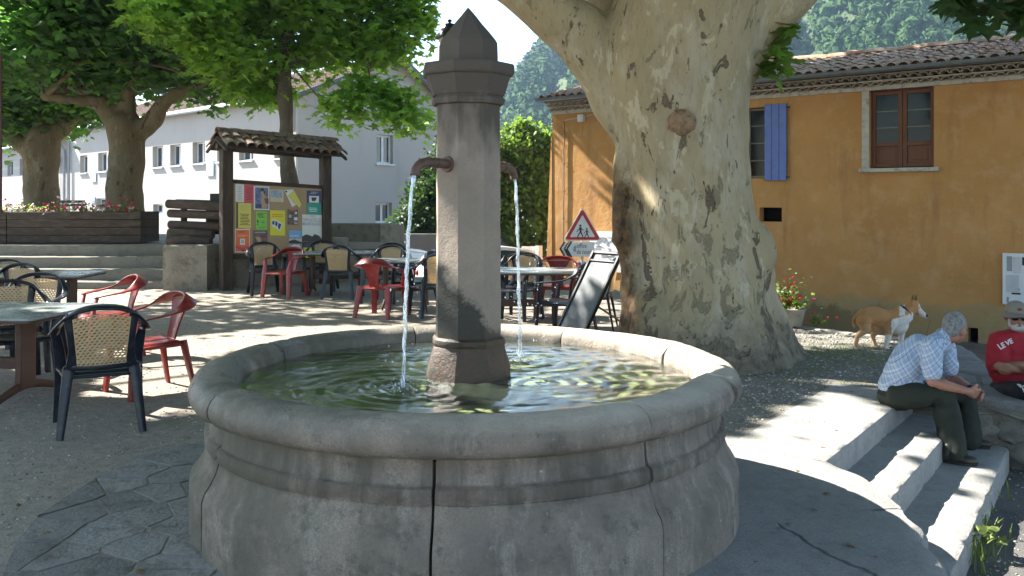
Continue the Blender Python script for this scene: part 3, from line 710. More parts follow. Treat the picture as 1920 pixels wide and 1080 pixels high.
# dark rooms behind the openings
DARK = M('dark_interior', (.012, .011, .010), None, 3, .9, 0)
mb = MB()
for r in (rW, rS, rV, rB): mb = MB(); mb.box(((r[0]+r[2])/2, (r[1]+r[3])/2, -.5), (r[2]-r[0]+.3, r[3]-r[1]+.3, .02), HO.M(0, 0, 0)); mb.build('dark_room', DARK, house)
pass
WOODR = M('red_brown_joinery', (.16, .055, .025), (.11, .04, .02), 12, .5, .2, 60, .003, stretch=(1, 1, .2))
ABAR = M('aged_bar', (.22, .20, .17), None, 5, .6)
def casement(a, c, b, d, par):
    fw = .075; mb = MB()
    def bx(x0, y0, x1, y1, o=0, th=.045): mb.box(((x0+x1)/2, (y0+y1)/2, o), (x1-x0, y1-y0, th), HO.M(0, 0, -.14))
    bx(a, c, a+fw, d); bx(b-fw, c, b, d); bx(a+fw, d-fw, b-fw, d); bx(a+fw, c, b-fw, c+fw)
    zr = c+(d-c)*.30; bx(a+fw, zr-fw*.5, b-fw, zr+fw*.5)
    bx(a+fw, c+fw, b-fw, zr-fw*.5, -.015, .015); bx(a+fw+.05, c+fw+.05, b-fw-.05, zr-fw*.5-.05, -.004, .012)
    L = mb.build('window_leaf', WOODR, par, bevel=.004)
    for k in (1, 2): m2 = MB(); z = zr+(d-fw-zr)*k/3; m2.box(((a+b)/2, z, .002), (b-a-2*fw, .018, .03), HO.M(0, 0, -.14)); m2.build('glazing_bar', ABAR, par)
    g = MB(); g.box(((a+b)/2, (zr+d)/2, -.012), (b-a-2*fw+.01, d-zr-fw, .006), HO.M(0, 0, -.14)); g.build('pane', GLASS, par)
W_ = MB(); W_.box(((rW[0]+rW[2])/2, rW[3]-.03, -.14), (rW[2]-rW[0]-.004, .055, .07), HO.M(0, 0, 0)); wo = W_.build('wooden_window', WOODR, house)
mid = (rW[0]+rW[2])/2; casement(rW[0]+.01, rW[1]+.05, mid-.004, rW[3]-.062, wo); casement(mid+.004, rW[1]+.05, rW[2]-.01, rW[3]-.062, wo)
PLST = M('old_white_plaster', (.52, .49, .43), (.40, .37, .32), 5, .85, .4, 40, .01, dirt=(.24, .21, .17))
mb = MB(); mb.box((rW[0]-.07, (rW[1]+rW[3])/2, .006), (.136, rW[3]-rW[1]+.02, .03), HO.M(0, 0, 0)); mb.build('window_jamb', PLST, house, bevel=.006)
mb = MB(); mb.box(((rW[0]+rW[2])/2-.04, rW[1]-.01, .03), (rW[2]-rW[0]+.28, .075, .12), HO.M(0, 0, 0)); mb.build('window_sill', PLST, house, bevel=.01)
win_unit(HO, rS[0]+.01, rS[1]+.01, rS[2]-.01, rS[3]-.01, -.15, M('old_grey_paint', (.22, .20, .17), None, 6, .6), house, cross=3, fw=.045, mull=False)
BLUE = M('blue_shutter_paint', (.13, .19, .50), (.11, .165, .44), 4, .55, .15, 50, .003, dirt=(.12, .15, .34))
sh = hp(1436, 197, 1477, 338); mbs = thing  # the open shutter: three boards and two braces
shp = MB(); shp.box(((sh[0]+sh[2])/2, (sh[1]+sh[3])/2, .045), (sh[2]-sh[0], sh[3]-sh[1], .004), HO.M(0, 0, 0)); sho = shp.build('shutter', BLUE, house)
w3 = (sh[2]-sh[0])/3
for k in range(3):
    mb = MB(); mb.box((sh[0]+w3*(k+.5), (sh[1]+sh[3])/2, .065), (w3-.008, sh[3]-sh[1], .028), HO.M(0, 0, 0)); mb.build('board', BLUE, sho, bevel=.004)
for z in (.12, .86):
    mb = MB(); mb.box(((sh[0]+sh[2])/2, sh[1]+(sh[3]-sh[1])*z, .035), (sh[2]-sh[0]-.04, .09, .02), HO.M(0, 0, 0)); mb.build('brace', BLUE, sho)
    mb = MB(); mb.box((sh[2]+.02, sh[1]+(sh[3]-sh[1])*(z-.08 if z < .5 else z+.09), .06), (.06, .025, .04), HO.M(0, 0, 0)); mb.build('hinge', M('black_iron', (.03, .03, .035), None, 5, .5, metallic=.6), sho)
# eave: plaster band, two rows of scalloped tiles, gutter
mb = MB(); mb.box(((T0+T1)/2, EAVE-.09, .02), (T1-T0+.04, .10, .06), HO.M(0, 0, 0)); mb.build('eave_band', PLST, house, bevel=.01)
CT = M('cornice_clay', (.50, .43, .33), (.38, .32, .24), 7, .9, .5, 40, .01, dirt=(.15, .13, .10), objvar=.3)
def tilemesh(r0, r1, L, th=.014, n=7):
    mb = MB(); vs = []
    for (r, z) in ((r0, 0), (r1, L)):
        for rr in (r, r-th):
            for i in range(n+1): a = math.pi*i/n; vs.append((rr*math.cos(a), z, rr*math.sin(a)*.82))
    m = n+1; fs = []
    for i in range(n): fs += [(i, i+1, 2*m+i+1, 2*m+i), (m+i, 3*m+i, 3*m+i+1, m+i+1), (i, m+i, m+i+1, i+1), (2*m+i, 2*m+i+1, 3*m+i+1, 3*m+i)]
    fs += [(0, 2*m, 3*m, m), (n, m+n, 3*m+n, 2*m+n)]; return mb.add(vs, fs).mesh('canal_tile', 50)
rs = random.Random(21); tm = tilemesh(.085, .075, .30); tm.materials.append(CT)
for row, (z, o) in enumerate(((EAVE-.03, .04), (EAVE+.075, .16))):
    mb = MB(); mb.box(((T0+T1)/2, z+.055, o/2+.05), (T1-T0, .03, o+.06), HO.M(0, 0, 0)); mb.build('cornice_bed', PLST, house)
    n = int((T1-T0-.1)/.175)
    for i in range(n):
        ob = bpy.data.objects.new('cornice_tile', tm); COL.objects.link(ob); t_ = T0+.1+i*.175
        ob.parent = house; ob.matrix_parent_inverse = WM(house).inverted()
        m4 = Matrix((HO.d, -HO.n, (0, 0, 1))).transposed().to_4x4(); m4.translation = HO.w(t_, z-.035, o+.12+rs.uniform(-.01, .01)); ob.matrix_basis = m4
ZINC = M('zinc_gutter', (.20, .22, .24), (.14, .155, .17), 6, .45, .1, 30, .003, metallic=.5)
mb = MB(); GO = .47; zz = EAVE+.20
mb.tube([HO.w(T0-.12, zz, GO), HO.w(T1, zz, GO)], 1, prof=[(math.cos(a)*.075, math.sin(a)*.075) for a in [math.pi*(1+i/8) for i in range(9)]]+[(math.cos(a)*.068, math.sin(a)*.068) for a in [math.pi*(2-i/8) for i in range(9)]], up=(0, 0, 1))
gu = mb
# profile axes: make sure the gutter opens upwards
o = gu.build('gutter', ZINC, house, sharp=40)
mb = MB(); mb.tube([HO.w(T0-.13, zz+.005, GO+.077), HO.w(T1, zz+.005, GO+.077)], .012, 6); mb.build('gutter_lip', ZINC, o)
# roof
RSL = .25; RUN = 2.9; ez = EAVE+.22; eo = .40
def roofp(t, r, h=0): return HO.w(t, ez+r*RSL+h, eo-r)
mb = MB(); mb.add([roofp(T0-.1, 0, -.03), roofp(T1, 0, -.03), roofp(T1, RUN, -.03), roofp(T0-.1, RUN, -.03)], [(0, 1, 2, 3)])
mb.add([roofp(T0-.1, RUN, -.03), roofp(T1, RUN, -.03), HO.w(T1, EAVE, -8.2), HO.w(T0-.1, EAVE, -8.2)], [(0, 1, 2, 3)])
mb.add([roofp(T0-.1, 0, -.03), roofp(T0-.1, RUN, -.03), HO.w(T0-.1, EAVE, -8.2), HO.w(T0-.1, EAVE-.1, -7), HO.w(T0-.1, EAVE+.1, 0)], [(0, 1, 2, 3, 4)])
mb.build('roof_bed', M('roof_bed', (.16, .11, .08), None, 5, .9), house)
def mat_tile(name, k=1):
    t = NT(name); v = t.co(); r = t.n('ObjectInfo', out=None).outputs['Random']; ri = t.n('NewGeometry', out=None).outputs['Random Per Island']
    rr = t.math('FRACT', t.math('ADD', r, ri))
    c = t.ramp(rr, [(0, (.36*k, .20*k, .14*k)), (.3, (.42*k, .27*k, .19*k)), (.55, (.30*k, .20*k, .15*k)), (.8, (.47*k, .36*k, .28*k)), (1, (.22*k, .15*k, .12*k))])
    c = t.mix(t.ramp(t.noise(v, 9, 6, .75), [(.48, 0.), (.64, .85)]), c, (.15*k, .13*k, .10*k)); c = t.mix(t.ramp(t.noise(v, 22, 5, .75), [(.56, 0.), (.66, .8)]), c, (.5*k, .46*k, .38*k))
    return t.bsdf(c, .9, t.bump(t.noise(v, 40, 5, .7), .6, .01), spec=.2)
TILE = mat_tile('roof_tile_clay', 1.15); TILEM = mat_tile('mossy_tile_clay', .5)
tm = tilemesh(.098, .082, .46); tm.materials.append(TILE); tv = np.array([tuple(v.co) for v in tm.vertices])
cols = int((T1-T0)/.215); k_ = 0; bulkV = []; bulkF = []; tf = [list(p.vertices) for p in tm.polygons]; bm_ = MB()
slope = math.atan(RSL)
for row in range(8):
    for i in range(cols):
        t_ = T0+.02+i*.215+rs.uniform(-.012, .012); r_ = row*.36+rs.uniform(-.03, .03)-.06
        m4 = Matrix((HO.d, -HO.n, (0, 0, 1))).transposed().to_4x4(); m4.translation = roofp(t_, r_, .0+rs.uniform(0, .015))
        m4 = m4@Matrix.Rotation(slope-.03+rs.uniform(-.015, .015), 4, 'X')@Matrix.Rotation(rs.uniform(-.06, .06), 4, 'Z')
        if row < 4:
            ob = bpy.data.objects.new('roof_tile', tm); COL.objects.link(ob); ob.parent = house; ob.matrix_parent_inverse = WM(house).inverted(); ob.matrix_basis = m4
        else: bm_.add([tuple(x) for x in tv], tf, m4)
for i in range(cols):      # channel tiles between, and the ridge
    for row in range(8):
        t_ = T0+.127+i*.215; m4 = Matrix((HO.d, -HO.n, (0, 0, 1))).transposed().to_4x4(); m4.translation = roofp(t_, row*.36+.0, .045)
        bm_.add([(x*1.0, y, -z*.6) for x, y, z in tv], [f[::-1] for f in tf], m4@Matrix.Rotation(slope, 4, 'X'))
for i in range(int((T1-T0)/.40)):
    m4 = Matrix((-HO.n, HO.d, (0, 0, 1))).transposed().to_4x4(); m4.translation = roofp(T0-.1+i*.40, RUN, .04+rs.uniform(0, .02)); bm_.add([(x*1.2, y, z*1.2) for x, y, z in tv], tf, m4@Matrix.Rotation(rs.uniform(-.05, .05), 4, 'Z'))
for i in range(450):      # fallen leaves and debris lying on the tiles
    t_ = rs.uniform(T0+1, T1); r_ = abs(rs.gauss(.6, .9)); p = roofp(t_, r_, .10+rs.uniform(0, .02)); s_ = rs.uniform(.03, .07)
    bm_.add([p+V3((rs.uniform(-s_, s_), rs.uniform(-s_, s_), rs.uniform(0, .02))) for _ in range(4)], [(0, 1, 2, 3)])
kind(bm_.build('upper_roof_tiles', TILE, house, sharp=50), 'stuff')
# corner details on the lit left part: cable, small white box, map panel low on the wall, signs of age
mb = MB(); pts = [HO.w(*HO.at(1059, 228), .03)]
for k in range(1, 14): pts.append(HO.w(HO.at(1059, 228)[0]-.03*k/13+.02*mnoise.noise(V3((k*.7, 0, 0))), 3.5-4.3*k/13, .03))
mb.tube(pts, .013, 6)
for p in pts[1::2]: mb.box(p, (.06, .03, .02), rz=-.66)
mb.build('wall_cable', M('grey_cable', (.14, .12, .10), None, 9, .7), house)
b = HO.at(1093, 222); mb = MB(); mb.box((b[0], b[1], .07), (.16, .17, .12), HO.M(0, 0, 0)); mb.build('junction_box', M('white_box_plastic', (.7, .7, .7), None, 4, .5), house, bevel=.01)
mb = MB(); ca = HO.w(*HO.at(1060, 226), .05); cb = HO.w(HO.at(1118, 213)[0], EAVE-.16, .06); mb.tube(spline([ca, (ca+cb)/2-V3((0, 0, .03)), cb+HO.d*.3], 4), .012, 6); mb.build('eave_cable', M('light_cable', (.5, .5, .5), None, 9, .6), house)
# chimney
c0 = min((roofp(T0+i*.02, 2.0) for i in range(700)), key=lambda p: abs(CXP+FPX*p.x/p.y-1450))
mb = MB(); mb.box((c0.x, c0.y, c0.z+.25), (.42, .42, .8), rz=-.66); cho = mb.build('chimney', M('chimney_plaster', (.46, .36, .27), (.38, .29, .21), 5, .9, .3), house, bevel=.01)
mb = MB(); mb.box((c0.x, c0.y, c0.z+.67), (.50, .50, .05), rz=-.66); mb.build('chimney_cap', PLST, cho, bevel=.01)
# white plan panels on the wall
WHITE = M('white_panel', (.72, .73, .76), (.66, .67, .70), 3, .35, 0)
BLK = M('black_print', (.02, .02, .022), None, 3, .5, 0); GREYP = M('grey_print', (.30, .32, .36), None, 3, .5, 0)
def rectpx(pl, x0, y0, x1, y1, out, th, mat, name, parent, bevel=0):
    a, d = pl.at(x0, y0); b, c = pl.at(x1, y1); mb = MB(); mb.box(((a+b)/2, (c+d)/2, out), (abs(b-a), abs(d-c), th), pl.M(0, 0, 0)); return mb.build(name, mat, parent, bevel=bevel)
pn = thing('notice_panel', 'white framed panel with black and white print at the right edge of the ochre wall', 'panel', HO.w(HO.at(1900, 573)[0], 0))
rectpx(HO, 1881, 474, 1950, 574, .05, .05, WHITE, 'panel_board', pn, .008)
for (x0, y0, x1, y1, m_, nm) in ((1889, 480, 1899, 508, GREYP, 'photo_print'), (1901, 481, 1915, 512, M('pale_print', (.6, .6, .62)), 'text_print'), (1888, 514, 1912, 548, M('pale_print', (.55, .56, .6)), 'text_print'), (1918, 482, 1940, 498, BLK, 'photo_print'), (1898, 548, 1915, 552, BLK, 'text_line'), (1905, 540, 1913, 544, BLK, 'text_line'), (1889, 556, 1893, 566, GREYP, 'text_line')):
    rectpx(HO, x0, y0, x1, y1, .079, .006, m_, nm, pn)
mp = thing('map_panel', 'large white painted panel with grey line drawing low on the sunlit ochre wall', 'panel', HO.w(HO.at(1140, 500)[0], -.9))
rectpx(HO, 1108, 433, 1185, 512, .03, .02, WHITE, 'panel_board', mp)
rs = random.Random(4); mb = MB()
for i in range(26):
    x, y = rs.uniform(1110, 1170), rs.uniform(437, 505); a, c = HO.at(x, y); q = [HO.w(a, c, .043)]
    for k in range(4): a += rs.uniform(-.06, .16); c += rs.uniform(-.08, .08); q.append(HO.w(a, min(max(c, -.4), .75), .043))
    mb.tube(q, .006, 4)
mb.build('line_drawing', GREYP, mp)

# ---------------------------------------------------------------- long white building
C0 = V3((-8.04, 33, 0)); LW = VPlane((-8.04, 33), (-8.04-.722, 33+.692)); GW = VPlane((-8.04, 33), (-8.04+.692, 33+.722))
def mat_white():
    t = NT('white_render'); v = t.co()
    c = t.mix(t.ramp(t.noise(v, .35, 6, .6), [(.35, 0.), (.65, 1.)]), (.43, .405, .375), (.39, .37, .345))
    c = t.mix(t.ramp(t.noise(t.co((1.5, 1.5, .25)), .9, 6, .65), [(.55, 0.), (.75, .5)]), c, (.31, .30, .28))
    return t.bsdf(c, .9, t.bump(t.noise(v, 30, 4, .7), .2, .02), spec=.2)
WHR = mat_white()
wb = thing('white_building', 'long two storey white rendered building with a gable, behind the square', 'building', (-8.04, 33, -.95))
def pr(pl, x0, y0, x1, y1): a, d = pl.at(x0, y0); b, c = pl.at(x1, y1); return (min(a, b), c, max(a, b), d)
lw = [pr(LW, *r) for r in ((514, 280, 535, 296), (448, 277, 475, 300), (407, 271, 421, 303), (361, 267, 384, 306), (319, 272, 339, 310), (286, 275, 306, 313), (184, 287, 201, 321), (150, 292, 164, 324), (181, 372, 207, 392), (287, 383, 306, 400), (112, 377, 125, 392), (235, 380, 255, 398))]
EZ = 5.55; LEND = LW.at(131, 300)[0]
mb = MB(); wall_open(LW, 0, LEND, -1.2, EZ, lw, .28, mb)
gw = [pr(GW, 706, 252, 737, 308), pr(GW, 704, 380, 735, 418)]
GL = 8.6; AP = (4.62, 7.55)
zt = GW.at(0, 0) and 5.0
mb2 = mb; wall_open(GW, 0, GL, -1.2, 5.0, gw, .28, mb2)
mb2.add([GW.w(0, 5.0), GW.w(GL, 5.0), GW.w(AP[0], AP[1]), GW.w(0, EZ)], [(0, 1, 2, 3)])
mb2.add([GW.w(GL, -1.2), GW.w(GL, -1.2)+LW.d*LEND, GW.w(GL, 5.0)+LW.d*LEND, GW.w(GL, 5.0)], [(0, 1, 2, 3)])
mb.build('wall', WHR, wb, sharp=30)
ALU = M('white_window_frame', (.72, .73, .74), None, 4, .4, 0)
GLD = (lambda t: t.bsdf((.03, .045, .055), .05, None, 0, .8))(NT('reflecting_glass'))
for r in lw: win_unit(LW, *r, -.24, ALU, wb, fw=.07, gmat=GLD)
for r in gw: win_unit(GW, *r, -.20, ALU, wb, fw=.09, mull=True, gmat=GLD)
for r in lw[:8]: m9 = MB(); m9.box(((r[0]+r[2])/2, r[1]-.03, .03), (r[2]-r[0]+.1, .06, .12), LW.M(0, 0, 0)); m9.build('window_sill', ALU, wb)
for r in gw: m9 = MB(); m9.box(((r[0]+r[2])/2, r[1]-.03, .03), (r[2]-r[0]+.1, .06, .12), GW.M(0, 0, 0)); m9.build('window_sill', ALU, wb)
# shutters of pale aluminium in the reveals are hinted by pale blue boards on the wall
PB = M('pale_blue_board', (.45, .58, .74), None, 3, .5, 0)
for r in ((389, 302, 402, 330), (173, 320, 181, 341), (172, 369, 179, 380)): rectpx(LW, *r, .03, .04, PB, 'blue_board', wb)
# roof planes with tiles (joined: far away), verge boards, gutter, drain pipes
ridge = lambda k: GW.w(AP[0], AP[1]+.02)+LW.d*k
mb = MB(); NL = 58
def plane_tiles(a0, a1, b0, b1, nu, nv):
    for i in range(nu):
        for j in range(nv):
            u0, u1, v0, v1 = i/nu, (i+1)/nu, j/nv, (j+1)/nv
            f = lambda u, v: (a0.lerp(a1, u)).lerp(b0.lerp(b1, u), v)
            p00, p10, p11, p01 = f(u0, v0), f(u1, v0), f(u1, v1), f(u0, v1); m0 = f((u0+u1)/2, v0)+V3((0, 0, .10)); m1 = f((u0+u1)/2, v1)+V3((0, 0, .06))
            mb.add([p00+V3((0, 0, .03)), m0, p10+V3((0, 0, .03)), p11, m1, p01], [(0, 1, 4, 5), (1, 2, 3, 4)])
le0, le1 = GW.w(-.35, EZ+.02)-LW.d*.45, GW.w(-.35, EZ+.02)+LW.d*LEND
plane_tiles(le0, le1, ridge(-.45), ridge(LEND), 150, 10)
mb.build('roof', TILE, wb, sharp=20)
mb = MB(); re0, re1 = GW.w(GL+.5, 4.75)-LW.d*.45, GW.w(GL+.5, 4.75)+LW.d*LEND; plane_tiles(ridge(-.45), ridge(LEND), re0, re1, 60, 6); mb.build('roof', TILE, wb, sharp=20)
VB = M('dark_verge_board', (.10, .11, .13), None, 4, .6)
mb = MB()
def board_between(p, q, w=.20, th=.05):
    d = (q-p); L = d.length; d = d/L; up = V3((0, 0, 1)); s_ = LW.d.copy(); u = d.cross(s_).normalized()
    if u.z < 0: u = -u
    mm = Matrix((d, s_, u)).transposed().to_4x4(); mm.translation = (p+q)/2; mb.box((0, 0, -.06), (L, th, w), mm)
board_between(le0, ridge(-.45)); board_between(ridge(-.45), re0); mb.build('verge_board', VB, wb)
mb = MB(); mb.tube([le0-V3((0, 0, .02)), le1-V3((0, 0, .02))], .09, 8); mb.build('gutter', M('pale_gutter', (.5, .53, .56), None, 4, .4, metallic=.3), wb)
PIPE = M('grey_drainpipe', (.30, .33, .36), None, 4, .5)
for (t_, pl) in ((.25, LW), (LEND-.15, LW)):
    mb = MB(); mb.tube([pl.w(t_, EZ-.1, .3), pl.w(t_, EZ-.45, .1), pl.w(t_, -1.0, .1)], .06, 8); mb.build('drainpipe', PIPE, wb)
mb = MB(); a, z = GW.at(560, 196); mb.tube([GW.w(.3, GW.at(600, 198)[1], .05), GW.w(GL, 4.2, .05)], .015, 4); mb.build('wall_wire', PIPE, wb)
# low wing at the far left
wv = thing('white_annex', 'lower white wing at the far left end of the white building', 'building', LW.w(LEND+8, -.95))
o_ = LEND+.05; an = [pr(LW, *r) for r in ((14, 301, 25, 329), (37, 298, 49, 327), (40, 378, 52, 392))]
mb = MB(); wall_open(LW, o_, o_+26, -1.2, 4.95, an, .25, mb); mb.build('wall', WHR, wv)
for r in an: win_unit(LW, *r, -.2, ALU, wv, fw=.07, gmat=GLD)
mb = MB(); plane_tiles(LW.w(o_, 5.0, .45), LW.w(o_+26, 5.0, .45), LW.w(o_, 6.6, -4.5), LW.w(o_+26, 6.6, -4.5), 80, 8); mb.build('roof', TILE, wv, sharp=20)
mb = MB(); mb.tube([LW.w(o_, 4.95, .5), LW.w(o_+26, 4.95, .5)], .08, 8); mb.build('gutter', ZINC, wv)
mb = MB(); mb.tube([LW.w(o_+.4, 4.9, .45), LW.w(o_+.5, 4.5, .1), LW.w(o_+.5, -1, .1)], .07, 8); mb.build('drainpipe', PIPE, wv)

# ---------------------------------------------------------------- low walls
RW = M('rough_wall', (.27, .24, .195), (.20, .175, .14), 3, .9, .7, 25, .03, dirt=(.12, .105, .08), dscale=5)
def rough_wall(name, poly, z0, z1, label, loc, mat=RW):
    """upright stone wall block with worn edges"""
    o = blob_slab(poly, z0, z1, name, mat, None, loc[0]); return tag(o, label, 'wall')
rough_wall('stone_block', [(-6.25, 15.75), (-5.45, 15.72), (-5.40, 16.6), (-6.3, 16.7)], -.1, .80, 'pale stone wall end beside the terrace steps under the log rails', (1, 0))
rough_wall('retaining_wall', [(-5.35, 16.42), (-5.1, 16.25), (-3.2, 17.9), (-2.6, 18.2), (-2.7, 18.5), (-3.4, 18.25)], -.1, .62, 'rough stone retaining wall below the noticeboard', (2, 0))
rough_wall('parapet', [(-3.9, 18.5), (-2.60, 18.35), (-2.55, 18.75), (-3.9, 18.9)], -.9, 1.13, 'dark stone parapet with a pale end, right of the noticeboard', (3, 0), M('parapet_stone', (.17, .145, .11), (.13, .11, .085), 3, .9, .6, 25, .03, dirt=(.09, .075, .06)))
mb = MB(); mb.box((-2.52, 18.53, .1), (.44, .5, 2.07)); tag(mb.build('stone_pier', RW, None, bevel=.04), 'light square stone pier ending the dark parapet', 'pier')
def stdblock(c, d, label):
    mb = MB(); f = lambda p: p+V3((mnoise.noise(p*4), mnoise.noise(p*4+V3((7, 0, 0))), mnoise.noise(p*4+V3((0, 7, 0)))))*.03
    mb.box(c, d); tag(mb.build('stone_seat_block', RW, None, bevel=.05, seg=3), label, 'stone')
stdblock((-3.55, 17.6, .5), (.55, .3, .75), 'squared stone block standing against the wall behind the cafe table')
dw = MB(); dw.box((-1.2, 28.2, -.2), (9.5, .25, 1.55)); tag(dw.build('garden_wall', M('dark_concrete_wall', (.13, .13, .14), (.10, .10, .11), 2, .9, .3), None, bevel=.02), 'low dark concrete garden wall in front of the shrubs', 'wall')
# ================================================================ TREES AND PLANTS
def mat_bark_plane(name='plane_bark', k=1.0, seed=0):
    t = NT(name); v = t.n('Mapping', {'Vector': t.co(), 'Location': (seed, seed, seed)}); vs = t.n('Mapping', {'Vector': v, 'Scale': (1, 1, .42)}); s = t.sep(t.co())
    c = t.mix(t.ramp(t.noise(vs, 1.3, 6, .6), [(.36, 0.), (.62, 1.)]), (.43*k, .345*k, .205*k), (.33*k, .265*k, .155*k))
    c = t.mix(t.ramp(t.noise(vs, 3.0, 6, .6), [(.50, 0.), (.60, .6)]), c, (.47*k, .41*k, .30*k))
    n1 = t.noise(vs, 4.6, 6, .68, .6); n2 = t.noise(t.n('Mapping', {'Vector': vs, 'Location': (5, 3, 9)}), 4.2, 6, .65, .6); n3 = t.noise(t.n('Mapping', {'Vector': vs, 'Location': (15, 3, 1)}), 8, 5, .6, .4)
    low = t.mr(s['Z'], 2.6, .2, 0.0, .055)           # more flakes low on the trunk
    c = t.mix(t.ramp(t.math('ADD', n1, low), [(.625, 0.), (.636, 1.)]), c, (.235*k, .195*k, .12*k))
    c = t.mix(t.ramp(t.math('ADD', n2, low), [(.650, 0.), (.660, 1.)]), c, (.155*k, .115*k, .075*k))
    c = t.mix(t.ramp(n3, [(.665, 0.), (.675, 1.)]), c, (.16*k, .13*k, .085*k))
    c = t.mix(t.ramp(t.noise(t.n('Mapping', {'Vector': vs, 'Location': (2, 8, 4)}), 5.5, 6, .65, .5), [(.60, 0.), (.61, .8)]), c, (.52*k, .45*k, .31*k))
    c = t.mix(t.ramp(t.noise(t.n('Mapping', {'Vector': vs, 'Location': (7, 1, 4)}), 12, 5, .65, .3), [(.66, 0.), (.67, .9)]), c, (.15*k, .11*k, .065*k))
    fine = t.noise(t.n('Mapping', {'Vector': v, 'Scale': (1, 1, .3)}), 22, 7, .7)
    c = t.mix(t.ramp(fine, [(.52, 0.), (.66, .5)]), c, (.22*k, .19*k, .13*k))
    # rough grey-brown foot
    ft_ = t.mr(t.math('ADD', s['Z'], t.math('MULTIPLY', t.noise(v, 2.2, 6, .7), .9)), .95, .62)
    c = t.mix(t.math('MULTIPLY', ft_, .85), c, t.ramp(t.noise(v, 7, 7, .75), [(.35, (.10*k, .08*k, .055*k)), (.6, (.25*k, .215*k, .16*k)), (.7, (.36*k, .32*k, .25*k))]))
    h = t.math('ADD', t.math('MULTIPLY', t.ramp(t.math('ADD', n1, low), [(.605, 1.), (.625, 0.)]), .7), t.math('MULTIPLY', fine, .6))
    h = t.math('ADD', h, t.math('MULTIPLY', t.ramp(t.math('ADD', n2, low), [(.645, 1.), (.665, 0.)]), .8))
    return t, c, h, s, v
t, c, h, s, v = mat_bark_plane('plane_bark', .90)
# brown hollow on the left flank of the big trunk
hx = t.mr(s['X'], 1.33, 1.18); hz = t.math('MULTIPLY', t.mr(s['Z'], -.1, .2), t.mr(s['Z'], 2.1, 1.75)); hh = t.math('MULTIPLY', t.math('MULTIPLY', hx, hz), t.ramp(t.noise(v, 2.2, 6, .7), [(.34, 0.), (.48, 1.)]))
c = t.mix(t.math('MULTIPLY', hh, .85), c, t.ramp(t.noise(v, 9, 6, .7), [(.38, (.03, .017, .009)), (.62, (.20, .10, .04))]))
BARK = t.bsdf(c, .85, t.bump(h, .9, .028), spec=.25)
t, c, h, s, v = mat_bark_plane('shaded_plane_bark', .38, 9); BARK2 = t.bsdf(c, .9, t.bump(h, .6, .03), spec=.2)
BARK3 = M('grey_bark', (.12, .10, .08), (.08, .068, .052), 5, .9, .8, 16, .03, stretch=(1, 1, .35), dirt=(.17, .16, .13), dscale=9)

def tree_mesh(mb, name, voxel, smooth, amp, seed):
    def d(p): q = p+V3((seed, 0, 0)); return amp*(mnoise.noise(V3((q.x*3, q.y*3, q.z*.7)))*.9+mnoise.noise(q*1.6)*1.0+mnoise.noise(q*4)*.45+mnoise.noise(V3((q.x*9, q.y*9, q.z*3)))*.16)
    return fuse(mb, name, voxel, smooth, d)
# the big trunk in front of the ochre house -------------------------------------------------
TY = 9.15
def L(px, py, dy=0): return P(px, py, TY+dy)
mb = MB()
def ring_tube(rows, n=36):
    """rows: (y px, left px, right px, depth radius, dy) -> closed elliptical tube"""
    vs = []
    for (py, xl, xr, ry, dy) in rows:
        a = P(xl, py, TY+dy); b = P(xr, py, TY+dy); c = (a+b)/2; rx = (b-a).length/2
        for k in range(n): w = 2*math.pi*k/n; vs.append((c.x+rx*math.cos(w), c.y+ry*math.sin(w), c.z))
    N = len(rows); mb.add(vs, [((i+1)*n+k, (i+1)*n+(k+1) % n, i*n+(k+1) % n, i*n+k) for i in range(N-1) for k in range(n)]+[[k for k in range(n)], [(N-1)*n+k for k in range(n)][::-1]])
ring_tube([(-520, 1190, 1420, .50, -.1), (-330, 1165, 1445, .62, -.05), (-150, 1168, 1460, .72, 0), (0, 1152, 1450, .78, 0), (80, 1132, 1422, .78, 0), (150, 1122, 1400, .76, 0), (230, 1142, 1397, .74, 0), (300, 1158, 1397, .72, 0), (380, 1166, 1410, .72, 0),
           (450, 1178, 1430, .74, 0), (500, 1190, 1437, .78, 0), (560, 1195, 1436, .82, -.02), (620, 1188, 1460, .92, -.06), (665, 1178, 1486, 1.03, -.1), (700, 1170, 1500, 1.10, -.1)])
# left-hand buttress with the hollow
mb.limb([L(1185, 250, -.1), L(1186, 330, -.12), L(1180, 420, -.15), L(1192, 500, -.2), L(1198, 580, -.2), L(1196, 690, -.2)], [.16, .19, .20, .17, .20, .26], 14)
mb.limb([L(1168, 330, -.25), L(1163, 400, -.25), L(1160, 450, -.27), L(1188, 480, -.2)], [.07, .10, .12, .08], 10)
# knee on the right
mb.ball(L(1418, 468, -.35), (.20, .22, .30)); mb.ball(L(1425, 520, -.2), (.15, .2, .2))
# flares of the foot
for (x, y, x2, y2, r0, r1, dy0, dy1) in ((1300, 560, 1300, 700, .30, .36, -.45, -.72), (1360, 540, 1385, 700, .26, .36, -.45, -.62), (1430, 560, 1470, 690, .18, .24, -.25, -.30), (1225, 580, 1222, 690, .22, .27, -.45, -.62), (1470, 640, 1520, 700, .10, .10, -.1, .1), (1340, 640, 1345, 712, .28, .30, -.6, -.86)):
    mb.limb([L(x, y, dy0), L((x+x2)/2, (y+y2)/2, (dy0+dy1)/2), L(x2, y2, dy1)], [r0, (r0+r1)/2, r1], 12)
mb.limb([L(1272, 600, -.62), L(1330, 590, -.72), L(1390, 615, -.62)], [.10, .14, .12], 10)
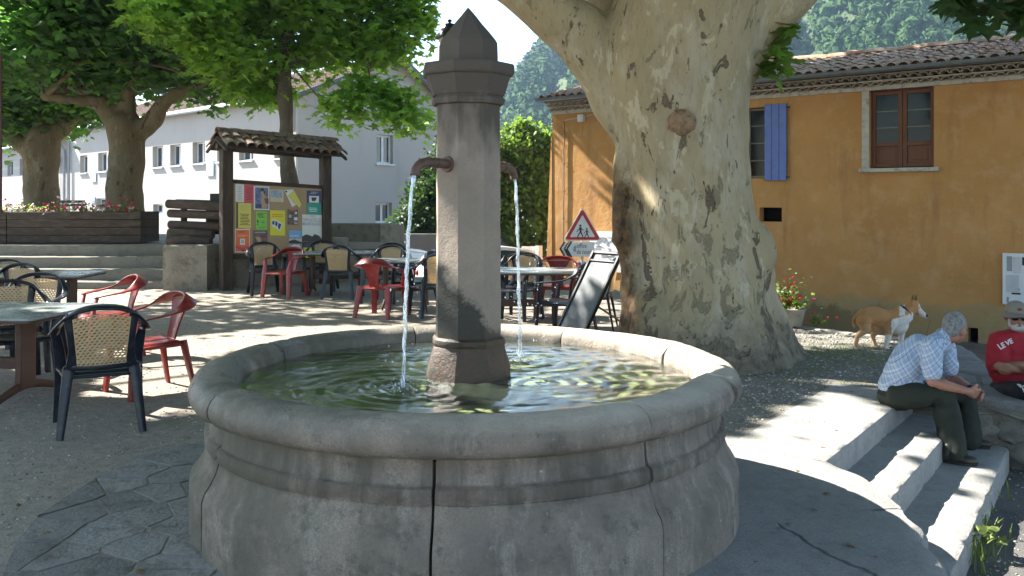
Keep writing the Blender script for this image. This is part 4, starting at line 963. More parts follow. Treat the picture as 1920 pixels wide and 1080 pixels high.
# limbs
limbL = [L(1190, 215, .05), L(1142, 128, 0), L(1088, 66, -.02), L(1030, 22, -.05), L(958, -38, -.1), L(820, -150, -.3), L(640, -300, -.8), L(430, -470, -1.0)]
mb.limb(spline(limbL, 4), spl1([.38, .34, .30, .285, .27, .26, .24, .20], 4), 18)
limbR = [L(1340, 200, .05), L(1372, 120, 0), L(1412, 50, 0), L(1480, -20, -.05), L(1590, -130, -.2), L(1780, -290, -.5), L(1980, -460, -.6)]
mb.limb(spline(limbR, 4), spl1([.28, .30, .31, .31, .30, .28, .24], 4), 18)
limbB = [L(1160, 60, .7), L(1120, -40, 1.2), L(1085, -200, 1.9), L(1000, -420, 2.8)]
mb.limb(spline(limbB, 3), spl1([.35, .30, .26, .2], 3), 14)
# burr
bc = L(1278, 230, -.69)
big = thing('plane_tree', 'huge old plane tree with flaking cream bark and a knobbly burr, beside the fountain', 'tree', (2.0, TY, 0))
me = tree_mesh(mb, 'trunk', .042, 5, .035, 3); print('trunk', len(me.vertices)); link('trunk', me, BARK, big)
mb = MB(); mb.ball(bc, (.135, .12, .125), 3, None, lambda p: 1+.22*mnoise.noise(p*3)+.16*abs(mnoise.noise(p*8))); mb.build('burr', M('burr_bark', (.36, .235, .14), (.21, .13, .075), 14, .9, .9, 45, .02, dirt=(.10, .06, .035), dscale=22), big)

# ---- leaves
LEAF = np.array([(0, 0), (.30, -.06), (.46, .14), (.24, .27), (.56, .50), (.60, .66), (.20, .58), (.10, .80), (0, 1.02), (-.10, .80), (-.20, .58), (-.60, .66), (-.56, .50), (-.24, .27), (-.46, .14), (-.30, -.06), (0, .38)])
LEAFF = np.array([(i, (i+1) % 16, 16) for i in range(16)])
LEAF3 = np.c_[LEAF, -.18*np.abs(LEAF[:, 0])-.12*LEAF[:, 1]**2]
MID3 = np.array([(0, 0, 0), (.42, .12, -.06), (.5, .6, -.14), (.13, .62, -.05), (0, 1.0, -.12), (-.13, .62, -.05), (-.5, .6, -.14), (-.42, .12, -.06)]); MIDF = np.array([(0, 1, 2, 3), (0, 3, 4, 5), (0, 5, 6, 7)])
SIM3 = np.array([(0, 0, 0), (.42, .5, -.1), (0, 1, -.04), (-.42, .5, -.1)]); SIMF = np.array([(0, 1, 2, 3)])
def leaves(name, pos, size, mat, parent=None, shape='mid', up=.6, jit=.35, label=None):
    """pos (n,3): a leaf blade of its own at each point"""
    n = len(pos); nrm = rng.normal(size=(n, 3)); nrm[:, 2] = np.abs(nrm[:, 2])+up*2; nrm /= np.linalg.norm(nrm, axis=1)[:, None]
    d = rng.normal(size=(n, 3)); d[:, 2] -= .8; d -= nrm*(d*nrm).sum(1)[:, None]; d /= np.linalg.norm(d, axis=1)[:, None]; x = np.cross(d, nrm)
    s = size*(1+jit*rng.uniform(-1, 1, n)); S, Fc = {'full': (LEAF3, LEAFF), 'mid': (MID3, MIDF), 'sim': (SIM3, SIMF)}[shape]
    V = pos[:, None, :]+s[:, None, None]*(S[None, :, 0:1]*x[:, None, :]+S[None, :, 1:2]*d[:, None, :]+S[None, :, 2:3]*nrm[:, None, :])
    Fa = (Fc[None]+(np.arange(n)*len(S))[:, None, None]).reshape(-1, Fc.shape[1])
    return link(name, npmesh(name, V.reshape(-1, 3), Fa), mat, parent, label)
def clumps(ells, nclump, per, spread, shell=.55, flat=.55, keep=None):
    """leaf positions: clumps spread through ellipsoids (cx,cy,cz,rx,ry,rz)"""
    vol = np.array([e[3]*e[4]*e[5] for e in ells])**(2/3); vol = vol/vol.sum(); out = []
    for e, w in zip(ells, vol):
        m = int(nclump*w)+1; u = rng.normal(size=(m, 3)); u /= np.linalg.norm(u, axis=1)[:, None]; r = shell+(1-shell)*rng.random(m)**.7
        c = np.array(e[:3])+u*r[:, None]*np.array(e[3:])
        k = np.maximum(3, (per*rng.uniform(.4, 1.5, m)).astype(int)); cc = np.repeat(c, k, 0); g = rng.normal(size=cc.shape)*spread; g[:, 2] *= flat
        out.append(cc+g)
    p = np.concatenate(out); return p[keep(p)] if keep is not None else p
def mat_leaf(name, c, c2, tr, trs=.45):
    t = NT(name); ri = t.n('NewGeometry', out=None).outputs['Random Per Island']; v = t.co()
    col = t.mix(ri, c, c2); col = t.mix(t.ramp(t.noise(v, 1.2, 3), [(.4, 0.), (.65, .5)]), col, tuple(x*1.35 for x in c2))
    df = t.n('BsdfPrincipled', {'Base Color': col, 'Roughness': .5, 'Specular IOR Level': .35}); tl = t.n('BsdfTranslucent', {'Color': t.mix(ri, tr, tuple(x*.7 for x in tr))})
    m = t.n('MixShader', {0: trs, 1: df, 2: tl}); t.t.links.new(m, t.out.inputs[0]); return t.m
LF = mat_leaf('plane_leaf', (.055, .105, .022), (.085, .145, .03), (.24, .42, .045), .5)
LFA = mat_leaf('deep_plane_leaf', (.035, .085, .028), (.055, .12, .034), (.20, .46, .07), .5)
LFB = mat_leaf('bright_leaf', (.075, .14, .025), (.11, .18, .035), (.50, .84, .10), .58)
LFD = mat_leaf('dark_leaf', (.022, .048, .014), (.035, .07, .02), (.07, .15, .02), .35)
LFS = mat_leaf('shrub_leaf', (.05, .10, .02), (.09, .15, .03), (.26, .42, .05), .45)
SH = np.array([SUN.x/SUN.z, SUN.y/SUN.z])
def inpoly(x, y, poly):
    c = np.zeros(len(x), bool); n = len(poly)
    for i in range(n):
        x1, y1 = poly[i]; x2, y2 = poly[(i+1) % n]
        with np.errstate(divide='ignore', invalid='ignore'): k = ((y1 > y) != (y2 > y)) & (x < (x2-x1)*(y-y1)/(y2-y1)+x1)
        c ^= k
    return c
# leaves cut away here to shape where the sun lands (polygon, height it lands at)
def gp(pts, z=0): return [tuple(G(x, y, z)[:2]) for x, y in pts]
OPEN = [(gp([(185, 770), (215, 655), (330, 632), (470, 618), (640, 610), (800, 606), (800, 622), (640, 640), (500, 650), (400, 672), (390, 735), (385, 775), (290, 790)]), 0, .99),
        (gp([(1385, 820), (1400, 790), (1520, 740), (1620, 745), (1660, 765), (1880, 850), (1900, 1080), (1720, 1080), (1700, 1000), (1400, 880)]), 0, .995),
        ([(FC.x+1.7, FC.y-.9), (FC.x+1.7, FC.y+1.2), (FC.x+.4, FC.y+1.75), (FC.x-.75, FC.y+1.5), (FC.x-.5, FC.y+.95), (FC.x+.4, FC.y+.9), (FC.x+.75, FC.y+.1), (FC.x+1.0, FC.y-.6)], .70, .995),
        ([(FC.x+.1, FC.y-.75), (FC.x+1.1, FC.y-.6), (FC.x+1.15, FC.y+.6), (FC.x+.45, FC.y+1.1), (FC.x-.45, FC.y+1.1), (FC.x-.35, FC.y-.1)], .65, .99),
        (gp([(1360, 720), (1600, 700), (1660, 760), (1480, 820), (1390, 800)]), 0, .45),
        ([tuple(P(1120, 300, 8.7)[:2]), tuple(P(1200, 300, 8.4)[:2]), tuple(P(1190, 300, 9.1)[:2]), tuple(P(1130, 300, 9.2)[:2])], 1.9, .8),
        ([tuple(P(1215, 430, 8.2)[:2]), tuple(P(1240, 430, 8.2)[:2]), tuple(P(1240, 430, 8.5)[:2]), tuple(P(1205, 430, 8.5)[:2])], 1.3, .8),
        (gp([(1860, 950), (1925, 900), (2000, 1100), (1860, 1100)], -.5), -.5, .9)]
def sunkeep(p):
    k = np.ones(len(p), bool)
    jx = np.array([mnoise.noise(V3(q)*1.1) for q in p.tolist()])*.22
    for poly, z, pr_ in OPEN:
        h = p[:, 2]-z; x = p[:, 0]-SH[0]*h+jx; y = p[:, 1]-SH[1]*h-jx; i_ = np.zeros(len(p), bool)
        for ox, oy in ((0, 0), (.13, 0), (-.13, 0), (0, .13), (0, -.13)): i_ |= inpoly(x+ox, y+oy, poly)
        k &= ~(i_ & (rng.random(len(p)) < pr_))
    return k
def above(p, m=.35): return (p[:, 2] > CAM_H+.2304*np.abs(p[:, 1])+m) | (np.abs(p[:, 0]) > .62*p[:, 1]+.5) | (p[:, 1] < .3)
def skygap(p):      # the gap between the crowns that the water mirrors
    dy = p[:, 1]-FC.y; az = (p[:, 0]-FC.x)/np.maximum(dy, .1); el = (p[:, 2]-.65)/np.maximum(np.hypot(dy, p[:, 0]-FC.x), .1)
    return ~((dy > 0) & (dy < 13) & (az > -.9+.1*np.sin(p[:, 2]*3)) & (az < .6) & (el > .15) & (el < .72) & (rng.random(len(p)) < .93))
kc = lambda p: above(p) & skygap(p) & sunkeep(p)
# big tree's crown above the picture; outer clumps added to shade house and foreground
pos = clumps([(1.5, 9, 9.0, 7.5, 6.5, 3.0), (-5, 9, 8.2, 5, 5, 2.0), (-2.5, 11, 8.0, 4, 4, 1.6), (-6.5, 12, 8.5, 3.5, 4, 1.8), (7, 10, 8, 4, 4, 2.5), (-4.5, 7.2, 6.6, 3.5, 2.5, 1.3), (-7.5, 9.0, 7.3, 3, 3, 1.5), (-1.5, 20.5, 11.5, 7.5, 3.5, 1.3), (1.5, 18.5, 9.8, 5, 3, 1.0), (-2, 21.2, 9.0, 5, 2.2, 1.1), (-3.2, 22.6, 9.0, 3.2, 2.0, 1.4), (0, 1.5, 7.5, 7, 4, 1.8), (6, 3, 8, 4, 5, 1.8)], 5400, 24, .42, .15, .5, kc)
print('crown', len(pos)); leaves('crown', pos, .21, LF, big, 'mid')
# branches inside that crown (seen only from elsewhere and as shadows)
mb = MB()
for i in range(60):
    a = V3(limbL[-1]) if i % 2 else V3((2.0, 9.1, 6.2)); b = V3(pos[rng.integers(len(pos))].tolist())
    c_ = spline([a, a.lerp(b, .5)+V3((0, 0, .5)), b], 4)
    if not sunkeep(np.array([tuple(q) for q in c_[3:]])).all(): continue
    mb.tube(c_, [.12, .05, .02], 7)
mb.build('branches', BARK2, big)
def twig_leaves(parent, ctrs, mat, size, n, spread, name='leaf_spray', flat=.8):
    p = np.concatenate([np.array(c)+rng.normal(size=(n, 3))*spread*np.array([1, 1, flat]) for c in ctrs]); return leaves(name, p, size, mat, parent, 'full')
# small sprays that do hang into the picture
sp = [L(1488, 45, -.3), L(1462, 78, -.3), L(1448, 100, -.3), L(1440, 120, -.3), L(1455, 140, -.2), L(1470, 118, -.3), L(1430, 135, -.2), L(1478, 60, -.2)]
twig_leaves(big, sp, LF, .17, 6, .055)
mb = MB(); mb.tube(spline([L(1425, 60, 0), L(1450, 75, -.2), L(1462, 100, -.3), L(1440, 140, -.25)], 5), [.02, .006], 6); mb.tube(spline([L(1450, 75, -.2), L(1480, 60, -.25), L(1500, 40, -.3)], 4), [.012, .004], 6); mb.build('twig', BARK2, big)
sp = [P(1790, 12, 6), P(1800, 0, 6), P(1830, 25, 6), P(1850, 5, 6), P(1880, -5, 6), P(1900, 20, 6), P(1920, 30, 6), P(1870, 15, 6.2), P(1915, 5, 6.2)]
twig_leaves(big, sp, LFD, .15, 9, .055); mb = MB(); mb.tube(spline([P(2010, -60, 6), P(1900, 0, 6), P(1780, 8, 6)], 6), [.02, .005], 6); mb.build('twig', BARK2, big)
sp = [L(1072, 8, 1.4), L(1085, 18, 1.4), L(1100, 5, 1.4), L(1065, -12, 1.3), L(1120, -10, 1.5), L(1135, 5, 1.4)]
twig_leaves(big, sp, LF, .18, 8, .09)

# ---- plane trees at the back left
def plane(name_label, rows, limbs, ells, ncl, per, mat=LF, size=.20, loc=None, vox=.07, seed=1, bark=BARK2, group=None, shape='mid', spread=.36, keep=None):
    t_ = thing('plane_tree', name_label, 'tree', loc, group=group); mb = MB()
    mb.limb(spline(rows[0], 3), spl1(rows[1], 3), 16)
    for pts, rr in limbs: mb.limb(spline(pts, 3), spl1(rr, 3), 12)
    link('trunk', tree_mesh(mb, 'trunk', vox, 4, .05, seed), bark, t_)
    br = MB(); pos = clumps(ells, ncl, per, spread, .35, .6, keep); ends = [l[0][-1] for l in limbs]
    for i in range(34):
        a = V3(ends[i % len(ends)]); b = V3(pos[rng.integers(len(pos))].tolist()); c_ = spline([a, a.lerp(b, .45)+V3((0, 0, .25)), b], 3); (sunkeep(np.array([tuple(q) for q in c_])).all()) and br.tube(c_, [.07, .03, .012], 6)
    br.build('branches', bark, t_); leaves('crown', pos, size, mat, t_, shape); return t_
A = lambda x, y, Y=21: P(x, y, Y)
plane('mature plane tree, nearest of the two behind the flower planter, with three twisting limbs',
      ([A(236, 432), A(236, 395), A(235, 330), A(238, 280), A(232, 235)], [.50, .43, .41, .42, .40]),
      [([A(222, 235), A(180, 185), A(140, 155), A(95, 140), A(40, 120)], [.26, .20, .16, .12, .09]), ([A(190, 190, 20.8), A(140, 188, 20.5), A(85, 182, 20.2)], [.14, .11, .09]), ([A(238, 225), A(240, 180), A(250, 150), A(262, 115), A(270, 70)], [.22, .17, .14, .11, .08]),
       ([A(250, 255), A(285, 225), A(310, 190), A(355, 165), A(400, 150)], [.24, .22, .17, .13, .09]), ([A(140, 155), A(120, 120), A(110, 80)], [.1, .09, .07])],
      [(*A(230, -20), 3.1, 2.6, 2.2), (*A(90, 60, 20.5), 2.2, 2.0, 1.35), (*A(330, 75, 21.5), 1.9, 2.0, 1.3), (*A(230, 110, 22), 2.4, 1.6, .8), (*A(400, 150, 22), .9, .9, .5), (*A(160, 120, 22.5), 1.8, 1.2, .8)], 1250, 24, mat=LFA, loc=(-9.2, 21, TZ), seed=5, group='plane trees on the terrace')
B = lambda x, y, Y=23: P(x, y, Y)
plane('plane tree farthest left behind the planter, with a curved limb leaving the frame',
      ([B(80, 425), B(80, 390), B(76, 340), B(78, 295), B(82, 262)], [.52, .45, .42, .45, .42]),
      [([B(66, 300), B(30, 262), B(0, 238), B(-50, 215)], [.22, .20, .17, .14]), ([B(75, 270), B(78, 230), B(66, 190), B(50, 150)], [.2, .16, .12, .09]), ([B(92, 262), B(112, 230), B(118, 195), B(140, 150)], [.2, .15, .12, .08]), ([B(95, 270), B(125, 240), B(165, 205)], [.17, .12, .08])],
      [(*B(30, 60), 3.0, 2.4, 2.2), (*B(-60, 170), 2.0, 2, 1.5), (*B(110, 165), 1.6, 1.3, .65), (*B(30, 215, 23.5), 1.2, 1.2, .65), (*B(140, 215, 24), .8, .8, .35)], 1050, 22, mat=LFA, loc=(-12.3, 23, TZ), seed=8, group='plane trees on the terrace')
# slim tree behind the noticeboard with the bright crown
Cc = lambda x, y, Y=20: P(x, y, Y)
plane('slender tree with light green foliage standing behind the noticeboard',
      ([Cc(552, 440), Cc(545, 345), Cc(538, 270), Cc(534, 200), Cc(530, 150), Cc(532, 105)], [.20, .19, .18, .185, .19, .19]),
      [([Cc(535, 110), Cc(575, 105), Cc(620, 98), Cc(680, 70)], [.13, .11, .09, .06]), ([Cc(528, 120), Cc(505, 90), Cc(470, 60), Cc(420, 20)], [.12, .09, .07, .05]), ([Cc(532, 105), Cc(540, 60), Cc(560, 0)], [.13, .1, .07]), ([Cc(600, 100), Cc(606, 50), Cc(600, -20)], [.07, .06, .04])],
      [(*Cc(545, -45), 2.9, 1.6, 1.45), (*Cc(350, 25, 18.8), 1.15, .9, .55), (*Cc(430, 105, 19.4), .95, .8, .50), (*Cc(490, 165, 20.3), .75, .6, .30), (*Cc(670, 85), 1.25, .9, .50), (*Cc(690, 165, 19.7), .60, .5, .28), (*Cc(738, 200, 19.6), .48, .45, .36), (*Cc(770, 228, 19.6), .22, .25, .20), (*Cc(640, 205, 19.6), .25, .25, .30), (*Cc(785, 35), .50, .45, .50), (*Cc(580, 105, 20.5), .7, .5, .25)], 900, 20, mat=LFB, size=.19, loc=(-5.0, 20, TZ), vox=.05, seed=12, bark=BARK3, spread=.27, shape='full', keep=lambda p: ~((p[:, 2] < 2.9) | ((p[:, 0]/p[:, 1] > -.087) & (p[:, 1] < 25))))
# another plane whose leaves hang over the seats from the left, its trunk beyond the frame
D = V3((-12.4, 9.0, 0))
plane('plane tree just beyond the left edge of the frame whose crown shades the cafe chairs',
      ([D+V3((0, 0, -.1)), D+V3((0, 0, 2)), D+V3((.1, 0, 3.6))], [.55, .42, .42]), [([D+V3((.1, 0, 3.4)), D+V3((1.2, .4, 4.6)), D+V3((2.6, 1, 6.6))], [.28, .2, .12]), ([D+V3((0, 0, 3.4)), D+V3((-.8, 0, 4.8)), D+V3((-1.5, 0, 6.5))], [.26, .2, .1])],
      [(-9, 11, 7.5, 4.5, 5, 2.2), (-11, 15, 8, 4, 4, 2), (-9.5, 8, 6.5, 3.5, 3, 1.6), (-6.5, 15.2, 7.6, 3.5, 3, 1.2)], 1500, 22, loc=tuple(D), seed=15, keep=kc)

# ---- shrubs behind the square
def shrub(label, ells, ncl, per, size, mat, loc, stems, sep=.16):
    t_ = thing('shrub', label, 'shrub', loc); mb = MB()
    for s_ in stems: mb.tube(spline([V3(loc)+V3((s_[0], s_[1], 0)), V3(loc)+V3((s_[0]*1.5, s_[1], 1)), V3(loc)+V3((s_[0]*2.5, s_[1], 2.4))], 3), [.06, .04, .02], 7)
    mb.build('stems', BARK3, t_); leaves('foliage', clumps(ells, ncl, per, sep, .5, .8), size, mat, t_, 'mid', up=.2); return t_
S = lambda x, y, Y=29.5: P(x, y, Y)
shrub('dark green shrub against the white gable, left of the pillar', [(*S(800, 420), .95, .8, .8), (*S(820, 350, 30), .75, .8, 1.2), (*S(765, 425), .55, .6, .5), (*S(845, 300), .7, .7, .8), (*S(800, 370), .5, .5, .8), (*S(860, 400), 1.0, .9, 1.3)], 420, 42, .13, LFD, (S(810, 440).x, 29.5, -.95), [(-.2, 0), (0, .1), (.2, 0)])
shrub('tall sunlit hedge with bright yellow green top, right of the pillar', [(*S(985, 400, 28), 1.1, 1.0, 1.5), (*S(960, 300, 28), .9, .9, .8), (*S(1010, 290, 28.5), .8, .8, .75), (*S(925, 360, 28), .8, .9, 1.4), (*S(1035, 350, 29), .8, .9, 1.3), (*S(985, 260, 28.5), .7, .8, .5), (*S(900, 300, 28), .7, .8, .8)], 900, 40, .13, LFS, (S(985, 440, 28).x, 28, -.95), [(-.3, 0), (0, .1), (.3, 0), (.6, .1)])
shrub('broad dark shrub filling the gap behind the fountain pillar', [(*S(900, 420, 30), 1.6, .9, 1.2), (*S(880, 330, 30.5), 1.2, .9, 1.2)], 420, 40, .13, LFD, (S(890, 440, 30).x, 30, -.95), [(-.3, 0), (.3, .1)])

# ---- wooded hills
def hill_h(x, y):
    # rises to the right; a fold runs through it
    az = x/max(y, 1.)
    h = 0
    r1 = smooth(130, 420, y)
    crest = 30+smooth(-.12, .16, az)*58+smooth(.10, .5, az)*75
    crest *= 1-smooth(-.02, -.45, az)*.2 if az < 0 else 1
    h = r1*crest*(1+.10*math.sin(x*.03+1)+.06*math.sin(x*.071))
    fold = math.exp(-((az-.045-(y-250)*.0002)/.022)**2)*.30+math.exp(-((az-.335+(y-250)*.0003)/.03)**2)*.28
    h *= 1-fold*(1-smooth(320, 430, y))
    h += mnoise.noise(V3((x*.012, y*.012, 0)))*9*r1
    return -1.6+max(0, h)
mb = MB(); nx, ny = 90, 46
XS = [-420+i*1050/nx for i in range(nx+1)]; YS = [115+j*560/ny for j in range(ny+1)]
mb.add([(x, y, hill_h(x, y)) for x in XS for y in YS], [(i*(ny+1)+j, (i+1)*(ny+1)+j, (i+1)*(ny+1)+j+1, i*(ny+1)+j+1) for i in range(nx) for j in range(ny)])
kind(mb.build('wooded_hill', M('hill_ground', (.05, .075, .025), (.035, .055, .02), .05, .95, 0), sharp=180), label='green mountain slope behind the village')
def forest(n=8500):
    v0, f0 = ICO[1]; v0 = np.array([tuple(v) for v in v0]); f0 = np.array(f0); m = len(v0); V = []; CL = []; CR = []; k = 0
    while k < n:
        y = 140+400*rng.random()**.8; az = rng.uniform(-.14, .66) if rng.random() < .93 else rng.uniform(-.6, .9); x = az*y
        if -.0 > az > -.1 and rng.random() < .4: continue
        z = hill_h(x, y)
        if z < -1: continue
        r = rng.uniform(1.3, 2.7)*(1+y/900); s_ = np.array([r, r, r*rng.uniform(.9, 1.5)])
        q = v0*.8*(1+rng.uniform(-.22, .22, (m, 1)))*s_+np.array([x, y, z+r*.7]); V.append(q); k += 1
        u = rng.normal(size=(20, 3)); u /= np.linalg.norm(u, axis=1)[:, None]; u[:, 2] = np.abs(u[:, 2]); C4 = u*s_*rng.uniform(.75, 1.15, (20, 1))+np.array([x, y, z+r*.6]); CL.append(C4); CR.append(np.full(20, r*.30))
    V = np.concatenate(V); Fa = (f0[None]+(np.arange(n)*m)[:, None, None]).reshape(-1, 3)
    c = np.concatenate(CL); r = np.concatenate(CR)[:, None, None]; t3 = rng.normal(size=(len(c), 3, 3)); t3 /= np.linalg.norm(t3, axis=2)[:, :, None]; W = (c[:, None, :]+t3*r*1.3).reshape(-1, 3)
    return npmesh('forest', np.concatenate([V, W]), np.concatenate([Fa, np.arange(len(W)).reshape(-1, 3)+len(V)]), False)
def mat_forest():
    t = NT('forest_canopy'); v = t.co(); ri = t.n('NewGeometry', out=None).outputs['Random Per Island']
    c = t.ramp(ri, [(0, (.028, .07, .014)), (.35, (.05, .11, .02)), (.7, (.06, .13, .03)), (1, (.04, .085, .026))])
    c = t.mix(t.ramp(t.noise(v, .02, 4), [(.42, 0.), (.6, .6)]), c, (.055, .115, .032))
    c = t.mix(t.ramp(t.noise(v, 1.6, 4, .8), [(.45, 0.), (.6, .75)]), c, (.012, .025, .008))
    return t.bsdf(c, .8, t.bump(t.noise(v, 1.3, 4, .8), 1, .8), spec=.15)
fo = kind(link('forest', forest(), mat_forest()), 'stuff', 'dense green woodland covering the mountain slope')

# ---- weeds and grass
WEED = mat_leaf('weed_leaf', (.10, .15, .035), (.14, .17, .05), (.3, .4, .08), .4)
def blades(name, pts, hgt, w, mat, label, lean=.5):
    n = len(pts); a = rng.uniform(0, 2*np.pi, n); d = np.c_[np.cos(a), np.sin(a), np.zeros(n)]; sd = np.c_[-np.sin(a), np.cos(a), np.zeros(n)]; h = hgt*rng.uniform(.4, 1.2, n)[:, None]; l = lean*rng.uniform(.1, 1, n)[:, None]
    p = np.array(pts); up = np.array([0, 0, 1.]); V = np.stack([p-sd*w, p+sd*w, p+d*h*l*.4+up*h*.6+sd*w*.7, p+d*h*l*.4+up*h*.6-sd*w*.7, p+d*h*l+up*h*.95], 1)
    Fa = np.concatenate([np.array([(0, 1, 2, 3)])+k*5 for k in range(n)]); T_ = np.concatenate([np.array([(3, 2, 4, 4)])+k*5 for k in range(n)])
    me = bpy.data.meshes.new(name); VV = V.reshape(-1, 3); me.from_pydata(VV.tolist(), [], [list(f) for f in Fa]+[list(f[:3]) for f in T_]); finish(me, 180)
    return kind(link(name, me, mat), 'stuff', label)
pts = []
for (x, y, n, s_) in ((1560, 668, 700, .38), (1500, 690, 350, .3), (1650, 680, 300, .3), (1495, 720, 90, .12), (1600, 720, 60, .10), (1515, 795, 30, .05), (1530, 655, 300, .35), (1620, 655, 250, .3)):
    c = G(x, y); pts += [(c.x+rng.normal()*s_, c.y+rng.normal()*s_*.6, 0) for _ in range(n)]
blades('grass', pts, .035, .0022, WEED, 'sparse short grass on the gravel beside the big tree')
pts = []
for (x, y, n, s_) in ((1840, 960, 26, .05), (1835, 1000, 30, .06), (1825, 1040, 34, .06), (1850, 930, 14, .04), (1815, 1070, 24, .05)):
    c = G(x, y, -.5); pts += [(c.x+rng.normal()*s_, c.y+rng.normal()*s_, -.5) for _ in range(n)]
blades('weeds', pts, .16, .006, WEED, 'weeds growing at the foot of the lowest step', .8)
c = G(1838, 1040, -.5); pz = np.array([(c.x+rng.normal()*.05, c.y+rng.normal()*.06, -.42+rng.random()*.08) for _ in range(26)]); wp = leaves('weed_plant', pz, .06, WEED, None, 'mid'); tag(wp, 'broad leaved green weed at the foot of the lowest step', 'plant')
# pebbles and fallen leaves
def pebbles(n, region, name, label, rmin, rmax, z=0, mat=None):
    v0, f0 = ICO[1]; v0 = np.array([tuple(v) for v in v0]); f0 = np.array(f0); V = []; k = 0
    while len(V) < n:
        x, y = region()
        if z == 0 and not inpoly(np.array([x]), np.array([y]), plaza)[0]: continue
        if math.hypot(x-FC.x, y-FC.y) < 2.2 or (z == 0 and (Vector((x, y))-E1a).dot(SN) > -.66 and y < 7.9): continue
        r = rmin+(rmax-rmin)*rng.random()**3; V.append(v0*(1+rng.uniform(-.25, .25, (12, 1)))*np.array([r, r*rng.uniform(.6, 1), r*.55])+np.array([x, y, z+r*.2]))
    n = len(V); return kind(link(name, npmesh(name, np.concatenate(V), (f0[None]+(np.arange(n)*12)[:, None, None]).reshape(-1, 3), True), mat), 'stuff', label)
def mat_peb():
    t = NT('pebble'); ri = t.n('NewGeometry', out=None).outputs['Random Per Island']
    return t.bsdf(t.ramp(ri, [(0, (.13, .12, .105)), (.5, (.30, .27, .22)), (.85, (.40, .37, .32)), (1, (.6, .58, .54))]), .85)
PEB = mat_peb()
def reg1(): Y = 3.4+8*rng.random()**1.6; return rng.uniform(-.62, .1)*Y, Y
def reg2(): Y = 5.8+5*rng.random(); return rng.uniform(.18, .5)*Y, Y
pebbles(5200, reg1, 'pebbles', 'loose small pebbles on the sandy ground', .003, .012, 0, PEB)
pebbles(7500, reg2, 'gravel', 'loose gravel between the big tree and the steps', .004, .017, 0, PEB)
def reg3(): Y = 3.4+4*rng.random(); return rng.uniform(.5, .72)*Y+.15, Y
pebbles(1500, reg3, 'road_grit', 'loose grit along the foot of the steps', .003, .012, -.5, PEB)
pts = []
while len(pts) < 130:
    Y = 3.6+10*rng.random(); X = rng.uniform(-.6, .5)*Y
    if inpoly(np.array([X]), np.array([Y]), plaza)[0] and math.hypot(X-FC.x, Y-FC.y) > 1.5: pts.append((X, Y, .012))
lv = leaves('fallen_leaves', np.array(pts), .036, M('dead_leaf', (.17, .09, .04), (.24, .15, .07), 30, .8), None, 'mid', up=3); kind(lv, 'stuff', 'small dry brown leaves scattered on the ground')
# ================================================================ CAFE CHAIRS AND TABLES
NAVY = M('dark_plastic', (.010, .013, .024), (.008, .010, .018), 4, .28, .06, 120, .001, dirt=(.035, .036, .04), dscale=14)
REDP = M('wine_red_plastic', (.24, .022, .020), (.19, .017, .017), 4, .30, .06, 120, .001, dirt=(.26, .06, .05), dscale=14)
def mat_cane():
    t = NT('cane_plastic'); c = t.mix(t.ramp(t.noise(t.co(), 25, 4), [(.3, 0.), (.7, 1.)]), (.66, .50, .29), (.56, .41, .22))
    p = t.n('BsdfPrincipled', {'Base Color': c, 'Roughness': .45}); l = t.n('BsdfTranslucent', {'Color': (.75, .52, .22, 1)})
    m = t.n('MixShader', {0: .30, 1: p, 2: l}); t.t.links.new(m, t.out.inputs[0]); return t.m
CANE = mat_cane()
def rrect(w, h, r, n=4):
    out = []
    for cx, cy, a0 in ((w-r, h-r, 0), (-w+r, h-r, 90), (-w+r, -h+r, 180), (w-r, -h+r, 270)):
        for i in range(n+1): a = R(a0+90*i/n); out.append((cx+r*math.cos(a), cy+r*math.sin(a)))
    return out
SEC = rrect(1, .42, .3, 2); SECW = rrect(1, .30, .22, 2)
def seat_mb(w, d, z, th, cyo=0):
    """dished seat with a turned-down lip"""
    def f(u, v):
        a, b = u*2-1, v*2-1; q = (abs(a)**3+abs(b)**3); k = 1/max(1, (abs(a)**8+abs(b)**8)**(1/8))
        x, y = a*w*k, b*d*k; return V3((x*(1-.05*(b < 0)*abs(b)), y+cyo, z-.016*math.exp(-2.2*(a*a+b*b))-(.022 if max(abs(a), abs(b)) > .97 else 0)))
    mb = MB(); mb.grid(f, 16, 16); n = len(mb.v); mb.add([v-V3((0, 0, th)) for v in mb.v], [tuple(i+0 for i in f_)[::-1] for f_ in mb.f])
    # rim wall
    per = [i*17 for i in range(17)]+[16*17+j for j in range(1, 17)]+[i*17+16 for i in range(15, -1, -1)]+[j for j in range(15, 0, -1)]
    m = len(per); mb.f += [(per[i], per[(i+1) % m], per[(i+1) % m]+n, per[i]+n) for i in range(m)]; mb.mi += [0]*m
    return mb
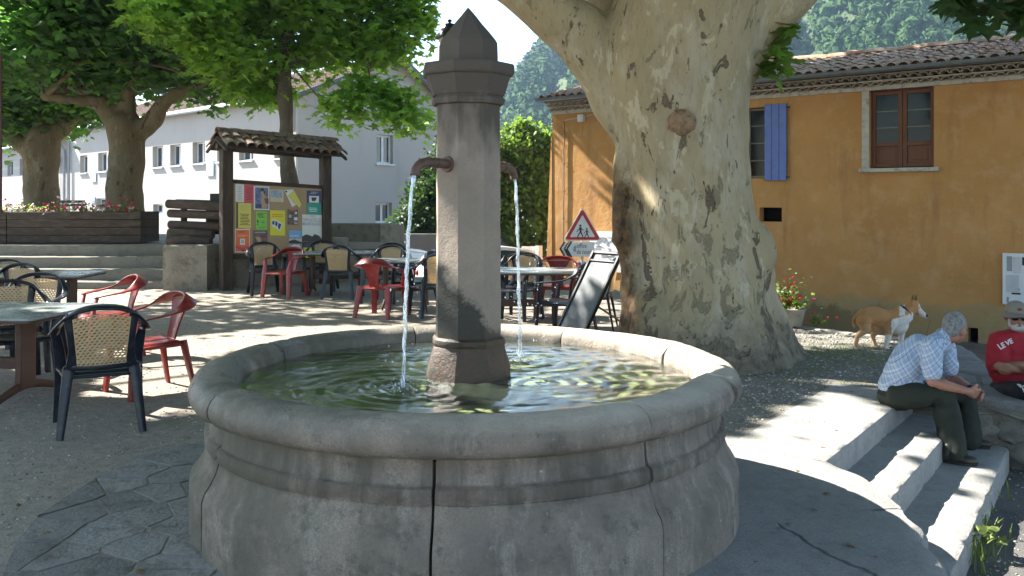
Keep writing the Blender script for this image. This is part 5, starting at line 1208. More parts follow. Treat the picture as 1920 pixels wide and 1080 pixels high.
def make_black_chair():
    t = thing('garden_chair', '', 'chair')
    seat_mb(.235, .235, .425, .022, .02).build('seat', NAVY, t, sharp=60)
    for sx in (-1, 1):
        # front leg carries on up to the arm
        mb = MB(); mb.tube(spline([(sx*.275, .25, 0), (sx*.262, .235, .22), (sx*.252, .215, .42), (sx*.268, .20, .56), (sx*.285, .17, .645)], 4), [.026, .031, .040, .036, .028], prof=SEC, up=(0, 1, 0)); mb.build('leg', NAVY, t, sharp=40)
        mb = MB(); mb.tube(spline([(sx*.255, -.315, 0), (sx*.232, -.275, .2), (sx*.205, -.235, .42), (sx*.200, -.235, .47)], 4), [.024, .031, .038, .034], prof=SEC, up=(0, 1, 0)); mb.build('leg', NAVY, t, sharp=40)
    # side aprons under the seat
    mb = MB(); mb.tube(spline([(-.215, -.215, .395), (-.235, 0, .398), (-.24, .2, .395), (0, .245, .392), (.24, .2, .395), (.235, 0, .398), (.215, -.215, .395), (0, -.225, .395), (-.215, -.215, .395)], 4), .022, prof=rrect(1.1, .45, .3, 1), up=(0, 0, 1)); mb.build('apron', NAVY, t, sharp=50)
    # one ribbon: arm, back bow, arm
    half = [(.284, .215, .640), (.292, .10, .655), (.298, -.03, .665), (.290, -.14, .690), (.262, -.225, .745), (.205, -.285, .815), (.11, -.322, .858), (0, -.332, .870)]
    path = [V3(p) for p in half]+[V3((-p[0], p[1], p[2])) for p in half[-2::-1]]; sp = spline(path, 5)
    mb = MB(); mb.tube(sp, spl1([.022, .028, .030, .027, .030, .034, .034, .034, .034, .034, .030, .027, .030, .028, .022], 5), prof=SECW, up=(0, -.35, .94)); mb.build('armrest_and_bow', NAVY, t, sharp=50)
    # uprights beside the cane and lower bar
    for sx in (-1, 1):
        mb = MB(); mb.tube(spline([(sx*.195, -.232, .43), (sx*.178, -.262, .56), (sx*.185, -.285, .68), (sx*.200, -.290, .79), (sx*.19, -.30, .82)], 4), [.034, .026, .026, .030, .024], prof=SECW, up=(0, 1, .1)); mb.build('back_upright', NAVY, t, sharp=50)
    mb = MB(); mb.tube(spline([(-.19, -.24, .462), (0, -.268, .458), (.19, -.24, .462)], 5), .022, prof=SEC, up=(0, 1, 0)); mb.build('back_bar', NAVY, t, sharp=50)
    # woven panel with lozenge holes
    mb = MB(); nu, nv = 11, 18
    def cp(u, v):       # u -1..1, v 0..1
        w = .150+.030*v; z = .475+.345*v-.028*v*u*u; return V3((u*w, -.262-.055*v-.030*(1-u*u), z))
    for j in range(nv):
        for i in range(nu+(j % 2)):
            a = (i-(.5 if j % 2 else 0))/nu*2-1; b = a+2/nu; a0, b0 = max(a, -1), min(b, 1); v0, v1 = j/nv, (j+1)/nv
            q = [cp(a0, v0), cp(b0, v0), cp(b0, v1), cp(a0, v1)]; m = (a0+b0)/2; hw = (b0-a0)*.34; hv = (v1-v0)*.62; vm = (v0+v1)/2
            if b0-a0 < 1.5/nu: mb.add(q, [(0, 1, 2, 3)]); continue
            h = [cp(m, vm-hv), cp(m+hw, vm), cp(m, vm+hv), cp(m-hw, vm)]
            mb.add(q+h, [(0, 1, 5, 4), (1, 2, 6, 5), (2, 3, 7, 6), (3, 0, 4, 7)])
    n = len(mb.v); fs = list(mb.f); mb.add([v+V3((0, .006, 0)) for v in mb.v], [f[::-1] for f in fs])
    mb.build('cane_panel', CANE, t, smoothsh=False); return t
def make_red_chair():
    t = thing('garden_chair', '', 'chair')
    seat_mb(.232, .225, .43, .024, .015).build('seat', REDP, t, sharp=60)
    for sx in (-1, 1):
        mb = MB(); mb.tube(spline([(sx*.262, .245, 0), (sx*.250, .225, .22), (sx*.240, .205, .42), (sx*.246, .19, .53), (sx*.268, .165, .625)], 4), [.038, .044, .052, .034, .026], prof=SEC, up=(0, 1, 0)); mb.build('leg', REDP, t, sharp=40)
        mb = MB(); mb.tube(spline([(sx*.258, -.285, 0), (sx*.238, -.245, .2), (sx*.208, -.205, .43)], 4), [.030, .038, .046], prof=SEC, up=(0, 1, 0)); mb.build('leg', REDP, t, sharp=40)
    mb = MB(); mb.tube(spline([(-.20, -.195, .40), (-.225, 0, .402), (-.228, .19, .398), (0, .232, .395), (.228, .19, .398), (.225, 0, .402), (.20, -.195, .40), (0, -.205, .40), (-.20, -.195, .40)], 4), .026, prof=rrect(1.3, .4, .3, 1), up=(0, 0, 1)); mb.build('apron', REDP, t, sharp=50)
    half = [(.268, .195, .618), (.282, .09, .640), (.292, -.03, .660), (.285, -.14, .690), (.250, -.225, .728), (.18, -.280, .758), (.09, -.305, .775), (0, -.312, .780)]
    path = [V3(p) for p in half]+[V3((-p[0], p[1], p[2])) for p in half[-2::-1]]
    mb = MB(); mb.tube(spline(path, 5), spl1([.026, .032, .036, .042, .054, .062, .064, .064, .064, .062, .054, .042, .036, .032, .026], 5), prof=rrect(1, .20, .18, 2), up=(0, -.60, .80)); mb.build('armrest_and_back', REDP, t, sharp=50)
    def sp(u, v):
        a = u*2-1; w = .075+.085*v**2.2; return V3((a*w, -.205-.085*v-.016*(1-a*a), .425+.32*v))
    mb = MB(); mb.grid(sp, 8, 10); n = len(mb.v); fs = list(mb.f); mb.add([v+V3((0, .016, 0)) for v in mb.v], [f[::-1] for f in fs])
    per = [i*11 for i in range(9)]+[8*11+j for j in range(1, 11)]+[i*11+10 for i in range(7, -1, -1)]+[j for j in range(9, 0, -1)]; m = len(per)
    mb.f += [(per[i], per[(i+1) % m], per[(i+1) % m]+n, per[i]+n) for i in range(m)]; mb.mi += [0]*m; mb.build('back_splat', REDP, t, sharp=60)
    for sx in (-1, 1):
        mb = MB(); mb.tube(spline([(sx*.245, .0, .42), (sx*.262, -.06, .54), (sx*.288, -.08, .655)], 4), [.020, .013, .016], prof=SEC, up=(0, 1, 0))
    return t
bc0 = make_black_chair(); rc0 = make_red_chair(); KIDS[bc0.name] = kids(bc0); KIDS[rc0.name] = kids(rc0)
used = {}
def chair(k, x, y, deg, label, z=0):
    p = {'b': bc0, 'r': rc0}[k]; g = {'b': 'dark plastic cafe chairs with cane backs', 'r': 'red plastic cafe chairs'}[k]
    if k not in used: o = p; used[k] = 1; o.location = (x, y, z); o.rotation_euler = (0, 0, R(deg)); o['label'] = label; o['group'] = g
    else: o = dup(p, (x, y, z), R(deg), label, g)
    return o
chair('b', -2.90, 6.20, 27, 'dark armchair with beige cane back, nearest the camera at the table corner')
chair('r', -3.02, 7.30, 135, 'red plastic armchair, nearest of the red chairs, standing in the sun left of the basin')
chair('r', -4.15, 9.05, 128, 'red plastic armchair behind the near left table, farther than its red twin')
chair('b', -4.60, 8.35, 188, 'dark chair with glowing cane back on the far side of the near left table')
chair('b', -4.30, 7.62, 222, 'dark chair cut by the left frame edge, its blue sheened seat facing the table')
chair('b', -5.62, 9.7, 170, 'dark chair second row at the left edge, cane top showing over the others')
chair('b', -6.05, 10.35, 196, 'farthest dark chair at the left edge, only its bow showing')
chair('b', -4.22, 15.1, 205, 'dark chair with cane back in front of the orange and dark posters')
chair('r', -3.80, 14.7, 158, 'red plastic armchair in front of the noticeboard')
chair('b', -3.42, 15.75, 182, 'dark chair behind the middle table below the white poster')
chair('b', -2.80, 14.55, -6, 'dark chair seen from behind at the front of the middle table')
chair('b', -2.02, 13.85, 165, 'dark chair with blue sheen behind the small table left of the pillar')
chair('b', -2.00, 14.7, 190, 'dark chair mostly hidden behind another left of the pillar')
chair('r', -1.80, 12.15, -22, 'red plastic armchair turned away, left of the falling water')
chair('b', -1.10, 12.25, 22, 'dark chair half hidden by the left edge of the fountain pillar')
chair('b', -1.45, 12.9, 75, 'dark chair in the shade between the red chair and the pillar')
chair('b', .12, 12.1, 183, 'dark chair with cane top just right of the pillar behind the table')
chair('r', .62, 12.2, 172, 'dark red chair whose back shows over the table right of the pillar')
chair('b', .62, 10.35, 62, 'dark chair pulled to the table in front of the leaning blackboard')
chair('b', .98, 11.0, 78, 'dark chair with cane back behind the near one beside the blackboard')
chair('b', .05, 11.9, 150, 'dark chair with blue seat seen under the table right of the pillar')
def mat_top():
    t = NT('table_laminate'); v = t.co(); c = t.mix(t.ramp(t.noise(v, 6, 6, .7), [(.35, 0.), (.65, 1.)]), (.24, .27, .26), (.30, .32, .31))
    c = t.mix(t.ramp(t.noise(v, 3, 5), [(.55, 0.), (.72, .5)]), c, (.36, .38, .37)); return t.bsdf(c, t.ramp(t.noise(v, 8, 5), [(.3, .16), (.7, .34)]), spec=.5)
TOP = mat_top(); TWOOD = M('brown_table_frame', (.09, .045, .03), (.06, .03, .02), 9, .5, .2, 60, .003, stretch=(1, .2, 1))
def make_table(w, d):
    t = thing('cafe_table', '', 'table'); mb = MB(); mb.prism(rrect(w/2, d/2, .05, 4), .700, .722); mb.build('tabletop', TOP, t, bevel=.004)
    mb = MB(); mb.prism(rrect(w/2+.004, d/2+.004, .052, 4), .682, .699); mb.build('edge_rim', TWOOD, t, bevel=.003)
    for sx in (-1, 1):
        mb = MB(); mb.box((sx*w*.30, 0, .38), (.055, .19, .56)); mb.box((sx*w*.30, 0, .665), (.07, d*.8, .03)); lg = mb.build('leg', TWOOD, t, bevel=.008)
        mb = MB(); mb.tube(spline([(sx*w*.30, -d*.46, .03), (sx*w*.30, -d*.2, .10), (sx*w*.30, 0, .13), (sx*w*.30, d*.2, .10), (sx*w*.30, d*.46, .03)], 5), [.028, .032, .036, .032, .028], prof=SEC, up=(1, 0, 0)); mb.build('foot', TWOOD, lg, sharp=50)
    mb = MB(); mb.box((0, 0, .30), (w*.6-.055, .05, .09)); mb.build('stretcher', TWOOD, t, bevel=.006); return t
def table(w, d, x, y, deg, label):
    t = make_table(w, d); t.location = (x, y, 0); t.rotation_euler = (0, 0, R(deg)); t['label'] = label; t['group'] = 'cafe tables'; return t
table(1.9, 1.02, -4.42, 7.02, -5, 'green grey cafe table at the left edge, nearest the camera')
table(1.35, .8, -3.02, 15.15, 4, 'middle cafe table in front of the noticeboard')
table(1.0, .75, -1.58, 13.1, 0, 'small pale cafe table left of the fountain pillar')
table(1.5, .85, .08, 11.15, -4, 'cafe table right of the fountain pillar')
table(1.3, .8, -5.7, 10.6, 3, 'cafe table hidden among the dark chairs at the far left')

# ---- A blackboard leaning against the trunk
bb = thing('menu_board', 'dark framed blackboard leaning on the big plane tree', 'board', (.95, 9.6, 0))
p00, p10 = V3((.42, 9.78, 0.0)), V3((.70, 9.38, 0.0)); p01, p11 = V3((1.03, 10.02, 1.03)), V3((1.20, 9.52, 1.03)); p01 = p00+(p11-p10)*1.0
ex = (p10-p00).normalized(); ey = (p01-p00).normalized(); ez_ = ex.cross(ey).normalized(); wB = (p10-p00).length; hB = (p01-p00).length
mB = Matrix((ex, ey, ez_)).transposed().to_4x4(); mB.translation = p00
BFR = M('black_metal_frame', (.012, .013, .016), None, 5, .35, .05); BSL = M('dusty_slate', (.035, .042, .048), (.075, .088, .095), 4, .42, .05, 60, .001)
mb = MB()
for (c, d) in (((.02, hB/2, 0), (.04, hB, .045)), ((wB-.02, hB/2, 0), (.04, hB, .045)), ((wB/2, .03, 0), (wB-.08, .05, .045)), ((wB/2, hB-.02, 0), (wB-.08, .035, .045)), ((wB/2, hB-.12, 0), (wB-.08, .03, .045))): mb.box(c, d, mB)
mb.build('frame', BFR, bb, bevel=.008)
mb = MB(); mb.box((wB/2, (hB-.08)/2, 0), (wB-.08, hB-.18, .012), mB); mb.build('slate', BSL, bb)
mb = MB(); q = mB@V3((wB*.5, hB*.5, -.03)); mb.tube([q, q+V3((.55, .35, -.38))], .012, 6); mb.build('prop', M('prop_stick', (.2, .16, .12)), bb)

# ---- road signs
SY = 20.2
def pole_sign():
    t = thing('road_sign', 'red triangle warning sign with two walking children above a tourist office arrow', 'sign', (P(1092, 0, SY).x, SY, -.95))
    POLE = M('galvanised_pole', (.42, .43, .44), None, 5, .4, .05, metallic=.4); SW = M('sign_white', (.74, .75, .76), None, 4, .35, 0); SRD = M('sign_red', (.52, .025, .03), None, 4, .35, 0); SBK = M('sign_black', (.015, .015, .017), None, 4, .4, 0)
    x0 = P(1092, 0, SY).x; k = SY/FPX
    mb = MB(); mb.tube([(x0, SY+.06, -.95), (x0, SY+.06, CAM_H-(392-HYP)*k)], .03, 10); mb.build('pole', POLE, t)
    def pp(px, py, dy=0): return ((px-CXP)*k, CAM_H-(py-HYP)*k)
    FM = Matrix.Translation((0, SY, 0))@Matrix.Rotation(R(90), 4, 'X')
    def plate(pts, z0, z1, mat, name, par): mb = MB(); mb.prism([pp(*p) for p in pts], z0, z1, FM); return mb.build(name, mat, par)
    def rtri(c, s, r, sk=0):
        pts = []; V_ = [(0, -1), (.90, .58), (-.90, .58)]
        for i in range(3):
            ax, ay = V_[i]; px, py = V_[i-1]; nx_, ny_ = V_[(i+1) % 3]
            for j in range(4):
                u = j/3; a = (ax+(px-ax)*r, ay+(py-ay)*r); b = (ax+(nx_-ax)*r, ay+(ny_-ay)*r)
                m = ((1-u)**2*a[0]+2*u*(1-u)*ax+u*u*b[0], (1-u)**2*a[1]+2*u*(1-u)*ay+u*u*b[1]); pts.append((c[0]+m[0]*s, c[1]+m[1]*s*1.0))
        return pts
    c = (1092, 428); tp = plate([(x, y) for x, y in rtri(c, 40, .10)], .0, .02, SW, 'triangle_plate', t)
    plate(rtri(c, 37, .10), .021, .026, SRD, 'red_border', tp); plate(rtri((1092, 429), 26.5, .06), .027, .031, SW, 'white_field', tp)
    def fig(cx, cy, s, m):
        mb = MB(); 
        def seg(a, b, w):
            p, q = pp(cx+a[0]*s*m, cy+a[1]*s), pp(cx+b[0]*s*m, cy+b[1]*s); mb.tube([(p[0], SY-.036, p[1]), (q[0], SY-.036, q[1])], [w*s*k, w*s*k*.8], 6)
        p = pp(cx, cy-9*s); mb.ball((p[0], SY-.036, p[1]), 1.5*s*k, 2)
        seg((0, -7), (.3, -1), 1.5); seg((.3, -1), (-2.6, 3), .9); seg((-2.6, 3), (-4, 7.5), .7); seg((.3, -1), (2.4, 3), .9); seg((2.4, 3), (3.4, 7.5), .7); seg((0, -6), (-3.5, -3), .6); seg((-3.5, -3), (-4.8, -.5), .5); seg((0, -6), (3.2, -3.2), .6); seg((3.2, -3.2), (5, -3.6), .5)
        for f in mb.v: f.y = SY-.034+(f.y-SY+.036)*.12
        mb.build('walking_child', SBK, tp)
    fig(1088, 436, 1.45, 1); fig(1100, 439, 1.12, 1)
    for i, (dx, dz) in enumerate(((0, 0), (-3, -.03), (-7, -.06), (-11, -.09))):     # the stack of arrow plates behind one another
        ar = [(1060+dx, 467), (1068+dx, 454), (1114+dx*.3, 454), (1114+dx*.3, 481), (1068+dx, 481)]
        pl_ = plate(ar, .0+dz*1.0-.0, .018+dz, SW if i in (0, 2) else SBK, 'arrow_plate', t)
        if i == 0: a0 = pl_
    for pts in ([(1060, 467), (1068.5, 453.6), (1073, 453.6), (1064.5, 467), (1073, 481.4), (1068.5, 481.4)],): plate(pts, .019, .023, SBK, 'arrow_mark', a0)
    plate([(1075, 463), (1079, 460), (1081, 464), (1079, 467), (1081, 470), (1077, 473), (1074, 468), (1076, 466)], .019, .022, GREYP, 'emblem', a0)
    for txt, px, py, sz in (('office', 1081, 464.5, .145), ('de tourisme', 1080.5, 476, .145)):
        text(txt, Matrix.Translation((pp(px, py)[0], SY-.020, pp(px, py)[1]))@Matrix.Rotation(R(90), 4, 'X')@Matrix.Diagonal((.72, 1, 1, 1)), sz, SBK, a0, shear=.15)
    mb = MB(); a = pp(1083, 492); mb.box((a[0]+.10, SY+.1, a[1]-.25), (.2, .03, .55)); s2 = mb.build('small_plate', SW, t); mb = MB(); mb.prism([pp(*p) for p in rtri((1088, 497), 6, .1)], .0, .004, Matrix.Translation((0, SY+.075, 0))@Matrix.Rotation(R(90), 4, 'X')); mb.build('small_red_mark', SRD, s2)
    return t
def text(body, M4, size, mat, parent, name='lettering', shear=0, align='LEFT', extr=.001, bold=0):
    cu = bpy.data.curves.new('t', 'FONT'); cu.body = body; cu.size = size; cu.extrude = extr; cu.shear = shear; cu.align_x = align; cu.offset = bold; cu.resolution_u = 2
    o = bpy.data.objects.new('t', cu); COL.objects.link(o); dg = bpy.context.evaluated_depsgraph_get(); me = bpy.data.meshes.new_from_object(o.evaluated_get(dg)); bpy.data.objects.remove(o); bpy.data.curves.remove(cu)
    me.name = name; me.materials.clear(); me.transform(M4); return link(name, me, mat, parent)
pole_sign()

# ---- noticeboard
NA, NB = (P(424, 0, 15.8).x, 15.8), (P(610, 0, 17.1).x, 17.1); NP = VPlane(NA, NB)
nb = thing('noticeboard', 'dark wooden noticeboard with a little canal tile roof and many posters', 'noticeboard', (NA[0], NA[1], 0))
OLDW = M('dark_weathered_wood', (.040, .026, .018), (.060, .042, .030), 7, .8, .6, 30, .008, stretch=(1, 1, .15), dirt=(.09, .075, .06), dscale=14)
OLDWX = M('dark_weathered_beam', (.040, .026, .018), (.060, .042, .030), 7, .8, .6, 30, .008, stretch=(.3, .3, 1), dirt=(.09, .075, .06), dscale=14)
for x, yt, w in ((424, 268, .20), (610, 285, .19)):
    t_, z = NP.at(x, yt); mb = MB(); mb.box((t_, z/2, 0), (w, z, .18), NP.M(0, 0, 0)); mb.build('post', OLDW, nb, bevel=.015)
    mb = MB(); s_ = 1 if x < 500 else -1; mb.tube([NP.w(t_+s_*.08, z-.10, -.02), NP.w(t_+s_*.34, z-.03, -.02)], [.055, .05], 8); mb.build('bracket', OLDWX, nb)
def pbeam(x0, y0, x1, y1, th, dp, out, name, mat=OLDWX, par=None):
    a = NP.w(*NP.at(x0, y0), out); b = NP.w(*NP.at(x1, y1), out); d = b-a; Ln = d.length; d = d/Ln; u = d.cross(NP.n).normalized(); u = u if u.z > 0 else -u
    mm = Matrix((d, u, NP.n)).transposed().to_4x4(); mm.translation = (a+b)/2; mb = MB(); mb.box((0, 0, 0), (Ln, th, dp), mm); return mb.build(name, mat, par or nb, bevel=.008)
pbeam(438, 340, 602, 351, .07, .09, 0, 'rail'); pbeam(436, 480, 600, 480, .09, .09, 0, 'rail')
q = [NP.at(x, y) for x, y in ((437, 343), (603, 354), (602, 476), (436, 476))]
BRD = M('brown_cork_board', (.40, .28, .165), (.35, .24, .14), 3, .85, .2, 80, .002)
mb = MB(); mb.add([NP.w(a, b, o) for o in (.025, -.01) for a, b in q], [(0, 1, 2, 3), (7, 6, 5, 4), (0, 4, 5, 1), (1, 5, 6, 2), (2, 6, 7, 3), (3, 7, 4, 0)]); mb.build('board', BRD, nb)
# its roof: ridge beam, rafters and two slopes of canal tiles
def rp(k, r, h=0):      # k along 0..1, r outwards from the ridge (towards the viewer +)
    a = NP.w(*NP.at(406, 252)); b = NP.w(*NP.at(628, 272)); return a.lerp(b, k)+NP.n*r+V3((0, 0, -abs(r)*.50+h))
pbeam(406, 274, 630, 289, .10, .10, 0, 'beam')
mb = MB(); mb.add([rp(0, 0, -.05), rp(1, 0, -.05), rp(1, .42, -.05), rp(0, .42, -.05)], [(0, 1, 2, 3)]); mb.add([rp(0, 0, -.05), rp(1, 0, -.05), rp(1, -.42, -.05), rp(0, -.42, -.05)], [(3, 2, 1, 0)])
o_ = mb.build('roof_boarding', OLDWX, nb); sm = o_.modifiers.new('s', 'SOLIDIFY'); sm.thickness = .02
for k in (0, 1):
    for r in (.43, -.43):
        a, b = rp(k, 0, -.08), rp(k, r, -.08); mb = MB(); mb.tube([a, b], .03, 6); mb.build('rafter', OLDWX, nb)
tm2 = tilemesh(.105, .088, .30, .016); tm2.materials.append(TILEM); rs = random.Random(9); Lr = (rp(1, 0)-rp(0, 0)).length; e_ = (rp(1, 0)-rp(0, 0)).normalized()
for side in (1, -1):
    for row in range(2):
        for i in range(13):
            k = (i+.5)/13; r0 = .46-.22*row; c = rp(k, r0*side, .01+.02*row+rs.uniform(0, .012)); yv = (rp(k, 0)-rp(k, side*.4)).normalized(); xv = e_*side; zv = xv.cross(yv).normalized()
            if zv.z < 0: zv = -zv; xv = -xv
            mm = Matrix((xv, yv, zv)).transposed().to_4x4(); mm.translation = c
            ob = bpy.data.objects.new('roof_tile', tm2); COL.objects.link(ob); ob.parent = nb; ob.matrix_parent_inverse = WM(nb).inverted(); ob.matrix_basis = mm@Matrix.Rotation(rs.uniform(-.08, .08), 4, 'Z')@Matrix.Rotation(rs.uniform(-.05, .03), 4, 'X')
for i in range(9):
    c = rp(i/9, 0, .055+rs.uniform(0, .012)); mm = Matrix((e_.cross(V3((0, 0, 1))), e_, (0, 0, 1))).transposed().to_4x4(); mm.translation = c
    ob = bpy.data.objects.new('ridge_tile', tm2); COL.objects.link(ob); ob.parent = nb; ob.matrix_parent_inverse = WM(nb).inverted(); ob.matrix_basis = mm@Matrix.Rotation(rs.uniform(-.06, .06), 4, 'Z')
# ---- posters
def pm(name, c, c2=None, sc=9): return M(name, c, c2 or c, sc, .45, 0)
PW = pm('paper_white', (.66, .66, .62)); INK = pm('ink', (.03, .03, .035))
cols_ = dict(red=(.55, .06, .10), yel=(.62, .55, .10), lem=(.66, .62, .03), grn=(.22, .52, .05), org=(.72, .14, .03), cream=(.55, .50, .36), teal=(.02, .30, .22), navy=(.04, .06, .14), blue=(.22, .36, .55), dark=(.045, .035, .035), olive=(.46, .42, .15), grey=(.36, .38, .42), sky=(.18, .36, .62), brown=(.16, .06, .03), skin=(.42, .27, .17))
PMm = {k: pm('print_'+k, v) for k, v in cols_.items()}
def mott(name, a, b, sc=30): return M(name, a, b, sc, .45, 0, dirt=tuple(x*.4 for x in a), dscale=sc*1.5)
PHN = mott('photo_navy', (.07, .09, .20), (.20, .24, .38), 14); PHD = mott('photo_dark', (.05, .04, .04), (.22, .14, .11), 16); PHG = mott('photo_grey', (.25, .27, .30), (.45, .47, .50), 14)
def poster(px, base, label, marks, thick=.006, out=.030):
    """px: four corners in the photograph, clockwise from top left; marks in 0..1 coordinates"""
    q = [NP.at(x, y) for x, y in px]; f = lambda u, v: ((1-v)*((1-u)*V3(q[0]).to_2d()+u*V3(q[1]).to_2d()) if 0 else None)
    def at(u, v, o):
        a = [q[0][i]*(1-u)+q[1][i]*u for i in (0, 1)]; b = [q[3][i]*(1-u)+q[2][i]*u for i in (0, 1)]; return NP.w(a[0]*(1-v)+b[0]*v, a[1]*(1-v)+b[1]*v, o)
    t = thing('poster', label, 'poster', at(.5, 1, out), group='posters on the noticeboard')
    def quad(u0, v0, u1, v1, o, mat, name, th=.003):
        mb = MB(); c = [(u0, v0), (u1, v0), (u1, v1), (u0, v1)]; mb.add([at(u, v, o+th) for u, v in c]+[at(u, v, o) for u, v in c], [(3, 2, 1, 0), (4, 5, 6, 7), (0, 1, 5, 4), (1, 2, 6, 5), (2, 3, 7, 6), (3, 0, 4, 7)]); return mb.build(name, mat, t, smoothsh=False)
    quad(0, 0, 1, 1, out, base, 'sheet', thick)
    o = out+thick+.0012
    for k, m in enumerate(marks):
        if m[0] == 'r': quad(m[1], m[2], m[3], m[4], o+k*.0004, m[5], 'print_block', .001)
        elif m[0] == 't':   # text at u, v (top left), height in v, string, width in u
            p0, px_, py_ = at(m[1], m[2], o+k*.0004+.001), at(m[1]+.1, m[2], o+k*.0004+.001), at(m[1], m[2]+.1, o+k*.0004+.001)
            H_ = (at(0, 0, 0)-at(0, 1, 0)).length*m[3]; ux = (px_-p0).normalized(); uz = (p0-py_).normalized(); W_ = (at(m[1], 0, 0)-at(m[1]+m[5], 0, 0)).length
            mm = Matrix((ux, uz, NP.n)).transposed().to_4x4(); mm.translation = p0-uz*H_; me_o = text(m[4], Matrix.Identity(4), 1.0, m[6], None, extr=0, bold=.012)
            co = getco(me_o.data); w0 = co[:, 0].max()-co[:, 0].min(); h0 = .72; x_ = co[:, 0].min(); me_o.data.transform(mm@Matrix.Diagonal((W_/w0, H_/h0, 1, 1))@Matrix.Translation((-x_, 0, 0))); me_o.parent = t; me_o.matrix_parent_inverse = WM(t).inverted()
        elif m[0] == 'l':   # a block of text lines
            _, u0, v0, u1, v1, nl, mat = m; mb = MB(); rr = random.Random(int(u0*100+v0*999))
            for i in range(nl):
                va = v0+(v1-v0)*(i+.2)/nl; vb = v0+(v1-v0)*(i+.62)/nl; ue = u1-(u1-u0)*rr.uniform(0, .3); us = u0+(u1-u0)*rr.uniform(0, .15); mb.add([at(us, va, o+k*.0004+.0008), at(ue, va, o+k*.0004+.0008), at(ue, vb, o+k*.0004+.0008), at(us, vb, o+k*.0004+.0008)], [(3, 2, 1, 0)])
            kind(mb.build('text_lines', mat, t, smoothsh=False), 'stuff')
        elif m[0] == 'p':   # polygon
            mb = MB(); mb.add([at(u, v, o+k*.0004+.001) for u, v in m[1]], [list(range(len(m[1])))[::-1]]); mb.build('print_shape', m[2], t, smoothsh=False)
    return t
def rc(x0, y0, x1, y1, sk=0): return [(x0, y0), (x1, y0+sk), (x1, y1+sk), (x0, y1)]
poster(rc(440, 345, 456, 378, 1), PW, 'white text sheet at the top left corner of the noticeboard', [('l', .2, .1, .95, .95, 9, PMm['grey'])])
poster(rc(456, 347, 477, 381), PMm['red'], 'plain red sheet with faint lettering, top left of the noticeboard', [('l', .2, .15, .8, .85, 7, PMm['brown'])], out=.034)
poster(rc(474, 349, 503, 393, 1), PW, 'blue film style poster with a figure, top row of the noticeboard', [('r', .08, .05, .92, .95, PHN), ('p', [(.45, .12), (.62, .10), (.70, .22), (.66, .34), (.88, .5), (.92, .75), (.8, .9), (.5, .93), (.45, .6), (.52, .38), (.42, .25)], PMm['skin']), ('p', [(.42, .10), (.62, .06), (.75, .3), (.66, .34), (.6, .2), (.44, .22)], PMm['dark']), ('p', [(.66, .5), (.95, .5), (.95, .75), (.75, .72)], PMm['brown']), ('r', .08, .76, .5, .95, PMm['navy'])], out=.038)
poster(rc(505, 355, 530, 378, 1), PMm['cream'], 'small cream card with a grey view, top row of the noticeboard', [('r', .08, .06, .9, .66, PHG), ('l', .15, .15, .8, .6, 5, PMm['blue']), ('l', .1, .74, .9, .92, 2, PMm['olive'])])
poster([(531, 356), (548, 355), (556, 383), (546, 388)], PW, 'white leaflet folded behind a yellow sheet, top of the noticeboard', [('p', [(.45, .6), (.75, .62), (.8, .8), (.5, .78)], PMm['dark']), ('r', .05, .05, .25, .15, PMm['dark'])])
poster([(538, 367), (549, 357), (563, 383), (559, 390)], PMm['yel'], 'curling yellow sheet hanging askew, top of the noticeboard', [], out=.045)
poster(rc(574, 357, 600, 402, 1), PMm['navy'], 'navy and green poster at the top right of the noticeboard', [('r', 0, .52, 1, 1, PMm['teal']), ('r', .15, .22, .85, .5, PW), ('p', [(.3, .28), (.7, .28), (.6, .42), (.35, .44)], PMm['dark']), ('l', .2, .04, .8, .16, 2, PMm['grey']), ('l', .1, .7, .8, .9, 3, PW)])
poster(rc(440, 380, 469, 427, 1), PMm['yel'], 'pale yellow text poster with a dark left band, left column of the noticeboard', [('r', .04, .0, .16, 1, PMm['dark']), ('l', .25, .06, .95, .34, 5, PMm['olive']), ('l', .25, .42, .95, .9, 8, PMm['brown'])])
poster(rc(478, 396, 499, 430, 1), PMm['grn'], 'bright green sheet with an exclamation mark on the noticeboard', [('l', .1, .08, .9, .36, 4, INK), ('t', .1, .46, .28, '!', .14, INK), ('p', [(.5, .5), (.6, .58), (.68, .5), (.78, .6), (.74, .66), (.62, .60), (.54, .66)], PMm['teal']), ('l', .1, .84, .9, .95, 2, PMm['teal'])])
poster(rc(505, 394, 533, 441, 1), PMm['lem'], 'bright yellow poster with bold blue and white lettering on the noticeboard', [('l', .1, .14, .9, .28, 2, PMm['org']), ('p', [(.08, .38), (.3, .36), (.86, .52), (.66, .82), (.1, .62)], PW), ('p', [(.14, .42), (.3, .42), (.26, .58), (.12, .56)], PMm['navy']), ('p', [(.34, .42), (.5, .47), (.46, .64), (.32, .6)], PMm['navy']), ('p', [(.54, .5), (.74, .54), (.62, .76), (.5, .68)], PMm['navy'])])
poster(rc(538, 392, 557, 421, 1), PHD, 'small dark poster with pale spots, centre right of the noticeboard', [('r', .6, .5, .95, .7, PW), ('r', .7, .15, .9, .3, PW), ('r', .1, .35, .35, .55, PHG), ('r', .6, .78, .95, .95, PHG), ('r', .2, .02, .8, .08, PMm['org'])])
poster(rc(439, 429, 467, 473, 0), PW, 'orange poster with a white emblem, bottom left of the noticeboard', [('r', .05, .04, .95, .96, PMm['org']), ('l', .2, .1, .8, .18, 1, PMm['brown']), ('l', .1, .26, .9, .34, 2, PMm['cream']), ('r', .34, .42, .66, .68, PW), ('p', [(.42, .46), (.58, .46), (.6, .62), (.4, .62)], PMm['grey']), ('p', [(.04, .7), (.5, .8), (.95, .70), (.95, .78), (.5, .92), (.04, .8)], PMm['red']), ('r', .75, .86, .95, .96, PW), ('r', .45, .9, .62, .96, INK)])
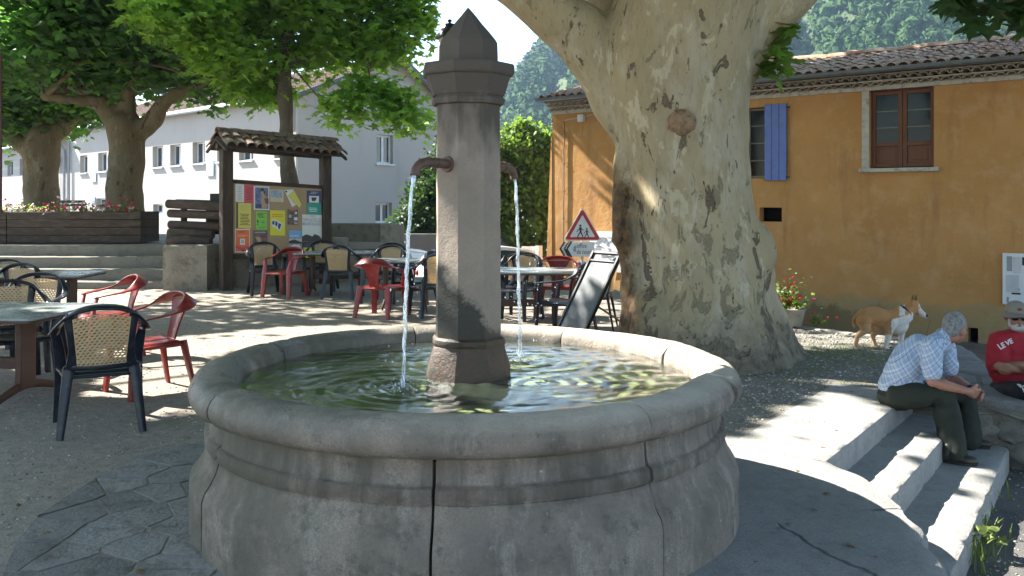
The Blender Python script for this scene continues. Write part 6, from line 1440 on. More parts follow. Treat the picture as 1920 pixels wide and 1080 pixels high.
poster(rc(473, 432, 500, 474, 0), PHD, 'dark photographic poster with red and white shapes, bottom row of the noticeboard', [('l', .05, .04, .95, .14, 1, PMm['grey']), ('p', [(.15, .3), (.4, .26), (.58, .4), (.5, .56), (.3, .5)], PMm['skin']), ('p', [(.6, .34), (.85, .34), (.8, .48)], PMm['red']), ('r', 0, .74, 1, 1, PMm['navy']), ('l', .1, .78, .6, .95, 3, PW)])
poster(rc(540, 432, 564, 476, 0), PHG, 'blue and grey landscape poster, bottom row of the noticeboard', [('r', 0, 0, 1, .30, PMm['sky']), ('l', .1, .2, .9, .28, 1, PW), ('r', 0, .36, 1, .55, PMm['cream']), ('p', [(0, .45), (.4, .38), (1, .5), (1, .56), (0, .56)], PMm['dark']), ('p', [(.05, .75), (.3, .6), (.8, .6), (1, .8), (1, 1), (.1, 1)], PW)])
poster(rc(565, 402, 602, 452, 1), PW, 'white poster with the bold words DEPLACER LES MONTAGNES over black hills', [('l', .35, .03, .7, .08, 1, PMm['red']), ('t', .02, .13, .13, 'DEPLACER LES', .96, PMm['grey']), ('t', .02, .28, .13, 'MONTAGNES', .94, PMm['grey']), ('p', [(0, .82), (.2, .74), (.4, .78), (.5, .82), (.62, .72), (.85, .78), (.98, .9), (.98, 1), (0, 1)], PMm['dark'])])
poster(rc(565, 453, 597, 476, 0), PMm['dark'], 'black lower sheet under the white poster, bottom right of the noticeboard', [('p', [(.1, .3), (.4, .1), (.9, .4), (.6, .6)], PMm['navy'])])
poster(rc(566, 464, 590, 483, 0), PMm['lem'], 'small yellow sheet hanging lowest at the bottom right of the noticeboard', [('l', .1, .3, .9, .7, 2, PMm['olive'])], out=.05)

# ---- flower planter on the terrace
def plank_planter():
    t = thing('flower_planter', 'long dark plank planter full of red and white geraniums on the terrace', 'planter', (-11.5, 17.6, TZ))
    xr = P(265, 0, 17.5).x; xl = -17.0
    for x0, x1 in ((xl, -10.05), (-10.03, xr)):
        for k in range(4):
            z = TZ+.02+.155*k; mb = MB(); mb.box(((x0+x1)/2, 17.5+(.012 if x0 < -12 else 0), z+.077), (x1-x0, .06, .149)); mb.build('plank', OLDWX, t, bevel=.008)
    for k in range(4): mb = MB(); mb.box((xr-.03, 17.95, TZ+.097+.155*k), (.06, .84, .149)); mb.build('plank', OLDW, t, bevel=.008)
    mb = MB(); mb.box(((xl+xr)/2, 18.35, TZ+.33), (xr-xl, .06, .62)); mb.build('back_plank', OLDWX, t)
    mb = MB(); mb.box(((xl+xr)/2, 17.92, TZ+.5), (xr-xl-.12, .78, .10)); mb.build('soil', M('dark_soil', (.04, .028, .018), None, 20, .95, .8), t)
    return t, xl, xr
pt, xl, xr = plank_planter()
def geranium(label, region, n, size, fl, loc, flsize=.035, grp=None):
    t = thing('geranium', label, 'plant', loc, group=grp); P_ = np.array([region() for _ in range(n)]); leaves('leaves', P_, size, LFS if fl == 'pot' else LF, t, 'sim', up=.5)
    for nm, mt, m in (('red_flowers', M('red_petal', (.50, .012, .02), (.6, .03, .06), 40, .5, 0), int(n*.16)), ('pale_flowers', M('pale_petal', (.62, .36, .40), (.7, .6, .6), 40, .5, 0), 0 if fl == 'pot' else int(n*.10))):
        if not m: continue
        mb = MB()
        for _ in range(m):
            c = V3(region()); c.z += size*.6
            for k in range(6): mb.ball(c+V3((random.gauss(0, .4), random.gauss(0, .4), random.gauss(0, .3)))*flsize, flsize*.42, 1)
        kind(mb.build(nm, mt, t), 'stuff')
    return t
nG = 7
GL_ = ['geranium clump at the far left end of the planter', 'red geranium clump in the planter left of the farthest left plane trunk', 'red geranium clump in the planter before the farthest left plane trunk', 'geranium clump in the planter between the two plane trunks, below the far bench', 'pale pink and red geranium clump in the planter left of the nearer plane trunk', 'mixed geranium clump in the planter right before the nearer plane trunk', 'last geranium clump at the right end of the plank planter']
for i in range(nG):
    cx = xl+.3+(xr-xl-.6)*(i+.5)/nG
    geranium(GL_[i], lambda: (cx+rng.uniform(-.65, .65), 17.85+rng.normal()*.16, TZ+.60+abs(rng.normal())*.10), 260, .06, 'row', (cx, 17.9, TZ+.55), .036, 'geraniums in the plank planter')
# ---- log rails right of the steps
lg = thing('log_bench', 'stack of dark round log rails with a backrest, above the terrace steps', 'bench', (-6.4, 17, .78))
LOG = M('dark_log', (.045, .030, .022), (.065, .045, .033), 6, .85, .6, 26, .01, stretch=(.3, 1, 1), dirt=(.10, .085, .07), dscale=10)
for (x0, y0, x1, y1, Y0, Y1, r) in ((314, 382, 418, 388, 16.6, 16.3, .085), (330, 378, 402, 380, 17.6, 17.4, .05), (317, 400, 418, 404, 16.65, 16.35, .08), (318, 421, 414, 425, 16.7, 16.4, .08), (316, 437, 400, 440, 16.5, 16.4, .09), (314, 451, 396, 453, 16.35, 16.3, .09)):
    mb = MB(); a, b = P(x0, y0, Y0), P(x1, y1, Y1); mb.tube([a, a.lerp(b, .02), a.lerp(b, .5), b], [r*.9, r, r*1.03, r*.97], 12); mb.build('log', LOG, lg, sharp=50)
for x, Y in ((345, 16.9), (392, 16.75)):
    a = P(x, 380, Y); mb = MB(); mb.tube([(a.x, Y, .7), (a.x, Y, a.z)], .06, 8); mb.build('log_post', LOG, lg)
tb = thing('steel_bollard', 'dark box with an orange stripe beside the noticeboard post', 'box', P(404, 420, 17.3))
a = P(406, 363, 17.3); mb = MB(); mb.box((a.x, 17.3, a.z-.10), (.20, .2, .2)); mb.build('top', BFR, tb, bevel=.01); mb = MB(); mb.box((a.x, 17.3, a.z-.33), (.17, .17, .22)); mb.build('orange_part', M('orange_paint', (.45, .09, .03), (.12, .03, .02), 14, .6), tb, bevel=.01)
mb = MB(); mb.box((a.x, 17.3, a.z-.62), (.16, .16, .36)); mb.build('base', BFR, tb)
# far bench behind the planter
fb = thing('park_bench', 'small dark bench far behind the planter before the white building', 'bench', P(136, 392, 26))
for k, (dz, dy) in enumerate(((0, 0), (-.10, -.02), (-.42, -.3))):
    a, b = P(113, 378, 26), P(159, 378, 26); mb = MB(); mb.box(((a.x+b.x)/2, 26+dy, a.z+dz), (b.x-a.x, .05, .08)); mb.build('slat', BFR, fb)
for x in (118, 154): a = P(x, 380, 26); mb = MB(); mb.box((a.x, 26, a.z-.35), (.05, .06, .8)); mb.build('leg', BFR, fb)
# dark pole at the extreme left
mb = MB(); mb.tube([P(1, 100, 16.8), P(1, 400, 16.8)], .028, 8); mb.tube([P(1, 395, 16.8), P(1, 400, 16.8)], .05, 8); tag(mb.build('iron_pole', M('dark_red_pole', (.06, .02, .02), None, 5, .5)), 'thin dark pole at the left edge rising behind the planter', 'pole')

# ---- street lantern behind the pillar top
ln = thing('street_lantern', 'black street lantern peeping out behind the top of the fountain pillar', 'street lamp', (P(868, 0, 15).x, 15, 0))
c = P(843, 36, 15); c.z -= .30; mb = MB(); mb.tube([(c.x, 15, 0), (c.x, 15, .4), (c.x, 15, c.z-.35)], [.07, .05, .035], 10); mb.build('post', BFR, ln)
mb = MB(); mb.lathe([(.005, .42), (.035, .41), (.04, .385), (.02, .37), (.035, .35), (.11, .33), (.13, .27), (.245, .12), (.25, .09), (.20, .085)], 12, (c.x, 15, c.z-.12)); mb.build('cap', BFR, ln, sharp=30)
mb = MB(); mb.lathe([(.19, .085), (.12, -.30)], 6, (c.x, 15, c.z-.12)); mb.build('glass', M('milky_glass', (.5, .5, .48), None, 4, .2, 0), ln, sharp=20); mb = MB(); mb.lathe([(.001, -.38), (.1, -.34), (.13, -.29), (.001, -.28)], 12, (c.x, 15, c.z-.12)); mb.build('base', BFR, ln)
# ---- geranium tub by the wall
tub = thing('flower_tub', 'round stone tub at the foot of the ochre wall behind the big tree', 'pot', G(1477, 612))
c = G(1477, 612); mb = MB(); mb.lathe([(.001, .0), (.14, .0), (.17, .02), (.215, .20), (.225, .215), (.225, .235), (.205, .24), (.195, .20), (.001, .19)], 28, tuple(c)); mb.build('tub', M('tub_concrete', (.34, .30, .24), (.26, .23, .18), 9, .9, .5, 60, .01, dirt=(.16, .15, .11)), tub, sharp=40)
geranium('geranium with red flowers in the round tub by the ochre wall', lambda: (c.x+rng.normal()*.12-.02, c.y+rng.normal()*.10, .25+abs(rng.normal())*.14), 420, .055, 'pot', (c.x, c.y, .2), .018)
gc = c+V3((.34, -.12, .02)); geranium('little trailing red geranium low beside the round tub', lambda: (gc.x+rng.normal()*.07, gc.y+rng.normal()*.05, .05+abs(rng.normal())*.06), 60, .045, 'pot', tuple(gc), .018)
# ---- cars beyond the square
def car(label, loc, rz, paint):
    t = thing('parked_car', label, 'car', loc, rz); pts = [(-2.0, .35), (-2.05, .62), (-1.95, .86), (-1.2, .95), (-.55, 1.38), (.1, 1.46), (.9, 1.42), (1.55, 1.05), (1.95, .92), (2.0, .55), (1.95, .33)]
    T = WM(t)
    def sec(x, w):  return w
    mb = MB(); vs = []; n = len(pts); rows = [(-1, .0, 1), (-.985, .9, 1), (-.8, 1, 0), (.8, 1, 0), (.985, .9, 1), (1, .0, 1)]
    def ring(sg, k): return [V3((x, sg*(.80-(.16*max(0, (z-.9)/.55))-(.05 if k else 0)), z+(.02 if k else 0))) for x, z in pts]
    L_, L2, R2, R_ = ring(-1, 0), ring(-1, 1), ring(1, 1), ring(1, 0); vs = L_+L2+R2+R_
    fs = [(k*n+i, k*n+(i+1) % n, (k+1)*n+(i+1) % n, (k+1)*n+i) for k in range(3) for i in range(n)]+[list(range(n))[::-1], [3*n+i for i in range(n)]]
    mb.add(vs, fs, T); b = mb.build('body', paint, t, sharp=50, bevel=.03)
    for (i, j, nm) in ((3, 4, 'windscreen'), (6, 7, 'rear_window')):
        a, c_ = V3((pts[i][0], 0, pts[i][1])), V3((pts[j][0], 0, pts[j][1])); m = MB(); nn = V3((-(c_.z-a.z), 0, c_.x-a.x)).normalized()*.03
        m.add([a.lerp(c_, u)+nn+V3((0, s*.60, 0)) for u, s in ((.08, -1), (.08, 1), (.95, .95), (.95, -.95))], [(0, 1, 2, 3)], T); m.build(nm, GLD, t)
    for s in (-1, 1):
        m = MB(); m.add([(x, s*(.80-(.16*max(0, (z-.9)/.55))+.006), z) for x, z in ((-1.05, 1.0), (-.48, 1.33), (.1, 1.39), (.85, 1.35), (1.3, 1.03))], [(0, 1, 2, 3, 4)], T); m.build('side_window', GLD, t)
        for x in (-1.3, 1.3):
            m = MB(); m.tube([(x, s*.62, .31), (x, s*.84, .31)], .31, 20); v_ = m.v; m.v = [T@p for p in v_]; w = m.build('wheel', M('tyre', (.02, .02, .02), None, 5, .8), t, sharp=40); m = MB(); m.tube([T@V3((x, s*.843, .31)), T@V3((x, s*.85, .31))], .18, 14); m.build('rim', POLM, w)
        m = MB(); m.ball(T@V3((-1.98, s*.58, .72)), (.08, .14, .07), 2); m.build('headlight', POLM, t); m = MB(); m.ball(T@V3((1.97, s*.62, .8)), (.05, .12, .08), 2); m.build('tail_light', M('red_lens', (.4, .02, .02), None, 3, .2, 0), t)
    return t
POLM = M('bright_metal', (.5, .5, .52), None, 3, .3, 0, metallic=.8)
car('pale blue grey car nosing out behind the stone parapet', (P(748, 0, 25).x-1.2, 25.2, -.72), R(195), M('silver_blue_paint', (.42, .52, .62), None, 3, .25, 0, metallic=.3, coat=.6))
car('white car parked behind the cafe table, right of the pillar', (P(935, 0, 21).x, 22.2, -.98), R(200), M('white_car_paint', (.62, .63, .65), None, 3, .25, 0, coat=.6))
# white picket gate beside the house corner
wg = thing('picket_gate', 'white slatted gate between its posts left of the ochre house corner', 'gate', P(995, 520, 24))
for i in range(9): a = P(982+i*3.2, 466-(i*.35), 24); mb = MB(); mb.box((a.x, 24, a.z-.75), (.034, .03, 1.5)); mb.build('slat', WHITE, wg)
a, b = P(978, 467, 24), P(1013, 464, 24)
for dz in (0, -1.2): mb = MB(); mb.box(((a.x+b.x)/2, 24.03, (a.z+b.z)/2+dz), (b.x-a.x, .03, .10)); mb.build('gate_rail', WHITE, wg)
for x, nm in ((1007, WHITE), (1014, M('pale_wood_post', (.5, .42, .32)))): a = P(x, 461, 23.9); mb = MB(); mb.box((a.x, 23.9, a.z-.8), (.09, .09, 1.6)); mb.build('gate_post', nm, wg)
# power line across the valley
mb = MB(); mb.tube(spline([P(700, 262, 60), P(990, 236, 60), P(1300, 225, 60)], 6), .02, 4); tag(mb.build('power_line', BFR), 'thin power line crossing in front of the mountain', 'cable')
# ================================================================ PEOPLE AND DOG
SKIN = M('weathered_skin', (.42, .205, .135), (.36, .165, .11), 14, .5, .25, 90, .002, dirt=(.33, .13, .09), dscale=20)
SKIN2 = M('tanned_skin', (.30, .15, .095), (.25, .12, .075), 14, .5, .25, 90, .002)
def rot_to(u, w): # columns: forward u, lateral w, up
    u = u.normalized(); z = u.cross(w).normalized(); z = z if z.z > 0 else -z; w = z.cross(u).normalized(); return Matrix((u, w, z)).transposed()
def head_parts(mb, c, fwd, up, s=1.0):
    """a head: skull, jaw, nose, brow, ears. fwd is where the face looks"""
    f = fwd.normalized(); z = (up-f*up.dot(f)).normalized(); l = z.cross(f); m = Matrix((f, l, z)).transposed()
    A_ = lambda x, y, q: c+(f*x+l*y+z*q)*s
    mb.ball(A_(-.012, 0, .028), (.098*s, .078*s, .100*s), 3, m); mb.ball(A_(.030, 0, -.030), (.064*s, .060*s, .085*s), 3, m); mb.ball(A_(.055, 0, -.082), (.030*s, .034*s, .026*s), 2, m)
    mb.ball(A_(.072, 0, .022), (.022*s, .052*s, .016*s), 2, m)                                  # brow
    mb.limb([A_(.088, 0, .018), A_(.104, 0, -.012), A_(.108, 0, -.028)], [.009*s, .012*s, .015*s], 8); mb.ball(A_(.098, .013, -.032), .009*s, 1); mb.ball(A_(.098, -.013, -.032), .009*s, 1)
    for k in (-1, 1): mb.ball(A_(.062, k*.040, -.018), (.022*s, .020*s, .018*s), 2, m); mb.ball(A_(-.010, k*.080, -.004), (.020*s, .013*s, .034*s), 2, m@Matrix.Rotation(.25*k, 3, 'Z')); mb.ball(A_(-.018, k*.087, .012), (.012*s, .010*s, .018*s), 1, m)
    mb.ball(A_(.090, 0, -.052), (.013*s, .026*s, .007*s), 2, m); mb.ball(A_(.088, 0, -.064), (.012*s, .022*s, .007*s), 2, m)   # lips
    return A_, m
def hand(mb, wrist, palm_dir, side, n, curl, s=1.0, thumb=1):
    """five separate curled fingers: palm_dir along the hand, side across it, n out of the back"""
    d = palm_dir.normalized(); sd = (side-d*side.dot(d)).normalized(); nn = d.cross(sd).normalized(); nn = nn if nn.dot(n) > 0 else -nn
    mb.limb([wrist, wrist+d*.03*s], [.027*s, .026*s], 10)
    for k in range(4): o = (k-1.5)*.019*s; mb.limb([wrist+d*.02*s+sd*o*.6, wrist+d*.085*s+sd*o], [.016*s, .0145*s], 8)
    for k, Lf in enumerate((.068, .078, .072, .056)):
        o = (k-1.5)*.0205*s; p = wrist+d*.088*s+sd*o; a = 0; pts = [p]
        for j, fr in enumerate((.45, .32, .26)): a += curl*(1.0 if j else .8); v = d*math.cos(a)-nn*math.sin(a); p = p+v*Lf*fr*s; pts.append(p)
        mb.limb(pts, [.0098*s, .0092*s, .0085*s, .0076*s], 8, 1)
    t0 = wrist+d*.028*s+sd*thumb*-.024*s; t1 = t0+(d*.6-sd*thumb*.7-nn*.25).normalized()*.036*s; t2 = t1+(d*.9-sd*thumb*.2-nn*.5).normalized()*.030*s; t3 = t2+(d*.9+sd*thumb*.15-nn*.5).normalized()*.024*s
    mb.limb([t0, t1, t2, t3], [.016*s, .0125*s, .0105*s, .009*s], 8, 1)
# ---------------- the old man in the check shirt, seen from his right side, sitting on the top step
om = thing('person', 'grey haired man in a blue check shirt and dark trousers sitting on the steps', 'person', (3.0, 6.8, 0))
hipN, hipF = P(1688, 742, 6.72), P(1712, 738, 6.98); pel = P(1686, 735, 6.86)
wst = P(1690, 706, 6.86); che = P(1722, 664, 6.84); shN, shF = P(1746, 651, 6.66), P(1770, 645, 7.02); nk = P(1768, 634, 6.86); hd = P(1791, 617, 6.86)
elN, wrN = P(1748, 716, 6.58), P(1812, 733, 6.50); elF, wrF = P(1784, 708, 7.0), P(1822, 730, 6.72)
knN, anN = P(1774, 741, 6.60), P(1790, 846, 6.44); knF, anF = P(1813, 743, 6.92), P(1818, 825, 6.80)
# body: head, neck, arms, hands
mb = MB(); hf = V3((.80, .42, -.10)).normalized(); A_, hm = head_parts(mb, hd, hf, V3((.10, -.05, 1)), 1.0)
mb.limb([P(1750, 650, 6.86), nk, A_(-.03, 0, -.05)], [.070, .060, .062], 14); mb.limb([che, P(1748, 652, 6.86)], [.07, .08], 12)
for (a, b, c_, sh_) in ((shN, elN, wrN, 1), (shF, elF, wrF, -1)):
    mb.limb([a, a.lerp(b, .5), b, b.lerp(c_, .3), b.lerp(c_, .7), c_], [.046, .044, .041, .043, .034, .027], 14)
hd_n = (P(1846, 742, 6.56)-wrN).normalized(); hand(mb, wrN+hd_n*.01, hd_n, V3((0, .35, -.9)), V3((-.1, -1, .2)), .55, 1.04)
hd_f = (P(1848, 748, 6.58)-wrF).normalized(); hand(mb, wrF+hd_f*.01, hd_f, V3((0, -.3, -.9)), V3((.1, 1, .3)), .50, 1.04)
me = fuse(mb, 'body', .0075, 3); bo = link('body', me, SKIN, om)
# hair: short grey with a receding front, built over the skull
def hair_disp(p): return .0022*mnoise.noise(V3((p.x*60, p.y*60, p.z*140)))+.0012*mnoise.noise(p*210)
mb = MB(); mb.ball(A_(-.022, 0, .036), (.101, .083, .102), 3, hm); mb.ball(A_(-.055, 0, -.010), (.060, .070, .064), 3, hm)
me = fuse(mb, 'hair', .008, 3, hair_disp); co = getco(me); inv = hm.transposed()
loc = np.array([(inv@(V3(p)-hd)) for p in co.tolist()])
msk = (loc[:, 0] > .045+.25*np.maximum(0, loc[:, 2]-.06)*-1) & (loc[:, 2] < .118); push = np.where((loc[:, 0] > .035) | ((loc[:, 2] < .022) & (loc[:, 0] > -.036)), .030, 0)
ctr = np.array(A_(-.02, 0, .02)); dv = ctr-co; dv /= np.linalg.norm(dv, axis=1)[:, None]; co += (dv*push[:, None]).astype(np.float32); me.vertices.foreach_set('co', co.ravel()); me.update()
link('hair', me, M('grey_hair', (.30, .29, .27), (.11, .105, .10), 60, .6, .9, 170, .006, stretch=(1, .35, 1), dirt=(.33, .32, .30), dscale=50), om)
mb = MB()
for k in (-1, 1): mb.ball(A_(.077, k*.030, .006), .0095, 2)
mb.build('eyes', M('eye', (.5, .5, .48), None, 3, .2, 0), om)
mb = MB()
for k in (-1, 1): mb.limb([A_(.086, k*.016, .026), A_(.082, k*.044, .026)], [.005, .004], 6, 1)
mb.build('eyebrows', M('grey_brow', (.3, .29, .28)), om)
def mat_check():
    t = NT('check_shirt'); v = t.n('Mapping', {'Vector': t.co(), 'Rotation': (0, R(38), R(36))}); s = t.sep(v)
    def stripes(x, f, w, off=0): q = t.math('FRACT', t.math('MULTIPLY_ADD', x, f, off)); return t.math('LESS_THAN', t.math('ABSOLUTE', t.math('SUBTRACT', q, .5)), w)
    c = t.mix(t.ramp(t.noise(v, 40, 3), [(.3, 0.), (.7, 1.)]), (.50, .56, .66), (.44, .50, .60))
    c = t.mix(t.math('MULTIPLY', stripes(s['Z'], 17, .20), .38), c, (.22, .30, .44)); c = t.mix(t.math('MULTIPLY', stripes(s['X'], 17, .20), .38), c, (.22, .30, .44))
    c = t.mix(t.math('MULTIPLY', stripes(s['Z'], 17, .035, .5), .75), c, (.13, .17, .27)); c = t.mix(t.math('MULTIPLY', stripes(s['X'], 17, .035, .5), .75), c, (.13, .17, .27))
    c = t.mix(t.math('MULTIPLY', stripes(s['X'], 17, .03, .25), .5), c, (.70, .72, .76)); c = t.mix(t.math('MULTIPLY', stripes(s['Z'], 17, .03, .25), .5), c, (.70, .72, .76))
    return t.bsdf(c, .85, t.bump(t.noise(v, 200, 3), .2, .002), spec=.2)
def cloth_disp(sd, amp=.010):
    def f(p): q = V3((p.x*7+sd, p.y*7, p.z*11)); n = mnoise.noise(q); m = mnoise.noise(V3((p.x*16, p.y*16, p.z*9+sd))); return amp*(1-abs(n)*2.2)*.6+amp*.45*m
    return f
lat = V3((.58, .81, 0)); mT = lambda: None
mb = MB(); mt_ = rot_to(V3((.81, -.58, .0)), lat)
mb.ball(P(1688, 722, 6.86), (.155, .185, .13), 3, mt_); mb.ball(P(1694, 700, 6.86), (.140, .180, .13), 3, mt_); mb.ball(P(1710, 674, 6.86), (.145, .19, .15), 3, mt_)
mb.limb([P(1696, 690, 6.80), P(1722, 655, 6.82)], [.13, .12], 14); mb.limb([P(1712, 690, 6.95), P(1742, 655, 6.95)], [.12, .11], 14)
mb.limb([shN, nk+V3((-.03, 0, -.035)), shF], [.078, .078, .078], 14); mb.limb([P(1690, 726, 6.74), P(1712, 728, 6.72), P(1728, 726, 6.76)], [.08, .06, .035], 12)
for a, b in ((shN, elN), (shF, elF)): e = a.lerp(b, .72); mb.limb([a, a.lerp(e, .5), e], [.078, .074, .071], 16)
mb.limb([nk+V3((-.012, 0, -.015)), nk+V3((.0, 0, .012))], [.073, .068], 14)
link('shirt', fuse(mb, 'shirt', .010, 4, cloth_disp(3, .011)), mat_check(), om)
# trousers, one surface, two legs
TRO = M('dark_green_trousers', (.022, .026, .017), (.030, .034, .023), 8, .85, .35, 160, .002)
mb = MB(); mb.ball(P(1684, 742, 6.86), (.15, .19, .105), 3, mt_)
mb.limb([hipN, hipN.lerp(knN, .5), knN, knN.lerp(anN, .5), anN], [.100, .092, .080, .082, .085], 16); mb.limb([hipF, hipF.lerp(knF, .5), knF, knF.lerp(anF, .5), anF], [.100, .090, .078, .080, .084], 16)
mb.limb([knN.lerp(anN, .3)+V3((-.03, 0, 0)), knN.lerp(anN, .75)+V3((-.03, 0, 0))], [.075, .07], 12)
link('trousers', fuse(mb, 'trousers', .012, 4, cloth_disp(8, .013)), TRO, om)
SHOE = M('worn_black_leather', (.030, .026, .022), (.05, .044, .038), 10, .45, .3, 60, .003)
def shoe(heel, toe, zt, parent, sock=None):
    d = (toe-heel); d.z = 0; Ls = d.length; d = d/Ls; l = V3((-d.y, d.x, 0)); m = Matrix((d, l, (0, 0, 1))).transposed(); mb = MB()
    o = heel.copy(); o.z = zt; A2 = lambda x, z, y=0: o+d*x*Ls+l*y+V3((0, 0, z))
    mb.ball(A2(.14, .050), (.052, .040, .050), 2, m); mb.ball(A2(.42, .042), (.075, .043, .040), 2, m); mb.ball(A2(.72, .036), (.075, .050, .033), 2, m); mb.ball(A2(.86, .030), (.045, .040, .026), 2, m); mb.limb([A2(.18, .06), A2(.22, .11)], [.046, .045], 12)
    s_ = link('shoe', fuse(mb, 'shoe', .007, 3), SHOE, parent)
    mb = MB(); pts = []
    for i in range(28):
        a = 2*math.pi*i/28; x = .5+.51*math.cos(a); w = (.047-.012*math.cos(a+math.pi)*-1 if 0 else .042+.010*math.cos(a))*math.sin(a); pts.append((x*Ls, w))
    mm = m.to_4x4(); mm.translation = o; mb.prism(pts, 0, .018, mm); mb.build('sole', M('shoe_sole', (.02, .018, .016)), s_); return s_
shoe(G(1765, 866, -.33)+V3((-.0, 0, 0)), G(1833, 874, -.33), -.328, om); shoe(G(1798, 836, -.33), G(1856, 842, -.33), -.328, om)
for a in (anN, anF): mb = MB(); mb.limb([a, V3((a.x+.01, a.y, -.24))], [.045, .042], 12); mb.build('sock', M('grey_sock', (.07, .07, .07)), om)
mb = MB(); wd_ = (wrN-elN).normalized(); wf = (wrF-elF).normalized(); mb.tube([wrF-wf*.018, wrF+wf*.006], .0335, 16); mb.ball(wrF-wf*.006+V3((-.006, -.012, .028)), (.018, .018, .008), 2); mb.build('watch', BFR, om)

# ---------------- the man in red, cut by the frame's right edge, on the corner of the rubble wall
rm = thing('person', 'man in a red T-shirt, khaki cap and dark glasses sitting on the rubble wall', 'person', (4.25, 7.35, 0))
RY = 7.35; rp2 = lambda x, y, d=0: P(x, y, RY+d); hd2 = rp2(1906, 594); f2 = V3((-.28, -.93, -.10)).normalized()
mb = MB(); A2_, hm2 = head_parts(mb, hd2, f2, V3((0, 0, 1)), 1.0)
mb.limb([rp2(1912, 640, .05), A2_(-.02, 0, -.06)], [.065, .06], 14); sL, sR = rp2(1872, 640, .02), rp2(1950, 640, .10)
eL, wL = rp2(1868, 693, -.02), rp2(1912, 684, -.26); eR, wR = rp2(1962, 696, .0), rp2(1902, 692, -.24)
for a, b, c_ in ((sL, eL, wL), (sR, eR, wR)): mb.limb([a, b, b.lerp(c_, .35), c_], [.050, .044, .044, .030], 14)
hand(mb, wL, V3((.9, -.1, -.1)), V3((0, -.2, 1)), V3((0, -1, 0)), .35, 1.0); hand(mb, wR, V3((-.9, -.1, .15)), V3((0, -.2, 1)), V3((0, -1, 0)), .35, 1.0)
link('body', fuse(mb, 'body', .008, 3), SKIN2, rm)
mb = MB(); m3 = rot_to(V3((-.1, -1, 0)), V3((1, -.1, 0)))
mb.ball(rp2(1902, 712, .04), (.13, .175, .12), 3, m3); mb.ball(rp2(1903, 685, .04), (.13, .18, .14), 3, m3); mb.ball(rp2(1906, 655, .05), (.12, .19, .12), 3, m3); mb.limb([sL, rp2(1911, 632, .05), sR], [.082, .085, .082], 14)
for a, b in ((sL, eL), (sR, eR)): e = a.lerp(b, .82); mb.limb([a, a.lerp(e, .5), e], [.082, .086, .084], 16)
mb.ball(rp2(1880, 690, .02), (.10, .12, .14), 2, m3)
REDT = M('red_tshirt', (.33, .012, .022), (.28, .010, .018), 7, .8, .3, 180, .002)
ts_ = link('t_shirt', fuse(mb, 't_shirt', .010, 4, cloth_disp(13, .011)), REDT, rm)
def wrap_text(s, M4, size, mat, parent, target, name):
    o = text(s, Matrix.Identity(4), size, mat, None, name, extr=0, align='LEFT', bold=.002); import bmesh
    bm = bmesh.new(); bm.from_mesh(o.data); bmesh.ops.subdivide_edges(bm, edges=[e for e in bm.edges if e.calc_length() > .02], cuts=2); bmesh.ops.triangulate(bm, faces=bm.faces); bm.to_mesh(o.data); bm.free(); o.data.transform(M4)
    from mathutils.bvhtree import BVHTree
    bv = BVHTree.FromPolygons([v.co.copy() for v in target.vertices], [list(p.vertices) for p in target.polygons]); dr = (M4.to_3x3()@V3((0, 0, -1))).normalized()
    for v in o.data.vertices:
        h = bv.ray_cast(v.co-dr*.3, dr)
        if h[0] is not None: v.co = h[0]-dr*.004
    o.data.update(); o.parent = parent; o.matrix_parent_inverse = WM(parent).inverted(); return o
# mesh coordinates of the shirt are world coordinates already
TXW = M('white_shirt_print', (.72, .70, .70), None, 5, .7, 0)
def tm_(px, py, rz, d=-.25): return Matrix.Translation(rp2(px, py, d))@Matrix.Rotation(R(90), 4, 'X')@Matrix.Rotation(R(rz), 4, 'Z')
wrap_text('LE VE', tm_(1897, 662, 24), .056, TXW, rm, ts_.data, 'shirt_lettering')
mb = MB()
SHO = M('black_shorts', (.012, .012, .014), None, 5, .8, .2, 150, .002)
mb.ball(rp2(1900, 728, .04), (.16, .18, .09), 3, m3); k1, k2 = rp2(1925, 735, -.42), rp2(1985, 732, -.38)
mb.limb([rp2(1882, 735, -.0), rp2(1900, 735, -.22), k1], [.085, .088, .082], 14); mb.limb([rp2(1930, 730, .05), rp2(1955, 730, -.2), k2], [.09, .088, .082], 14)
sh2 = link('shorts', fuse(mb, 'shorts', .011, 4, cloth_disp(21, .008)), SHO, rm); wrap_text('RU', tm_(1908, 732, 14, -.4), .07, TXW, rm, sh2.data, 'shorts_lettering')
mb = MB()
for k, q in ((k1, rp2(1935, 800, -.42)), (k2, rp2(1992, 800, -.40))): mb.limb([k, k.lerp(q, .4), q], [.062, .058, .045], 14)
link('lower_legs', fuse(mb, 'lower_legs', .01, 3), SKIN2, rm)
for q in (rp2(1935, 800, -.42), rp2(1992, 800, -.40)): shoe(V3((q.x+.01, q.y+.05, -.5)), V3((q.x-.03, q.y-.22, -.5)), -.5, rm); mb = MB(); mb.limb([q, V3((q.x, q.y, -.42))], [.045, .045], 12); mb.build('sock', M('white_sock', (.5, .5, .5)), rm)
KH = M('khaki_cap', (.24, .22, .18), (.20, .18, .15), 12, .8, .3, 150, .002)
mb = MB(); mb.ball(A2_(-.012, 0, .055), (.104, .086, .080), 3, hm2); cp_ = fuse(mb, 'cap', .008, 2); co = getco(cp_); z0 = A2_(0, 0, .045).z; co[:, 2] = np.maximum(co[:, 2], z0-.008); cp_.vertices.foreach_set('co', co.ravel()); cp_.update(); capo = link('cap', cp_, KH, rm)
mb = MB()
def brim(u, v): a = (u*2-1)*1.25; r = .086+.075*v*math.cos(a*.62); return A2_(-.005+r*math.cos(a)*1.05, r*math.sin(a)*.92, .046-.012*v-.018*abs(math.sin(a))*v)
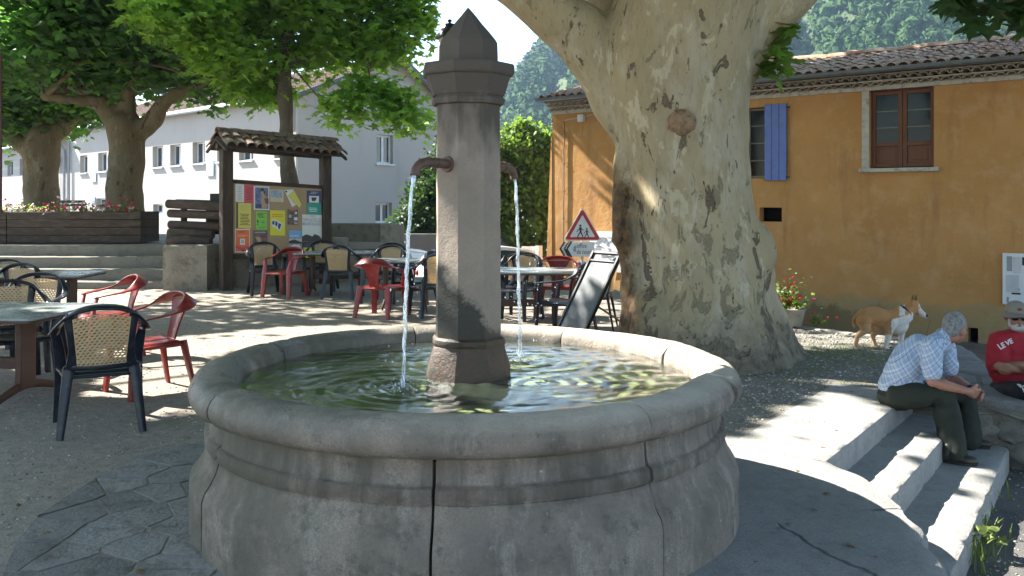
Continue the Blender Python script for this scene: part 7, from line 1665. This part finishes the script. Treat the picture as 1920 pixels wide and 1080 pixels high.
mb.grid(brim, 16, 4); n = len(mb.v); fs = list(mb.f); mb.add([v+V3((0, 0, -.005)) for v in mb.v], [f[::-1] for f in fs]); mb.build('brim', KH, capo)
mb = MB(); mb.ball(A2_(.089, 0, .082), (.006, .020, .012), 2, hm2); mb.build('cap_badge', M('cap_badge', (.30, .03, .03)), capo)
SG = M('black_glasses', (.006, .006, .007), None, 5, .08, 0, spec=.6) if False else M('black_glasses', (.006, .006, .007), None, 5, .1, 0)
mb = MB()
for k in (-1, 1): mb.ball(A2_(.088, k*.031, .006), (.012, .030, .020), 2, hm2); mb.tube([A2_(.086, k*.060, .012), A2_(.0, k*.082, .012)], .004, 6)
mb.tube([A2_(.097, -.01, .010), A2_(.097, .01, .010)], .004, 6); mb.build('sunglasses', SG, rm)
mb = MB(); mb.ball(A2_(.052, 0, -.074), (.050, .054, .040), 3, hm2); mb.ball(A2_(.094, 0, -.044), (.012, .032, .008), 2, hm2)
for k in (-1, 1): mb.ball(A2_(.022, k*.056, -.045), (.030, .012, .042), 2, hm2)
bd = fuse(mb, 'beard', .006, 1, lambda p: .0025*mnoise.noise(p*160)); link('beard', bd, M('white_stubble', (.50, .47, .44), (.34, .31, .29), 60, .8, .5, 200, .002), rm)
mb = MB(); mb.limb([A2_(-.05, .055, -.0), A2_(-.07, 0, -.02), A2_(-.05, -.055, 0)], [.030, .034, .030], 10); mb.build('hair', M('grey_short_hair', (.25, .24, .23)), rm)

# ---------------- the dog
DY = 9.55; dp = lambda x, y, d=0: P(x, y, DY+d)
dg_ = thing('dog', 'tan and white short haired dog standing behind the seated man, looking right', 'dog', (dp(1665, 650).x, DY, 0))
mb = MB()
sp_ = [dp(1622, 594), dp(1640, 593), dp(1660, 597), dp(1680, 598), dp(1694, 590)]
mb.limb(spline(sp_, 3), spl1([.098, .106, .100, .112, .105], 3), 18)
mb.ball(dp(1684, 606), (.115, .088, .128), 3); mb.ball(dp(1619, 598), (.085, .090, .10), 3)
mb.limb([dp(1690, 592), dp(1703, 582), dp(1711, 576)], [.092, .074, .066], 16)
mb.ball(dp(1714, 575), (.066, .058, .060), 3); mb.limb([dp(1719, 580), dp(1729, 589), dp(1736, 593)], [.046, .034, .026], 14); mb.ball(dp(1738, 591), (.016, .016, .013), 2)
for dd, x in ((-.04, 1710), (.045, 1716)):      # ears: a bent tip and an upright one
    mb.limb([dp(x, 569, dd), dp(x+1, 562, dd*1.1), dp(x+2, 553, dd*1.15)], [.030, .023, .009], 8, 1)
# front legs
z_ = lambda dd: (DY+dd)
for (x, xk, xf, dd, yf) in ((1672, 1666, 1660, -.075, 655), (1690, 1690, 1690, .075, 651)):
    mb.limb([dp(x, 605, dd), dp(xk+1, 622, dd), dp(xk-1, 637, dd), dp(xf, 650, dd), dp(xf-.5, yf-2, dd)], [.062, .040, .029, .024, .026], 12); mb.ball(dp(xf+2, yf-1, dd), (.042, .028, .020), 2)
for (dd, xh, xk, xo, xf) in ((-.07, 1620, 1624, 1608, 1605), (.07, 1632, 1646, 1636, 1641)):
    mb.limb([dp(xh, 603, dd), dp(xk, 617, dd)], [.080, .052], 12); mb.limb([dp(xk, 617, dd), dp(xo, 630, dd), dp(xf, 646, dd)], [.050, .028, .022], 12); mb.ball(dp(xf+3, 649, dd), (.036, .026, .018), 2)
mb.limb(spline([dp(1614, 588), dp(1604, 594), dp(1600, 604), dp(1602, 614)], 3), spl1([.034, .024, .018, .012], 3), 10)
me = fuse(mb, 'body', .009, 4, lambda p: .003*mnoise.noise(p*14)+.0012*mnoise.noise(p*70))
co = getco(me); zmin = co[:, 2].min(); print('dog z', zmin); 
ca = me.color_attributes.new('coat', 'FLOAT_COLOR', 'POINT'); cc = np.zeros((len(co), 4), np.float32); cc[:, 3] = 1
PX = co[:, 0]/co[:, 1]*FPX+CXP; PY = HYP+(CAM_H-co[:, 2])/co[:, 1]*FPX
tan = np.array((.50, .245, .095)); pale = np.array((.62, .40, .22)); wht = np.array((.76, .71, .65)); blk = np.array((.03, .025, .022))
nz = np.array([mnoise.noise(V3(p)*9) for p in co.tolist()]); cl = tan[None]*(1+.12*nz[:, None]); 
def paint(mask, c, k=1): cl[mask] = cl[mask]*(1-k)+np.array(c)*k
paint((PY > 607+nz*4) & (PX < 1668), pale, .6); paint((PX > 1672+nz*5) & (PY > 590+(1700-PX)*.35+nz*5) & (PX < 1712), wht); paint((PY > 628+nz*5) & (PX > 1652), wht); paint((PX > 1686) & (PX < 1697) & (PY < 592), wht)
paint((PX > 1722+nz*2), wht, .75); paint((PX > 1736) & (PY < 595), blk); paint((PX > 1709) & (PY < 563), (.12, .07, .04), .8); paint((PY > 642) & (PX < 1650), pale, .8)
cc[:, :3] = cl; ca.data.foreach_set('color', cc.ravel())
t = NT('dog_coat'); a_ = t.n('Attribute', attribute_name='coat'); DOGM = t.bsdf(t.mix(t.ramp(t.noise(t.co(), 60, 4, .7), [(.3, 0.), (.7, .35)]), a_, (.2, .12, .06)), .8, t.bump(t.noise(t.co((1, 1, 2)), 150, 3), .3, .003), spec=.2)
link('body', me, DOGM, dg_)
mb = MB(); ca0, ca1 = dp(1697, 583), dp(1702, 586); ax = (dp(1703, 582)-dp(1690, 592)).normalized(); cc_ = dp(1698, 586); mb.tube([cc_-ax*.015, cc_+ax*.015], .0925, 22, caps=False); mb.tube([cc_+ax*.015, cc_-ax*.015], .0885, 22, caps=False); mb.build('collar', BFR, dg_)
mb = MB(); mb.ball(dp(1722.5, 577, -.042), .0105, 2); mb.ball(dp(1722.5, 577, .042), .0105, 2); mb.build('eyes', SG, dg_)
# ================================================================ AIR
def haze():
    zt = max(hill_h(x, y) for x in range(-420, 631, 10) for y in range(115, 676, 10))+14
    mb = MB(); x0, x1, y0, y1, z0 = -446, 646, -66, 700, -3.2; mb.box(((x0+x1)/2, (y0+y1)/2, (z0+zt)/2), (x1-x0, y1-y0, zt-z0))
    m = bpy.data.materials.new('haze_air'); m.use_nodes = True; t = m.node_tree; t.nodes.clear(); o = t.nodes.new('ShaderNodeOutputMaterial'); v = t.nodes.new('ShaderNodeVolumePrincipled')
    v.inputs['Color'].default_value = (.50, .74, 1, 1); v.inputs['Density'].default_value = .0003; v.inputs['Anisotropy'].default_value = .3; t.links.new(v.outputs[0], o.inputs['Volume'])
    h = mb.build('haze', m, smoothsh=False); return kind(h, 'stuff', 'thin blue summer haze filling the air to the mountain')
haze()
